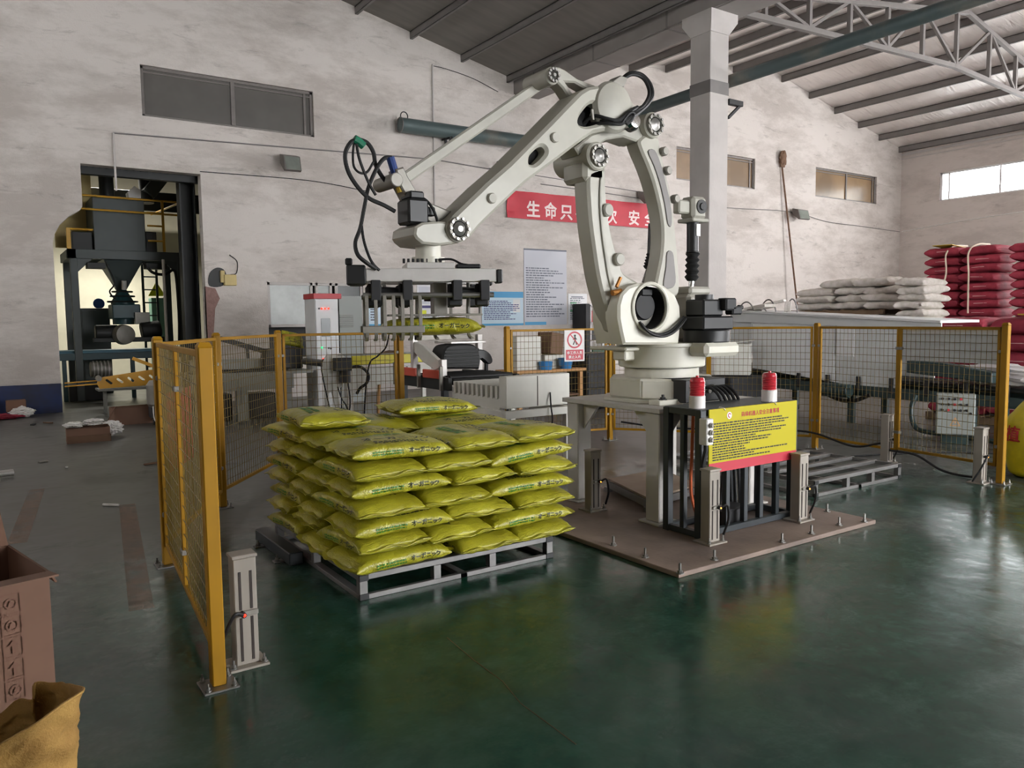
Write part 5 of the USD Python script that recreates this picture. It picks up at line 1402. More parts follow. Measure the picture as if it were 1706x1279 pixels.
ps.part('slash', flat_on(np.array([(0.075, 0.345), (0.085, 0.355), (0.215, 0.205), (0.205, 0.195)]), np.array([(0, 1, 2), (0, 2, 3)]), o, ux, EZ, 0.0018), 'sign_red', smooth=False)
for txt, yy, hh in (('非工作人员', 0.092, 0.042), ('禁止入内', 0.038, 0.042)):
    v, f, wd = glyph_flat(txt, hh)
    ps.part('lettering', flat_on(v + [0.145 - wd / 2, yy], f, o, ux, EZ, 0.0025), 'sign_white', smooth=False)

# the cables that run along the foot of the fence
for k, (pts, r) in enumerate((([(6.9, 7.6, 0.25), (7.2, 7.15, 0.2), (7.6, 6.6, 0.2), (8.0, 6.05, 0.22), (8.24, 5.66, 0.2), (8.16, 5.1, 0.12), (8.14, 4.75, 0.2)], 0.012), ([(8.05, 4.6, 0.15), (8.03, 4.3, 0.14), (7.98, 4.0, 0.03), (7.93, 3.7, 0.02), (7.86, 3.57, 0.08)], 0.012))):
    single('cable', MB().tube(spline(pts, 8), r, 8), 'rubber', ('black cable slung along the fence foot behind the empty pallet', 'black cable lying along the foot of the right fence panel')[k], 'cable')

# ------------------------------------------------------------------ bagging line behind the fence
pm('machine_white', S(214, 212, 203), 0.5, var=0.12, scale=2.5)
pm('machine_grey', S(138, 138, 132), 0.5, var=0.15, scale=2.5)
pm('cabinet_grey', S(142, 146, 142), 0.5, var=0.08, scale=1.5)
pm('cabinet_white', S(206, 206, 206), 0.45, var=0.08, scale=1.5)
pm('cover_pale', S(226, 218, 214), 0.5)
pm('belt_dark', S(38, 40, 38), 0.6, var=0.2)
pm('guard_yellow', S(214, 202, 30), 0.4)
pm('red_panel', S(178, 50, 56), 0.5)
pm('orange_red', S(206, 84, 62), 0.5)
pm('screen_dark', S(58, 66, 66), 0.25)
pm('wood_orange', S(200, 150, 96), 0.6, var=0.2)
pm('carton', S(122, 90, 72), 0.75, var=0.12, scale=3)
pm('carton_dark', S(112, 84, 64), 0.8, var=0.15)
pm('blue_plastic', S(50, 120, 176), 0.4)
pm('green_crate', S(46, 84, 62), 0.5)

# pick-up station inside the cell: comb table with a white end box
pk = Thing('pickup_station', 'white pick-up table with a comb of slots beside the robot', 'table', loc=(4.76, 7.0, 0))
pk.part('end_box', MB().box((4.35, 6.5, 0.70), (5.17, 6.63, 1.03), 0.008), 'machine_white', smooth=False)
pk.part('panel_seam', MB().box((4.74, 6.497, 0.71), (4.75, 6.5, 1.02), 0.001), 'slot_dark', smooth=False)
pk.part('base_rail', MB().box((4.33, 6.48, 0.60), (5.19, 6.54, 0.68), 0.004), 'machine_white', smooth=False)
pk.part('base_rail', MB().box((4.33, 6.54, 0.60), (4.39, 7.6, 0.68), 0.004), 'machine_white', smooth=False)
pk.part('base_rail', MB().box((5.13, 6.54, 0.60), (5.19, 7.6, 0.68), 0.004), 'machine_white', smooth=False)
pk.part('side_plate', MB().box((4.36, 6.63, 0.67), (4.40, 7.6, 0.80), 0.003), 'machine_white', smooth=False)
for k in range(10):
    y = 6.66 + 0.094 * k
    pk.part('comb_tooth', MB().box((4.35, y, 0.79), (4.41, y + 0.05, 0.925), 0.004).box((4.41, y, 0.89), (5.12, y + 0.05, 0.925), 0.004), 'machine_white', smooth=False)
for k in range(9):
    y = 6.732 + 0.094 * k
    pk.part('roller', MB().cyl((4.42, y, 0.9), (5.12, y, 0.9), 0.012, n=12), 'bare_steel')
for x in (4.34, 5.12):
    for y in (6.5, 7.54):
        pk.part('leg', MB().box((x, y, 0), (x + 0.06, y + 0.06, 0.6), 0.004), 'machine_white', smooth=False)
pk.part('loose_cable', MB().tube(spline([(4.9, 6.49, 0.84), (4.88, 6.45, 0.7), (4.89, 6.44, 0.55), (4.86, 6.46, 0.4), (4.88, 6.48, 0.02)], 8), 0.008, 6), 'rubber')
st2 = Thing('stool', 'small black stool standing under the white pick-up table', 'stool', loc=(5.05, 7.05, 0))
st2.part('seat', MB().box((4.92, 6.92, 0.44), (5.1, 7.1, 0.47), 0.008), 'black_paint', smooth=False)
for x, y in ((4.93, 6.93), (5.09, 6.93), (4.93, 7.09), (5.09, 7.09)):
    st2.part('leg', MB().bar((x, y, 0.44), (x + (0.03 if x > 5 else -0.03), y + (0.03 if y > 7 else -0.03), 0), 0.02, 0.02), 'black_paint', smooth=False)

# bag flattening press conveyor
fp = Thing('flattening_conveyor', 'dark bag flattening conveyor with a humped roller cover behind the gap', 'conveyor', loc=(4.8, 8.5, 0))
for x in (4.38, 5.32):
    fp.part('side_frame', MB().box((x, 7.72, 0.80), (x + 0.05, 9.0, 0.95), 0.004), 'belt_dark', smooth=False)
fp.part('belt', MB().box((4.44, 7.72, 0.86), (5.31, 9.0, 0.93), 0.02), 'belt_dark', smooth=False)
for k in range(12):
    fp.part('roller', MB().cyl((4.44, 7.8 + 0.06 * k, 0.945), (5.31, 7.8 + 0.06 * k, 0.945), 0.024, n=14), 'rubber')
hump = [(4.58, 1.02), (4.58, 1.16), (4.62, 1.27), (4.72, 1.31), (4.98, 1.31), (5.08, 1.25), (5.12, 1.12), (5.10, 1.0)]
fp.part('roller_cover', MB().prism(spline(np.array(hump), 4), 8.2, 8.5, bev=0.02), 'rubber')
for k in range(6):
    z = 1.04 + 0.04 * k
    fp.part('cover_rib', MB().box((4.6 + 0.004 * k, 8.185, z), (5.09, 8.2, z + 0.014), 0.003), 'belt_dark', smooth=False)
fp.part('top_beam', MB().box((4.42, 8.62, 1.36), (5.3, 8.74, 1.42), 0.004), 'alu_dull', smooth=False)
fp.part('top_plate', MB().box((4.7, 8.2, 1.32), (5.2, 8.62, 1.345), 0.004), 'alu', smooth=False)
for x, y in ((4.40, 8.62), (5.34, 8.62), (4.40, 7.9)):
    fp.part('upright', MB().box((x, y, 0.9), (x + 0.07, y + 0.07, 1.42 if y > 8 else 1.15), 0.004), 'alu', smooth=False)
fp.part('swing_arm', MB().prism([(8.0, 1.05), (8.02, 1.14), (8.4, 1.3), (8.68, 1.36), (8.68, 1.24), (8.4, 1.1), (8.1, 1.02)], 4.42, 4.47, plane='yz', bev=0.006), 'machine_white')
fp.part('drive_arm', MB().prism(spline(np.array([(5.08, 1.22), (5.2, 1.23), (5.3, 1.17), (5.33, 1.08), (5.27, 1.05), (5.18, 1.12), (5.1, 1.1)]), 3, closed=True), 8.25, 8.35, bev=0.01), 'black_paint')
fp.part('hanger', MB().box((5.24, 8.28, 0.93), (5.28, 8.32, 1.06), 0.004), 'black_paint', smooth=False)
for y0, y1, mt in ((7.85, 8.25, 'orange_red'), (8.45, 8.95, 'orange_red')):
    fp.part('side_guard', MB().box((4.33, y0, 0.93), (4.37, y1, 1.03), 0.006), mt, smooth=False, label='orange red side guard')
for y in (7.8, 8.35, 9.0):
    fp.part('guard_bracket', MB().box((4.32, y, 0.80), (4.36, y + 0.03, 1.08), 0.003), 'alu_dull', smooth=False)
for x in (4.39, 5.3):
    for y in (7.85, 8.9):
        fp.part('leg', MB().box((x, y, 0), (x + 0.07, y + 0.07, 0.8), 0.004), 'cage_paint', smooth=False)
gc_ = Thing('crate', 'green plastic crate on the floor under the dark conveyor', 'crate', loc=(4.6, 8.6, 0))
gc_.part('crate_body', MB().box((4.5, 8.3, 0.02), (4.95, 8.95, 0.05), 0.004).box((4.5, 8.3, 0.02), (4.53, 8.95, 0.42), 0.004).box((4.92, 8.3, 0.02), (4.95, 8.95, 0.42), 0.004).box((4.5, 8.3, 0.02), (4.95, 8.33, 0.42), 0.004).box((4.5, 8.92, 0.02), (4.95, 8.95, 0.42), 0.004), 'green_crate', smooth=False)
rw = np.random.default_rng(3)


def crumple(center, size, seed, mat_, name, label, cat):
    m = trimesh.creation.icosphere(4, 1.0)
    v = m.vertices
    k = 1 + 0.9 * (meshkit.fbm(v * 1.7 + seed, 4, seed)[:, None] - 0.5) + 0.5 * (np.abs(meshkit.noise(v * 4 + seed, seed + 2) - 0.5)[:, None] - 0.25)
    v = v * k * np.array(size) / 2
    v[:, 2] -= v[:, 2].min()
    single(name, MB().add(v + np.array(center), m.faces), mat_, label, cat, smooth=25)


crumple((4.72, 8.6, 0.40), (0.4, 0.5, 0.2), 4, 'label_white', 'plastic_film', 'crumpled white film heaped on the green crate', 'film')

# infeed belt conveyor with yellow guard, running across
IY = 10.2
ic = Thing('infeed_conveyor', 'cream belt conveyor with a bright yellow side guard, left of the gap', 'conveyor', loc=(4.7, IY + 0.4, 0))
ic.part('side_cover', MB().prism([(4.2, 0.60), (4.42, 0.60), (4.62, 0.70), (5.5, 0.78), (5.5, 0.99), (4.2, 0.99)], IY, IY + 0.05, bev=0.004), 'machine_white', smooth=False)
ic.part('side_cover', MB().box((4.2, IY + 0.75, 0.7), (5.5, IY + 0.8, 1.0), 0.004), 'machine_white', smooth=False)
ic.part('edge_strip', MB().box((4.2, IY - 0.01, 0.965), (5.5, IY + 0.0, 0.995), 0.002), 'cover_pale', smooth=False)
ic.part('belt', MB().box((4.1, IY + 0.06, 0.97), (5.55, IY + 0.74, 1.06), 0.03), 'belt_dark', smooth=False)
ic.part('yellow_guard', MB().box((4.26, IY - 0.012, 1.0), (5.5, IY + 0.03, 1.125), 0.004), 'guard_yellow', smooth=False, label='bright yellow side guard')
ic.part('guard_top', MB().box((4.05, IY + 0.0, 1.13), (5.5, IY + 0.06, 1.15), 0.004), 'machine_grey', smooth=False)
ic.part('end_post', MB().box((4.16, IY - 0.02, 0.0), (4.26, IY + 0.08, 0.95), 0.006), 'machine_white', smooth=False)
ic.part('head_plate', MB().prism([(3.86, 0.62), (4.06, 0.66), (4.16, 0.8), (4.16, 1.12), (4.1, 1.17), (3.9, 1.15), (3.84, 1.05)], IY + 0.0, IY + 0.04, bev=0.004), 'machine_white', smooth=False)
ic.part('brace', MB().bar((3.87, IY + 0.02, 0.0), (3.88, IY + 0.02, 0.68), 0.05, 0.05), 'machine_white', smooth=False)
ic.part('brace', MB().bar((4.1, IY + 0.02, 0.05), (3.98, IY + 0.02, 0.68), 0.05, 0.05), 'machine_white', smooth=False)
ic.part('drive_box', MB().box((3.97, IY - 0.14, 0.93), (4.2, IY - 0.02, 1.11), 0.008), 'black_paint', smooth=False)
ic.part('drive_motor', MB().cyl((4.12, IY - 0.08, 0.93), (4.12, IY - 0.08, 0.77), 0.075, n=20), 'dark_plate')
ic.part('warning_label', MB().box((3.91, IY - 0.006, 0.80), (4.02, IY, 0.9), 0.0005), 'sign_white', smooth=False)
ic.part('end_roller', MB().cyl((3.86, IY + 0.02, 1.04), (3.86, IY + 0.76, 1.04), 0.05, n=18), 'black_paint')
ic.part('hose', MB().tube(spline([(4.2, IY - 0.08, 0.97), (4.32, IY - 0.1, 0.98), (4.42, IY - 0.1, 0.92), (4.46, IY - 0.1, 0.83), (4.42, IY - 0.1, 0.74), (4.34, IY - 0.08, 0.68), (4.3, IY - 0.04, 0.6)], 8), 0.02, 10), 'rubber')
for k, pts in enumerate(([(3.84, IY - 0.02, 1.1), (3.80, IY - 0.05, 1.0), (3.82, IY - 0.06, 0.8), (3.9, IY - 0.06, 0.4), (3.95, IY - 0.05, 0.1)], [(4.0, IY - 0.1, 0.72), (4.05, IY - 0.12, 0.55), (4.12, IY - 0.12, 0.42), (4.14, IY - 0.1, 0.2), (4.1, IY - 0.08, 0.02)], [(4.14, IY - 0.12, 0.8), (4.16, IY - 0.14, 0.5), (4.12, IY - 0.14, 0.3), (4.08, IY - 0.1, 0.02)])):
    ic.part('power_cable', MB().tube(spline(pts, 8), 0.01, 6), 'rubber')
for k in range(2):
    ic.part('bolt_head', MB().cyl((5.1, IY - 0.01, 0.93 - 0.08 * k), (5.1, IY, 0.93 - 0.08 * k), 0.016, n=12), 'black_paint')
for y in (IY + 0.72,):
    for x in (4.3, 5.4):
        ic.part('leg', MB().box((x, y, 0), (x + 0.06, y + 0.06, 0.78), 0.004), 'machine_white', smooth=False)
ic.part('leg', MB().box((5.35, IY, 0), (5.41, IY + 0.06, 0.76), 0.004), 'machine_white', smooth=False)
single('broom', MB().cyl((4.78, IY + 0.35, 0.02), (4.8, IY + 0.3, 0.72), 0.022, n=10).box((4.68, IY + 0.25, 0), (4.88, IY + 0.45, 0.08), 0.02), 'wood_orange', 'wooden broom standing under the cream belt conveyor', 'broom')
single('power_cable', MB().tube(spline([(3.86, 8.14, 1.46), (3.84, 8.2, 1.3), (3.78, 8.3, 1.2), (3.72, 8.4, 1.1), (3.7, 8.5, 0.7), (3.66, 8.5, 0.03)], 8), 0.009, 6), 'rubber', 'thin black cable hanging from the fence rail before the cream conveyor', 'cable')
single('storage_box', MB().box((4.4, IY + 0.3, 0.0), (4.72, IY + 0.62, 0.42), 0.01), 'machine_grey', 'grey box on the floor under the cream belt conveyor', 'box')
single('cloth', MB().prism([(4.7, 1.06), (5.25, 1.06), (5.2, 1.12), (5.05, 1.17), (4.95, 1.15), (4.85, 1.10), (4.72, 1.08)], IY + 0.2, IY + 0.5, bev=0.02), 'carton_dark', 'dark folded cloth lying on the cream belt conveyor', 'cloth')

# switch cabinets
sc = Thing('switch_cabinet', 'tall white switch cabinet with indicator lights and a red top band', 'cabinet', loc=(4.9, 13.3, 0))
CX0, CX1, CY, CZ = 4.78, 5.2, 13.0, 2.0
sc.part('body', MB().box((CX0, CY, 0.05), (CX1, CY + 0.5, CZ), 0.006), 'cabinet_white', smooth=False)
sc.part('plinth', MB().box((CX0 + 0.01, CY + 0.02, 0), (CX1 - 0.01, CY + 0.48, 0.05), 0.002), 'dark_plate', smooth=False)
sc.part('red_band', MB().box((CX0 - 0.02, CY - 0.02, CZ), (CX1 + 0.06, CY + 0.5, CZ + 0.09), 0.004), 'red_panel', smooth=False, label='dull red band on top')
dr = sc.part('door', MB().box((CX0 + 0.01, CY - 0.014, 0.08), (CX1 - 0.01, CY, CZ - 0.02), 0.004), 'cabinet_white', smooth=False)
sc.part('window', MB().box((CX0 + 0.1, CY - 0.02, 1.35), (CX0 + 0.26, CY - 0.013, 1.66), 0.002), 'screen_dark', smooth=False, under=dr)
sc.part('door_handle', MB().box((CX1 - 0.1, CY - 0.04, 0.88), (CX1 - 0.05, CY - 0.013, 1.0), 0.006), 'bare_steel', smooth=False, under=dr)
sc.part('paper_notice', MB().box((CX0 + 0.04, CY - 0.017, 0.42), (CX0 + 0.15, CY - 0.0135, 0.9), 0.0005), 'sign_white', smooth=False, under=dr)
for x, z, mt in ((0.12, 1.83, 'led_red'), (0.18, 1.83, 'led_red'), (0.24, 1.83, 'led_red'), (0.1, 1.16, 'led_green'), (0.12, 0.96, 'led_red'), (0.17, 0.96, 'led_red')):
    sc.part('indicator_lamp', MB().lathe([(0, -0.02), (0.014, -0.016), (0.018, 0), (0, 0)], (CX0 + x, CY - 0.014, z), (0, 1, 0), 14), mt)
for x, z in ((0.22, 1.15), (0.26, 1.14), (0.22, 0.95), (0.26, 0.94), (0.07, 1.83)):
    sc.part('switch_knob', MB().cyl((CX0 + x, CY - 0.035, z), (CX0 + x, CY - 0.013, z), 0.015, n=12), 'black_paint')
sc.part('side_seam', MB().box((CX1, CY + 0.02, 0.05), (CX1 + 0.03, CY + 0.08, CZ), 0.002), 'cavity', smooth=False)
g2 = Thing('switch_cabinet', 'plain grey switch cabinet with a louvred vent, right of the white one', 'cabinet', loc=(5.2, 13.7, 0))
g2.part('body', MB().box((5.28, 13.3, 0.05), (5.78, 13.8, 2.06), 0.006), 'cabinet_grey', smooth=False)
g2.part('plinth', MB().box((5.3, 13.32, 0), (5.76, 13.78, 0.05), 0.002), 'dark_plate', smooth=False)
for k in range(7):
    g2.part('louvre', MB().box((5.34, 13.285, 1.5 + 0.035 * k), (5.6, 13.3, 1.518 + 0.035 * k), 0.003), 'machine_grey', smooth=False)

# packing table (sewing conveyor) along the back, left of the cabinets
pt = Thing('packing_table', 'long low grey steel packing table along the back wall', 'table', loc=(3.2, 13.2, 0))
pt.part('table_top', MB().box((2.7, 12.95, 0.74), (4.7, 13.9, 0.79), 0.004), 'machine_grey', smooth=False)
pt.part('apron', MB().box((2.7, 12.93, 0.50), (4.35, 12.97, 0.74), 0.004), 'machine_grey', smooth=False)
pt.part('back_guide', MB().box((2.8, 13.4, 0.79), (4.35, 13.46, 1.0), 0.004), 'machine_grey', smooth=False)
pt.part('belt', MB().box((2.75, 13.05, 0.79), (4.3, 13.38, 0.815), 0.004), 'belt_dark', smooth=False)
for x in (2.75, 3.42, 4.15):
    pt.part('leg', MB().box((x, 12.97, 0), (x + 0.17, 13.1, 0.5), 0.004), 'machine_grey', smooth=False)
single('cable', MB().tube(spline([(2.8, 13.1, 0.835), (2.9, 13.25, 0.825), (3.2, 13.1, 0.835), (3.6, 13.2, 0.825), (3.95, 13.15, 0.83)], 8), 0.015, 6), 'rubber', 'dark cable lying along the packing table', 'cable')
single('storage_box', MB().box((2.95, 13.15, 0), (3.38, 13.55, 0.44), 0.01), 'black_paint', 'black box under the left half of the packing table', 'box')
single('storage_box', MB().box((3.65, 13.15, 0), (4.1, 13.55, 0.42), 0.01), 'black_paint', 'black box under the right half of the packing table', 'box')
sw = Thing('sewing_head', 'dark bag sewing machine head with an arm over the packing table', 'sewing machine', loc=(4.1, 13.55, 0.79))
sw.part('arm', MB().bar((3.35, 13.6, 1.34), (4.1, 13.6, 1.10), 0.09, 0.08), 'dark_plate')
sw.part('stand_post', MB().bar((3.8, 13.6, 0.79), (3.78, 13.6, 1.2), 0.04, 0.04), 'dark_plate')
sw.part('head', MB().box((4.4, 13.55, 0.79), (4.74, 13.85, 1.15), 0.02), 'dark_plate')
pb = (4.62, 13.72, 1.30)
copy_of(protos[2], 'fertilizer_bag', 'yellow bag at the sewing head beside the white switch cabinet', 'bag', pb, (62, 14, 8), 'yellow bag at the sewing head', scale=(0.6, 0.6, 1.1))
single('hopper_box', MB().prism([(3.95, 0.82), (4.4, 0.82), (4.36, 1.16), (4.0, 1.16)], 13.2, 13.5, bev=0.01), 'dark_plate', 'dark tapered box on the packing table under the yellow bag', 'box')

# work bench with odds and ends behind the prohibition sign
wb_ = Thing('work_bench', 'orange wooden work bench behind the prohibition sign', 'bench', loc=(7.85, 10.6, 0))
wb_.part('bench_top', MB().box((7.15, 10.35, 0.72), (8.6, 11.0, 0.765), 0.006), 'wood_orange', smooth=False)
for x in (7.2, 7.9, 8.48):
    wb_.part('leg', MB().box((x, 10.38, 0), (x + 0.07, 10.45, 0.72), 0.004), 'wood_orange', smooth=False)
wb_.part('lower_shelf', MB().box((7.2, 10.4, 0.3), (8.5, 10.95, 0.33), 0.004), 'carton_dark', smooth=False)
single('carton_box', MB().box((7.25, 10.5, 0.765), (7.75, 10.9, 1.32), 0.008), 'machine_white', 'pale grey box standing on the left of the work bench', 'box')
single('carton_box', MB().obox((8.05, 10.65, 1.19), (0.36, 0.3, 0.36), 0.3, 0.12, 0.01), 'carton_dark', 'brown open carton tilted on the work bench, left of the sign', 'box')
single('carton_box', MB().box((7.86, 10.55, 0.765), (8.3, 10.85, 1.0), 0.008), 'machine_white', 'white box under the tilted brown carton on the bench', 'box')
single('plastic_tub', MB().lathe([(0, 0), (0.1, 0), (0.12, 0.13), (0.11, 0.14), (0, 0.12)], (7.78, 10.42, 0.765), n=20), 'blue_plastic', 'small blue plastic tub at the front of the bench, left', 'tub')
single('plastic_tub', MB().lathe([(0, 0), (0.1, 0), (0.13, 0.17), (0.12, 0.18), (0, 0.16)], (8.2, 10.42, 0.765), n=20), 'blue_plastic', 'larger blue plastic tub at the front of the bench, below the sign', 'tub')
dc = Thing('tool_cabinet', 'black tool cabinet at the right end of the work bench', 'cabinet', loc=(9.0, 10.7, 0))
dc.part('body', MB().box((8.68, 10.45, 0.03), (9.35, 11.0, 1.0), 0.01), 'black_paint', smooth=False)
for k in range(3):
    dc.part('drawer', MB().box((8.71, 10.435, 0.1 + 0.3 * k), (9.32, 10.45, 0.37 + 0.3 * k), 0.004), 'dark_plate', smooth=False)

# white rack against the back wall, right of the posters
rk = Thing('shelf_rack', 'white metal shelf rack against the back wall, behind the robot arm foot', 'rack', loc=(13.7, 16.1, 0))
for x in (13.35, 14.2):
    for y in (15.9, 16.4):
        rk.part('upright', MB().box((x, y, 0), (x + 0.045, y + 0.045, 1.98), 0.003), 'white_frame', smooth=False)
for z in (0.1, 0.55, 1.0, 1.48, 1.93):
    rk.part('shelf', MB().box((13.35, 15.9, z), (14.25, 16.445, z + 0.035), 0.003), 'white_frame', smooth=False)
rk.part('side_panel', MB().box((13.2, 15.9, 0), (13.33, 16.44, 2.0), 0.004), 'dark_plate', smooth=False)
for k, (x0, x1, z, h, mt, lb) in enumerate(((13.45, 13.8, 1.515, 0.3, 'red_panel', 'dull red box on the upper shelf of the white rack'), (13.85, 14.15, 1.515, 0.22, 'carton_dark', 'brown box on the upper shelf of the white rack'), (13.45, 14.1, 1.035, 0.28, 'black_paint', 'black tool box on the middle shelf of the white rack'), (13.5, 14.1, 0.585, 0.26, 'green_crate', 'green box on the lower shelf of the white rack'))):
    single('storage_box', MB().box((x0, 15.98, z), (x1, 16.35, z + h), 0.008), mt, lb, 'box')

# ------------------------------------------------------------------ the second line at the right
pm('teal_paint', S(44, 62, 62), 0.45, var=0.2, scale=3)
pm('cover_white', S(228, 227, 228), 0.45, var=0.05, scale=1.5)
pm('cover_white_dull', S(212, 213, 213), 0.5, var=0.06, scale=1.5)
pm('white_film', S(206, 200, 200), 0.35, var=0.1)
pm('sack_grey', S(222, 214, 209), 0.7, col2=S(196, 190, 178), scale=6, obj=True, bump=0.2, bscale=30)
pm('sack_red', S(160, 58, 72), 0.75, spec=0.2, col2=S(138, 50, 64), scale=6, obj=True, bump=0.2, bscale=26)
pm('sack_print', S(200, 150, 150), 0.6)
pm('sack_yellow_print', S(196, 168, 50), 0.6)
pm('rope_pale', S(206, 190, 170), 0.7)

MXF = 10.6


def zt(y):
    return 1.49 + (y - 5.35) * 0.055


mc = Thing('enclosed_conveyor', 'long enclosed conveyor with white covers and a teal frame behind the right fence', 'conveyor', loc=(11.1, 7, 0))
mc.part('roof_plate', MB().prism([(5.35, zt(5.35)), (8.9, zt(8.9)), (8.9, zt(8.9) + 0.035), (5.35, zt(5.35) + 0.035)], 10.5, 11.55, plane='yz', bev=0.004), 'cover_white', smooth=False)
mc.part('roof_edge', MB().prism([(5.36, zt(5.36) - 0.09), (8.88, zt(8.88) - 0.16), (8.88, zt(8.88) - 0.002), (5.36, zt(5.36) - 0.002)], 10.54, 10.57, plane='yz', bev=0.003), 'cover_white_dull', smooth=False)
for y0, y1, mt in ((6.93, 8.45, 'cover_white'), (5.95, 6.91, 'cover_white_dull')):
    mc.part('side_cover', MB().prism([(y0, 0.76 - (8.45 - y0) * 0.1), (y1, 0.76 - (8.45 - y1) * 0.1), (y1, zt(y1) - 0.02), (y0, zt(y0) - 0.02)], MXF - 0.02, MXF + 0.01, plane='yz', bev=0.004), mt, smooth=False)
mc.part('inspection_door', MB().prism([(6.62, 1.0), (6.9, 1.01), (6.9, 1.46), (6.62, 1.45)], MXF - 0.035, MXF - 0.02, plane='yz', bev=0.003), 'cover_white', smooth=False)
mc.part('rear_cover', MB().prism([(5.9, 0.6), (8.45, 0.75), (8.45, zt(8.45) - 0.02), (5.9, zt(5.9) - 0.02)], 11.45, 11.48, plane='yz', bev=0.003), 'cover_white_dull', smooth=False)
mc.part('end_box', MB().box((10.62, 8.5, 0.98), (11.3, 8.95, 1.56), 0.01), 'cover_white_dull', smooth=False)
for x in (10.55, 11.45):
    mc.part('frame_beam', MB().prism([(4.2, 0.42), (9.0, 0.46), (9.0, 0.62), (4.2, 0.56)], x, x + 0.06, plane='yz', bev=0.004), 'teal_paint', smooth=False)
mc.part('belt', MB().prism([(4.1, 0.60), (9.0, 0.68), (9.0, 0.74), (4.1, 0.66)], 10.62, 11.44, plane='yz', bev=0.02), 'belt_dark', smooth=False)
for k in range(9):
    y = 8.5 - 0.5 * k
    mc.part('idler_bracket', MB().box((10.535, y, 0.5), (10.56, y + 0.06, 0.72), 0.003), 'dark_plate', smooth=False)
mc.part('roller_housing', MB().prism([(4.65, 0.74), (5.75, 0.82), (5.75, 0.98), (5.3, 0.97), (4.65, 0.87)], 10.42, 10.62, plane='yz', bev=0.012), 'teal_paint', smooth=False)
mc.part('drum', MB().cyl((10.5, 4.05, 0.6), (11.5, 4.05, 0.6), 0.13, n=28, bev=0.01), 'teal_paint')
mc.part('drum', MB().cyl((10.5, 9.0, 0.68), (11.5, 9.0, 0.68), 0.12, n=28, bev=0.01), 'teal_paint')
for y in (8.2, 6.6, 4.9):
    for x in (10.56, 11.45):
        mc.part('leg', MB().box((x, y, 0.12 if y > 8 else 0.02), (x + 0.06, y + 0.1, 0.5), 0.004), 'teal_paint', smooth=False)
for x in (10.59, 11.48):
    mc.part('castor', MB().cyl((x - 0.02, 8.25, 0.07), (x + 0.03, 8.25, 0.07), 0.07, n=20, bev=0.008), 'rubber')
mc.part('bent_leg', MB().tube(spline([(10.45, 5.62, 0.52), (10.42, 5.66, 0.35), (10.4, 5.62, 0.14), (10.36, 5.5, 0.06), (10.3, 5.2, 0.05), (10.15, 4.4, 0.05)], 6), 0.032, 10), 'teal_paint')
mc.part('drive_motor', MB().cyl((10.3, 6.5, 0.52), (10.3, 7.0, 0.52), 0.10, n=20, bev=0.01), 'teal_paint')
mc.part('drip_hose', MB().tube(spline([(10.5, 7.1, 0.47), (10.48, 6.9, 0.4), (10.46, 6.7, 0.36), (10.46, 6.5, 0.38), (10.48, 6.3, 0.47)], 6), 0.03, 8), 'rubber')
crumple((10.8, 4.75, 0.66), (0.5, 1.5, 0.28), 6, 'white_film', 'plastic_film', 'bundle of white woven film lying on the belt end at the right', 'film')
# wire-and-scrap heap at the far end of the roof plate
hp_ = Thing('wire_heap', 'heap of tangled scrap wire at the far end of the conveyor roof', 'scrap wire', loc=(10.9, 8.6, zt(8.6) + 0.035))
rh = np.random.default_rng(9)
zz = zt(8.5) + 0.04
for k, (x, y, w_, h_) in enumerate(((10.75, 8.72, 0.16, 0.17), (10.85, 8.35, 0.15, 0.2), (11.0, 8.0, 0.1, 0.2), (10.8, 8.55, 0.2, 0.1))):
    t = np.linspace(-0.3, np.pi + 0.3, 20)
    hp_.part('wire_loop', MB().tube(np.column_stack([x + 0.1 * np.sin(t * 2) * w_, y + w_ * np.cos(t), zz - 0.02 + h_ * np.sin(t)]), 0.012, 6), 'steel_grey')
hp_.part('scrap_strip', MB().bar((10.75, 8.75, zz + 0.03), (10.95, 8.1, zz + 0.16), 0.14, 0.04), 'sack_grey', smooth=False)
hp_.part('scrap_strip', MB().bar((10.9, 8.7, zz + 0.02), (10.7, 8.2, zz + 0.08), 0.2, 0.05), 'sack_grey', smooth=False)
hp_.part('scrap_strip', MB().bar((10.85, 7.98, zz - 0.02), (10.9, 8.0, zz + 0.14), 0.1, 0.03), 'sack_grey', smooth=False)

# white carton and dark bin beyond the far end
bxx = Thing('carton', 'open white carton on a dark bin beyond the far end of the white conveyor', 'box', loc=(10.0, 8.3, 0.62))
bxx.part('carton_body', MB().obox((10.05, 8.4, 0.93), (0.55, 0.42, 0.5), 0.62 - math.pi / 2, 0, 0.006), 'machine_white', smooth=False)
bxx.part('flap', MB().obox((9.98, 8.33, 1.20), (0.6, 0.5, 0.012), 0.62 - math.pi / 2, -0.12, 0.002), 'machine_white', smooth=False)
single('dark_bin', MB().prism([(9.7, 0.0), (10.4, 0.0), (10.45, 0.66), (9.65, 0.66)], 8.1, 8.75, bev=0.02), 'dark_plate', 'dark rubbish bin under the open white carton', 'bin')

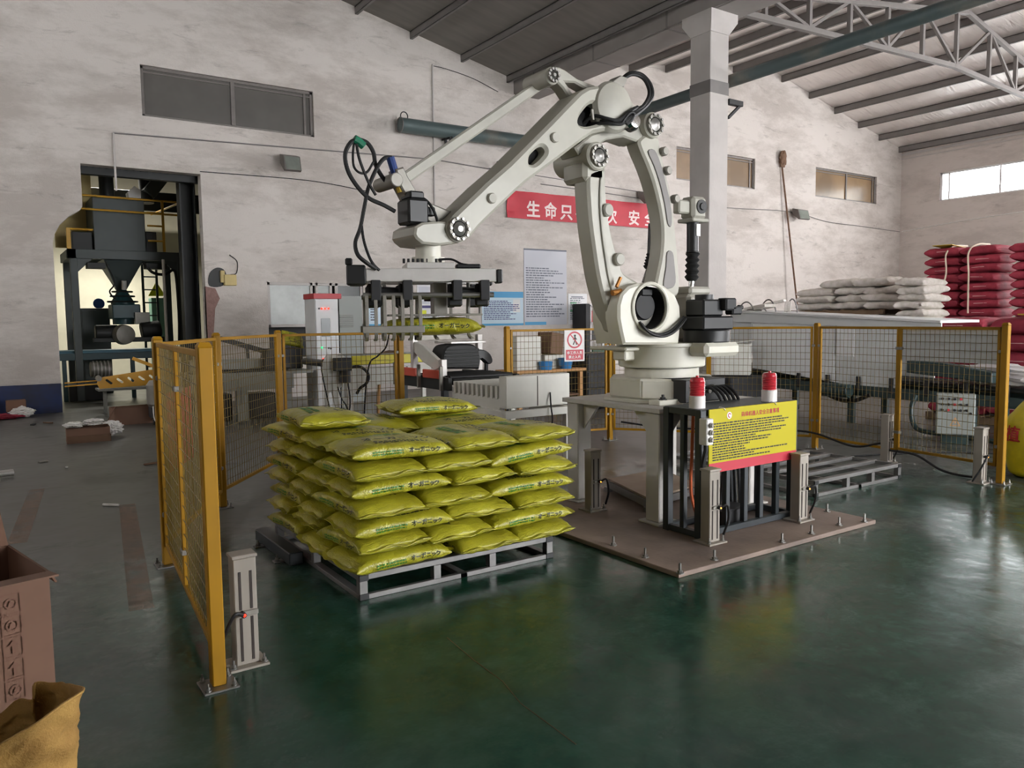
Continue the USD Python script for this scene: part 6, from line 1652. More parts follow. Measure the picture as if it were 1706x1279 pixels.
# control box on the near end
cbx = Thing('control_box', 'grey control box with rows of buttons and a warning triangle at the right', 'control box', loc=(9.85, 4.8, 0.14))
c0, yw = np.array([9.82, 4.79, 0.39]), math.radians(-63)
e1, nn = np.array([math.cos(yw), math.sin(yw), 0]), np.array([math.sin(yw), -math.cos(yw), 0])
cbx.part('housing', MB().obox(c0, (0.42, 0.16, 0.5), yw, 0, 0.008), 'cabinet_grey', smooth=False)
cbx.part('door', MB().obox(c0 + nn * 0.085, (0.40, 0.012, 0.48), yw, 0, 0.004), 'cabinet_grey', smooth=False)
for r_ in range(3):
    for k in range(5 if r_ else 4):
        p = c0 + nn * 0.09 + e1 * (-0.14 + 0.065 * k) + np.array([0, 0, 0.19 - 0.068 * r_])
        cbx.part('push_button', MB().cyl(p, p + nn * 0.02, 0.015, n=12), ('dark_plate', 'dark_plate', 'black_paint', 'red_panel')[(k + r_) % 4])
o = c0 + nn * 0.0915 + np.array([0, 0, -0.09])
tri = np.array([(-0.06, -0.05), (0.06, -0.05), (0, 0.06)])
cbx.part('warning_triangle', flat_on(np.vstack([tri, tri * 0.72 + [0, -0.004]]), np.array([(0, 1, 4), (0, 4, 3), (1, 2, 5), (1, 5, 4), (2, 0, 3), (2, 3, 5)]), o, e1, EZ, 0.001), 'wood_orange', smooth=False)
cbx.part('warning_bolt_mark', flat_on(np.array([(0.004, 0.03), (-0.012, -0.004), (0.0, -0.004), (-0.006, -0.032), (0.014, 0.004), (0.002, 0.004)]), np.array([(0, 1, 5), (1, 2, 5), (2, 3, 4), (2, 4, 5)]), o, e1, EZ, 0.001), 'wood_orange', smooth=False)
cbx.part('lock', MB().cyl(c0 + nn * 0.09 + e1 * 0.16 + np.array([0, 0, 0.02]), c0 + nn * 0.105 + e1 * 0.16 + np.array([0, 0, 0.02]), 0.014, n=12), 'black_paint')
cbx.part('bracket', MB().obox(c0 - nn * 0.12 - np.array([0, 0, 0.14]), (0.3, 0.08, 0.5), yw, 0, 0.006), 'teal_paint', smooth=False)

# grey sheet hung behind the last fence section
a_, b_ = along(mhi, I_, 0.05, 0.07)
dd = (b_ - a_) / np.linalg.norm(b_ - a_)
cc_ = (a_ + b_) / 2
single('sheet_panel', MB().obox((cc_[0] + 0.035, cc_[1], 1.29), (np.linalg.norm(b_ - a_), 0.006, 0.33), math.atan2(dd[1], dd[0]), 0, 0.001), 'cover_white_dull', 'pale grey sheet hung behind the top of the last fence section', 'sheet', smooth=False)


# ------------------------------------------------------------------ sacks in stacks
def sack_proto(name, label, loc, group, mat_, L, W, T, seed, prints=None, rot=(0, 0, 0), lumpy=0.03):
    b = Thing(name, label, 'sack', loc=loc, group=group, local=True)
    xf = UsdGeom.Xform(b.prim)
    xf.ClearXformOpOrder()
    xf.AddTranslateOp(opSuffix='at').Set(Gf.Vec3d(*map(float, loc)))
    xf.AddRotateXYZOp(opSuffix='turn').Set(Gf.Vec3f(*map(float, rot)))
    b.part('sack_body', bag_mesh(seed, 28, 24, L=L, W=W, T=T, flat=0.5, endp=9.0, lumpy=lumpy), mat_, smooth=True)
    if prints:
        for e in (-1, 1):
            zz_ = np.array([[-0.16, -0.006], [0.12, -0.010], [0.12, 0.006], [-0.16, 0.002]])
            v2, f2 = refine(zz_, np.array([(0, 1, 2), (0, 2, 3)]), 0.04)
            u = v2[:, 0] / (L / 2)
            th = np.arcsin(sgn_pow(np.clip(v2[:, 1] / (T / 2), -0.9, 0.9), 1 / 0.5))
            th = th if e > 0 else np.pi - th
            P, n = bag_surface(u, th, seed, L=L, W=W, T=T, flat=0.5, endp=9.0, lumpy=lumpy)
            b.part('printed_band', (P + n * 0.004, f2 if e > 0 else f2[:, ::-1]), prints, smooth=False)
    return b


def stacks(name, color, mat_, cols, z0, n, step, L, W, T, group, words, seed, prints=None, yaw=90, lumpy=0.03):
    r = np.random.default_rng(seed)
    pr = []
    for ci, (x, y) in enumerate(cols):
        for k in range(n):
            lab = words(ci, k, n)
            p = (x + r.normal(0, 0.018) * (1 + 30 * (lumpy - 0.03)), y + r.normal(0, 0.018) * (1 + 30 * (lumpy - 0.03)), z0 + step * (k + 0.5) + 0.004 * r.normal())
            rot = (r.normal(0, 1.5), r.normal(0, 1.5), yaw + r.normal(0, 2.5) * (1 + 40 * (lumpy - 0.03)) + 180 * int(r.integers(0, 2)))
            if len(pr) < 3:
                pr.append(sack_proto(name, lab, p, group, mat_, L, W, T, seed + len(pr), prints if len(pr) != 1 else None, rot, lumpy))
            else:
                copy_of(pr[int(r.integers(0, 3))], name, lab, 'sack', p, rot, group)


NTH = ['bottom', 'second', 'third', 'fourth', 'fifth', 'sixth', 'seventh', 'eighth', 'ninth', 'tenth', 'eleventh', 'twelfth', 'thirteenth', 'fourteenth', 'fifteenth', 'sixteenth', 'seventeenth']
CW = ['left', 'middle', 'right', 'rightmost']
pm('pallet_wood', S(120, 98, 76), 0.8, var=0.2)


def wood_pallet(x0, x1, y0, y1, z, label):
    p = Thing('wooden_pallet', label, 'pallet', loc=((x0 + x1) / 2, (y0 + y1) / 2, z))
    for k in range(6):
        y = y0 + (y1 - y0 - 0.1) * k / 5
        p.part('deck_board', MB().box((x0, y, z + 0.1), (x1, y + 0.1, z + 0.12), 0.002), 'pallet_wood', smooth=False)
    for k in range(3):
        x = x0 + (x1 - x0 - 0.09) * k / 2
        p.part('stringer', MB().box((x, y0, z), (x + 0.09, y1, z + 0.1), 0.003), 'pallet_wood', smooth=False)


# front row: one pallet high, thick sacks; back row: two pallets high, strapped
CF = [(12.42, 5.86), (12.42, 5.02), (12.42, 4.18)]
for y0, y1, lab in ((5.02, 6.3, 'left'), (3.7, 4.98, 'right')):
    wood_pallet(12.0, 13.2, y0, y1, 0.0, f'wooden pallet on the floor under the front row of red sacks, {lab}')
stacks('red_sack', 'red', 'sack_red', CF, 0.12, 6, 0.237, 0.85, 0.82, 0.262, 'red sacks of the front row', lambda c, k, n: f'red sack of the low front row, {NTH[k]} layer, {CW[c]} column', 41, 'sack_print')
CB = [(19.55, 9.72), (19.55, 8.88), (19.55, 7.80), (19.55, 6.98)]
for y0, y1, lab in ((8.45, 10.1, 'left'), (6.55, 8.2, 'right')):
    wood_pallet(19.05, 20.6, y0, y1, 0.0, f'wooden pallet on the floor under the tall red stacks, {lab}')
stacks('red_sack', 'red', 'sack_red', CB, 0.12, 15, 0.2035, 0.84, 1.1, 0.228, 'red sacks of the tall back row', lambda c, k, n: f'red sack of the tall strapped back stacks, {NTH[k]} layer, {CW[c]} column', 51, 'sack_print')
for k, (y, y2) in enumerate(((9.56, 9.8), (9.05, 9.04), (7.43, 7.37))):
    single('strap', MB().tube(spline([(19.9, y, 3.25), (19.3, y, 3.22), (18.97, y + 0.03, 3.02), (18.94, y, 2.55), (18.94, (y + y2) / 2, 2.15), (18.95, y2, 1.63)], 8), 0.022, 6), 'rope_pale', ('pale strap hanging over the left column of red sacks', 'pale strap hanging over the middle column of red sacks', 'pale strap hanging over the rightmost red stack')[k], 'strap')
for k, (y0, y1, z, x, w_) in enumerate(((9.5, 9.95, 3.21, 19.4, 0.8), (6.9, 7.4, 3.22, 19.4, 0.8), (4.5, 5.1, 1.565, 12.35, 0.55), (3.8, 4.3, 1.565, 12.35, 0.55))):
    single('yellow_wrapper', MB().obox((x, (y0 + y1) / 2, z + 0.012), (w_, y1 - y0, 0.014), 0.05, 0.06, 0.002), 'sack_yellow_print', ('yellow wrapper on top of the tall left red stack', 'yellow wrapper on top of the tall right red stack', 'yellow wrapper on the low front row of red sacks, left', 'yellow wrapper on the low front row of red sacks, right')[k], 'wrapper')

# grey white sacks
wood_pallet(16.9, 18.3, 9.8, 12.6, 0.0, 'wooden pallet on the floor under the grey white sacks')
stacks('white_sack', 'white', 'sack_grey', [(17.5, 12.0), (17.45, 11.0), (17.5, 10.1)], 0.12, 9, 0.166, 0.92, 1.04, 0.19, 'grey white sacks of the lower heap', lambda c, k, n: f'grey white sack, {NTH[k]} layer of the lower heap, {CW[c]} column', 61, lumpy=0.085)
wood_pallet(16.9, 18.3, 9.9, 12.4, 1.63, 'dark flat pallet in the middle of the grey white sack heap')
stacks('white_sack', 'white', 'sack_grey', [(17.4, 11.7), (17.45, 10.7), (17.4, 9.95)], 1.76, 3, 0.17, 1.0, 1.04, 0.2, 'grey white sacks of the upper heap', lambda c, k, n: f'grey white sack, {NTH[k]} layer above the dark pallet, {CW[c]} column', 71, lumpy=0.085)
stacks('white_sack', 'white', 'sack_grey', [(17.45, 11.1), (17.4, 10.3)], 2.27, 1, 0.19, 0.9, 1.04, 0.22, 'topmost grey white sacks', lambda c, k, n: ('slumped grey white sack on top of the heap, left', 'slumped grey white sack on top of the heap, right')[c], 81, lumpy=0.085)
stacks('white_sack', 'white', 'sack_grey', [(17.03, 9.12)], 0.02, 14, 0.17, 0.65, 1.04, 0.19, 'narrow column of white sacks', lambda c, k, n: f'white sack in the narrow column by the red stack, {NTH[k]} from the floor', 91, lumpy=0.085)

# yellow printed bag standing at the right edge
ys = Thing('bulk_bag', 'bright yellow standing bag with red lettering at the right edge', 'bag', loc=(8.52, 3.36, 0))
pm('bulk_yellow', S(222, 204, 30), 0.45, col2=S(200, 186, 30), scale=5, bump=0.25, bscale=18)
pm('bulk_red', S(190, 40, 40), 0.5)
lv = np.linspace(0, 1, 22)
ang = np.linspace(0, 2 * np.pi, 41)[:-1]
bx_, by_ = 8.57, 3.33


def bulk(t, a, off=0.0):
    rx = (0.24 + 0.07 * np.sin(np.pi * np.clip(t * 0.92 + 0.06, 0, 1)) ** 0.8 - 0.11 * np.clip(t - 0.72, 0, 1) / 0.28) * np.where(t < 0.03, 0.85, 1)
    c, s = sgn_pow(np.cos(a), 0.75), sgn_pow(np.sin(a), 0.75)
    q = np.stack([c * 3, s * 3, t * 5], -1)
    k = 1 + 0.10 * (meshkit.fbm(q * 1.6, 3, 5) - 0.5)
    return np.stack([bx_ + (rx * k + off) * c, by_ + (rx * k + off) * s, 0.005 + 0.78 * t + 0 * a], -1)


T_, A2 = np.meshgrid(lv, ang, indexing='ij')
V = bulk(T_, A2).reshape(-1, 3)
F = [(i * 40 + j, i * 40 + (j + 1) % 40, (i + 1) * 40 + (j + 1) % 40, (i + 1) * 40 + j) for i in range(21) for j in range(40)]
V = np.vstack([V, V[:40].mean(0), V[-40:].mean(0)])
F = np.vstack([tris(np.array(F)), [(880, (j + 1) % 40, j) for j in range(40)], [(881, 840 + j, 840 + (j + 1) % 40) for j in range(40)]])
ys.part('sack', (V, F), 'bulk_yellow', smooth=True)
v, f, w = glyph_flat('植', 0.16)
v, f = refine(v, f, 0.03)
am = math.atan2(-by_, -bx_) - 0.8
P = bulk(0.56 + (v[:, 1] - 0.08) / 0.78, am + (v[:, 0] - 0.08) / 0.30, 0.006)
a3 = P[f]
out_ = np.stack([np.cos(am), np.sin(am), 0], -1)
bad = np.cross(a3[:, 1] - a3[:, 0], a3[:, 2] - a3[:, 0]) @ out_ < 0
f[bad] = f[bad][:, ::-1]
ys.part('red_lettering', (P, f), 'bulk_red', smooth=False)
single('floor_cable', MB().tube(spline([(8.1, 5.1, 0.008), (8.6, 4.9, 0.008), (9.3, 4.5, 0.008), (9.8, 3.9, 0.008), (10.6, 3.2, 0.008)], 10), 0.009, 6), 'rubber', 'thin dark cable lying on the floor before the control box', 'cable')

# ------------------------------------------------------------------ packing bay seen through the doorway
pm('bay_steel', S(72, 80, 80), 0.5, var=0.18, scale=2)
pm('bay_teal', S(36, 72, 78), 0.45, var=0.2, scale=4)
pm('bay_blue', S(40, 104, 124), 0.45, var=0.15)
pm('bay_dark', S(34, 36, 36), 0.55, var=0.25, scale=4)
pm('rail_yellow', S(206, 158, 52), 0.45)
pm('cream_board', S(206, 186, 130), 0.7, var=0.12, scale=2)
pm('chute_yellow', S(214, 158, 50), 0.45, var=0.1)
pm('green_wall', S(120, 168, 150), 0.6, var=0.15, scale=2)
pm('sign_blue', S(50, 92, 170), 0.5)
pm('sign_lime', S(206, 210, 40), 0.5)
emit('tube_light', (1.0, 0.97, 0.85), 9.0)

BYY = 18.6
hm = Thing('filling_machine', 'dark grey hopper filling machine on a portal frame in the packing bay', 'machine', loc=(2.7, BYY, 0))
for x in (1.64, 3.72):
    for y in (BYY, BYY + 1.5):
        hm.part('portal_leg', MB().box((x, y, 0), (x + 0.14, y + 0.14, 2.98), 0.006), 'bay_steel', smooth=False)
for y in (BYY, BYY + 1.5):
    hm.part('portal_beam', MB().box((1.6, y, 2.98), (3.9, y + 0.16, 3.17), 0.006), 'bay_steel', smooth=False)
for x in (1.6, 3.74):
    hm.part('portal_beam', MB().box((x, BYY, 2.98), (x + 0.16, BYY + 1.6, 3.17), 0.006), 'bay_steel', smooth=False)
for x, s in ((1.78, 1), (3.72, -1)):
    hm.part('gusset', MB().prism([(x, 2.98), (x + s * 0.28, 2.98), (x, 2.7)], BYY + 0.04, BYY + 0.07), 'bay_steel', smooth=False)
hm.part('hopper_bin', MB().box((2.12, BYY + 0.1, 3.17), (3.12, BYY + 1.3, 4.3), 0.01), 'bay_steel', smooth=False)
hm.part('side_box', MB().box((1.72, BYY + 0.2, 3.17), (2.1, BYY + 0.9, 3.55), 0.01), 'bay_dark', smooth=False)
hm.part('side_box', MB().box((3.14, BYY + 0.2, 3.17), (3.36, BYY + 0.9, 3.62), 0.01), 'bay_dark', smooth=False)
c = [(2.28, 3.06, 2.99, 0.05), (2.57, 2.75, 2.34, 0.5)]
V = []
for x0, x1, z, o_ in c:
    V += [(x0, BYY + 0.1 + o_, z), (x1, BYY + 0.1 + o_, z), (x1, BYY + 1.2 - o_, z), (x0, BYY + 1.2 - o_, z)]
hm.part('hopper_cone', MB().add(V, [(0, 1, 5, 4), (1, 2, 6, 5), (2, 3, 7, 6), (3, 0, 4, 7), (3, 2, 1, 0), (4, 5, 6, 7)]), 'bay_steel', smooth=False)
hm.part('slide_gate', MB().box((1.95, BYY - 0.05, 2.78), (2.3, BYY + 0.3, 2.9), 0.006), 'bay_dark', smooth=False)
hm.part('slide_gate', MB().box((3.08, BYY - 0.05, 2.80), (3.5, BYY + 0.3, 2.92), 0.006), 'bay_dark', smooth=False)
hm.part('sight_tube', MB().cyl((2.68, BYY + 0.35, 2.36), (2.68, BYY + 0.3, 2.55), 0.05, n=14), 'alu')
yb = BYY + 0.65
for k, (r, z) in enumerate(((0.24, 2.22), (0.30, 2.1), (0.2, 2.32))):
    hm.part('clamp_ring', MB().tube(np.column_stack([2.68 + r * np.cos(np.linspace(0, 2 * np.pi, 25))[:-1], yb + r * np.sin(np.linspace(0, 2 * np.pi, 25))[:-1], np.full(24, z)]), 0.018, 6, closed=True), 'bay_dark')
hm.part('spout', MB().lathe([(0, 1.6), (0.22, 1.6), (0.24, 2.08), (0.12, 2.3), (0.09, 2.36), (0, 2.36)], (2.68, yb, 0), n=24), 'bay_teal')
hm.part('feeder_block', MB().box((2.42, BYY + 0.3, 1.72), (2.98, BYY + 0.95, 2.04), 0.02), 'bay_teal', smooth=False)
hm.part('side_panel', MB().box((2.85, BYY + 0.22, 1.6), (3.15, BYY + 0.28, 1.86), 0.004), 'alu_dull', smooth=False)
hm.part('clamp_motor', MB().cyl((2.05, BYY + 0.2, 1.42), (2.5, BYY + 0.2, 1.42), 0.17, n=24, bev=0.02), 'bay_dark')
hm.part('clamp_motor', MB().cyl((2.95, BYY + 0.2, 1.45), (3.35, BYY + 0.2, 1.5), 0.18, n=24, bev=0.02), 'bay_dark')
hm.part('gear_housing', MB().lathe([(0, 0), (0.2, 0), (0.22, 0.04), (0.2, 0.2), (0, 0.24)], (2.55, BYY + 0.1, 1.38), (0.3, -1, 0), 24), 'alu_dull')
hm.part('clamp_bar', MB().box((2.0, BYY + 0.05, 1.22), (3.4, BYY + 0.16, 1.32), 0.01), 'bay_dark', smooth=False)
hm.part('air_hose', MB().tube(spline([(3.05, BYY + 0.0, 2.92), (3.2, BYY - 0.05, 2.72), (3.45, BYY - 0.05, 2.68), (3.62, BYY - 0.05, 2.78), (3.68, BYY - 0.05, 2.6), (3.7, BYY - 0.05, 1.8), (3.68, BYY - 0.05, 1.2)], 8), 0.03, 8), 'rubber')
hm.part('air_hose', MB().tube(spline([(2.3, BYY + 0.05, 2.95), (2.45, BYY + 0.0, 2.5), (2.35, BYY, 2.3), (2.45, BYY + 0.1, 2.15)], 8), 0.016, 6), 'rubber')
cn = Thing('bay_conveyor', 'blue teal belt conveyor table under the filling spout', 'conveyor', loc=(2.6, BYY, 0))
cn.part('belt_bed', MB().box((1.2, BYY + 0.1, 0.98), (4.2, BYY + 0.8, 1.06), 0.01), 'bay_blue', smooth=False)
cn.part('side_rail', MB().box((1.2, BYY + 0.02, 0.86), (4.2, BYY + 0.1, 1.0), 0.006), 'bay_teal', smooth=False)
for x in (1.4, 2.7, 4.0):
    cn.part('leg', MB().box((x, BYY + 0.1, 0), (x + 0.08, BYY + 0.18, 0.86), 0.004), 'bay_teal', smooth=False)
cn.part('motor', MB().cyl((1.9, BYY, 0.66), (2.3, BYY, 0.66), 0.16, n=24, bev=0.01), 'alu_dull')
for k in range(5):
    cn.part('cooling_fin', MB().cyl((1.95 + 0.07 * k, BYY, 0.66), (1.975 + 0.07 * k, BYY, 0.66), 0.175, n=24), 'alu')
cn.part('base_box', MB().box((1.5, BYY + 0.05, 0), (2.2, BYY + 0.7, 0.34), 0.01), 'bay_dark', smooth=False)
bc2 = Thing('bay_cabinet', 'dark grey control cabinet behind the filling machine, below a blue sign', 'cabinet', loc=(2.1, 20.4, 0))
bc2.part('body', MB().box((1.95, 20.4, 0), (2.55, 20.8, 1.98), 0.01), 'bay_steel', smooth=False)
bc2.part('door', MB().box((1.98, 20.385, 0.15), (2.52, 20.4, 1.93), 0.004), 'bay_steel', smooth=False)
single('bay_cabinet', MB().box((3.6, 21.2, 0), (3.95, 21.6, 2.25), 0.01), 'green_wall', 'slim green cabinet at the back of the bay below a yellow sign', 'cabinet', smooth=False)
single('safety_sign', MB().cyl((2.36, 20.6, 2.09), (2.36, 20.58, 2.09), 0.12, n=28), 'sign_blue', 'round blue safety sign above the bay cabinet', 'sign')
single('warning_sign', MB().prism([(3.55, 2.3), (3.95, 2.3), (3.75, 2.66)], 21.3, 21.32), 'sign_lime', 'yellow warning triangle above the slim green cabinet', 'sign')
rl2 = Thing('guard_rail', 'yellow tubular guard rail around the hopper platform', 'railing', loc=(2.7, BYY, 3.17))
for z in (4.26, 3.98):
    rl2.part('rail', MB().tube([(1.9, BYY - 0.05, z + 0.02), (3.84, BYY - 0.05, z)], 0.022, 8), 'rail_yellow')
rl2.part('rail', MB().tube([(3.84, BYY - 0.05, 4.26), (3.5, BYY + 1.5, 4.16)], 0.022, 8), 'rail_yellow')
rl2.part('rail', MB().tube([(1.66, BYY, 3.58), (2.1, BYY, 3.58)], 0.022, 8), 'rail_yellow')
rl2.part('post', MB().box((1.6, BYY - 0.03, 3.17), (1.68, BYY + 0.05, 3.6), 0.006), 'rail_yellow', smooth=False)
for x in (3.46, 3.84):
    rl2.part('post', MB().box((x - 0.025, BYY - 0.07, 3.17), (x + 0.025, BYY - 0.02, 4.28), 0.005), 'rail_yellow', smooth=False)
for z in (3.4, 3.72, 4.0):
    rl2.part('rung', MB().tube([(3.14, BYY - 0.05, z), (3.46, BYY - 0.05, z)], 0.02, 8), 'rail_yellow')
single('cream_board', MB().box((1.5, 19.9, 3.3), (2.25, 20.0, 5.6), 0.004), 'cream_board', 'cream painted board behind the hopper, top left of the doorway', 'board', smooth=False)
single('platform', MB().box((0.6, 20.6, 4.6), (5.0, 22.5, 4.75), 0.01).box((0.6, 20.5, 4.3), (5.0, 20.6, 4.75), 0.01), 'bay_dark', 'dark steel platform at the top of the packing bay', 'platform', smooth=False)
for k, (x0, x1) in enumerate(((2.3, 2.7), (3.1, 3.5))):
    single('feed_pipe', MB().cyl(((x0 + x1) / 2, 19.4, 4.32), ((x0 + x1) / 2, 19.6, 6.5), 0.15, n=20), 'bay_dark', ('dark feed pipe rising from the left of the hopper', 'dark feed pipe rising from the right of the hopper')[k], 'pipe')
single('feed_chute', MB().bar((3.3, 19.3, 4.5), (3.9, 19.4, 5.3), 0.28, 0.28), 'bay_steel', 'sloping grey chute at the top right of the bay', 'chute', smooth=False)
single('white_carton', MB().prism([(2.86, 4.32), (3.1, 4.32), (3.1, 4.52), (2.98, 4.6), (2.84, 4.46)], BYY + 0.3, BYY + 0.6), 'label_white', 'small white box on top of the hopper', 'box', smooth=False)
dc2 = Thing('door_column', 'dark grey steel channel column at the right of the bay doorway', 'column', loc=(3.65, 17.1, 0))
dc2.part('web', MB().box((3.52, 17.25, 0), (3.80, 17.28, 4.9), 0.004), 'bay_dark', smooth=False)
for x in (3.50, 3.78):
    dc2.part('flange', MB().box((x, 17.0, 0), (x + 0.03, 17.28, 4.9), 0.004), 'bay_dark', smooth=False)
single('door_lintel', MB().box((1.5, 16.8, 4.42), (4.0, 16.95, 4.62), 0.004), 'bay_dark', 'dark steel lintel over the bay doorway', 'lintel', smooth=False)
for x, g in ((3.2, 'thin pale conduit before the bay ladder'),):
    single('conduit', MB().cyl((3.36, 18.2, 0), (3.36, 18.2, 2.98), 0.03, n=10), 'alu', g, 'pipe')
lt = Thing('bay_ladder', 'narrow steel ladder at the right of the filling machine', 'ladder', loc=(3.3, 20, 0))
for x in (3.2, 3.5):
    lt.part('rail', MB().box((x, 19.95, 0), (x + 0.05, 20.0, 3.0), 0.004), 'bay_steel', smooth=False)
for k in range(9):
    lt.part('rung', MB().cyl((3.2, 19.97, 0.3 + 0.3 * k), (3.54, 19.97, 0.3 + 0.3 * k), 0.014, n=8), 'bay_steel')
for k, (x, y, z) in enumerate(((1.15, 20.4, 3.75), (4.4, 21.6, 3.3))):
    tl_ = Thing('tube_lamp', ('small bright lamp at the upper left of the bay', 'bright tube lamp on the far bay wall')[k], 'lamp', loc=(x, y, z))
    tl_.part('tube', MB().cyl((x, y, z), (x + 0.35, y, z), 0.03, n=12), 'tube_light')
    tl_.part('drop_rod', MB().cyl((x + 0.17, y, z + 0.05), (x + 0.17, y, 6.6), 0.008, n=8), 'alu')
    tl_.part('batten', MB().box((x - 0.02, y - 0.03, z + 0.03), (x + 0.37, y + 0.03, z + 0.07), 0.004), 'label_white', smooth=False)

# yellow slotted chute and arm in the doorway
yc = Thing('slotted_chute', 'yellow steel chute with a row of slanted slots in the doorway', 'chute', loc=(2.2, 15.7, 0.5))
o = np.array([(1.70, 0.545), (1.72, 0.62), (1.80, 0.66), (2.55, 0.75), (3.05, 0.78), (3.05, 0.50), (2.5, 0.47), (1.74, 0.45)])
holes = [pill(1.86 + 0.18 * k, 0.60 + 0.012 * k, 1.93 + 0.18 * k, 0.54 + 0.012 * k, 0.02)[::-1] for k in range(6)]
yc.part('slotted_plate', MB().prism(o, 15.7, 15.74, bev=0.004, holes=holes), 'chute_yellow', smooth=False)
yc.part('tray', MB().box((1.72, 15.74, 0.4), (3.0, 16.2, 0.44), 0.004), 'machine_grey', smooth=False)
yc.part('arm', MB().bar((2.3, 15.72, 0.98), (2.95, 15.66, 0.68), 0.09, 0.06), 'chute_yellow', smooth=False)
for z in (0.54, 0.60):
    yc.part('fork', MB().bar((1.2, 15.78, z - 0.02), (1.72, 15.74, z), 0.03, 0.02), 'chute_yellow', smooth=False)
for x in (1.8, 2.9):
    yc.part('leg', MB().box((x, 15.8, 0), (x + 0.06, 15.86, 0.42), 0.004), 'machine_grey', smooth=False)
yc.part('hinge', MB().cyl((1.73, 15.66, 0.64), (1.73, 15.78, 0.64), 0.05, n=16), 'alu_dull')

# ------------------------------------------------------------------ on the back wall
# booth windows over the packing table
wn = Thing('window_5', 'low inner booth windows with a pale frame behind the switch cabinets', kind='structure', loc=(6, YB, 1.45))
x0, x1, z0, z1 = 5.05, 7.2, 1.5, 2.45
for x in (5.05, 5.98, 6.10, 6.42, 6.55, 7.14):
    wn.part('mullion', MB().box((x, YB + 0.02, z0), (x + 0.06, YB + 0.1, z1), 0.004), 'column_paint', smooth=False)
for z in (z0, z1 - 0.06):
    wn.part('frame_rail', MB().box((x0, YB + 0.02, z), (x1, YB + 0.1, z + 0.06), 0.004), 'column_paint', smooth=False)
pm('booth_pane', S(128, 134, 126), 0.25, col2=S(96, 98, 92), scale=1.4)
pm('booth_dark', S(52, 56, 54), 0.25, var=0.2)
wn.part('pane', MB().box((5.11, YB + 0.05, z0 + 0.06), (5.98, YB + 0.06, z1 - 0.06), 0), 'booth_pane', smooth=False)
wn.part('pane', MB().box((6.16, YB + 0.05, z0 + 0.06), (6.42, YB + 0.06, z1 - 0.06), 0), 'booth_pane', smooth=False)
wn.part('pane', MB().box((6.61, YB + 0.05, z0 + 0.06), (7.14, YB + 0.06, z1 - 0.06), 0), 'booth_dark', smooth=False)
single('wall_booth', MB().box((4.9, YB + 0.9, 0.2), (7.6, YB + 1.0, 2.7), 0).box((4.9, YB + 0.26, 0.2), (4.98, YB + 0.9, 2.7), 0).box((7.52, YB + 0.26, 0.2), (7.6, YB + 0.9, 2.7), 0).box((4.9, YB + 0.26, 2.62), (7.6, YB + 1.0, 2.7), 0), 'bay_dark', kind='structure', smooth=False)

# red banner
bn = Thing('banner', 'red cloth banner with white slogan characters on the back wall', 'banner', loc=(14, YB, 4.15))
pm('banner_red', S(196, 46, 62), 0.6, var=0.15, scale=2)
pm('banner_white', S(236, 214, 212), 0.6)
bx0, bx1, bz0, bz1 = 11.1, 16.75, 4.16, 4.84
gx, gz = np.meshgrid(np.linspace(bx0, bx1, 90), np.linspace(bz0, bz1, 12))


def banner_y(x, z):
    return YB - 0.05 - 0.018 * np.sin(x * 5.1 + 2 * z) * (0.4 + (z - bz0)) - 0.02 * np.exp(-((x - bx0) / 0.25) ** 2) * np.sin(z * 14)


V = np.stack([gx, banner_y(gx, gz), gz], -1).reshape(-1, 3)
V2 = V + [0, 0.006, 0]
F = np.array([(i * 90 + j, i * 90 + j + 1, (i + 1) * 90 + j + 1, (i + 1) * 90 + j) for i in range(11) for j in range(89)])
bn.part('cloth', (np.vstack([V, V2]), np.vstack([tris(F), tris(F)[:, ::-1] + len(V)])), 'banner_red', smooth=True)
for ch, x in zip('生命只有一次安全', (11.7, 12.26, 12.78, 13.28, 13.86, 14.34, 15.2, 15.8)):
    v, f, w = glyph_flat(ch, 0.43)
    v = v + [x, bz0 + 0.06]
    y = banner_y(v[:, 0], v[:, 1]) - 0.006
    P = np.column_stack([v[:, 0], y, v[:, 1]])
    a3 = P[f]
    bad = np.cross(a3[:, 1] - a3[:, 0], a3[:, 2] - a3[:, 0])[:, 1] > 0
    f[bad] = f[bad][:, ::-1]
    bn.part('character', (P, f), 'banner_white', smooth=False)

# posters
pm('poster_grey', S(196, 198, 206), 0.12, coat=0.4)
pm('poster_white', S(214, 214, 216), 0.3)
pm('poster_blue', S(70, 150, 196), 0.35)
pm('poster_pale', S(186, 206, 220), 0.35)
pm('poster_ink', S(96, 100, 112), 0.5)
pm('poster_purple', S(150, 60, 120), 0.5)
pm('poster_navy', S(64, 60, 110), 0.5)
pm('poster_green', S(110, 190, 130), 0.5)


def poster(name, label, x0, x1, z0, z1, mat_, strips=(), lines=None, seed=1, ink='poster_ink', margin=0.06):
    p = Thing(name, label, 'poster', loc=(x0, YB, z0))
    p.part('sheet', MB().box((x0, YB - 0.012, z0), (x1, YB - 0.004, z1), 0.001), mat_, smooth=False)
    for nm, (a, b, c, d), mt in strips:
        p.part(nm, flat_on(np.array([(a, b), (c, b), (c, d), (a, d)]), np.array([(0, 1, 2), (0, 2, 3)]), (x0, YB - 0.012, z0), EX, EZ, 0.001), mt, smooth=False)
    if lines:
        r = np.random.default_rng(seed)
        v, f = dashes(x1 - x0 - 2 * margin, [q for q in np.arange(lines[1], lines[0], -lines[2])], r, lines[3], 0.45)
        p.part('small_print', flat_on(v + [margin, 0], f, (x0, YB - 0.012, z0), EX, EZ, 0.0015), ink, smooth=False)
    return p


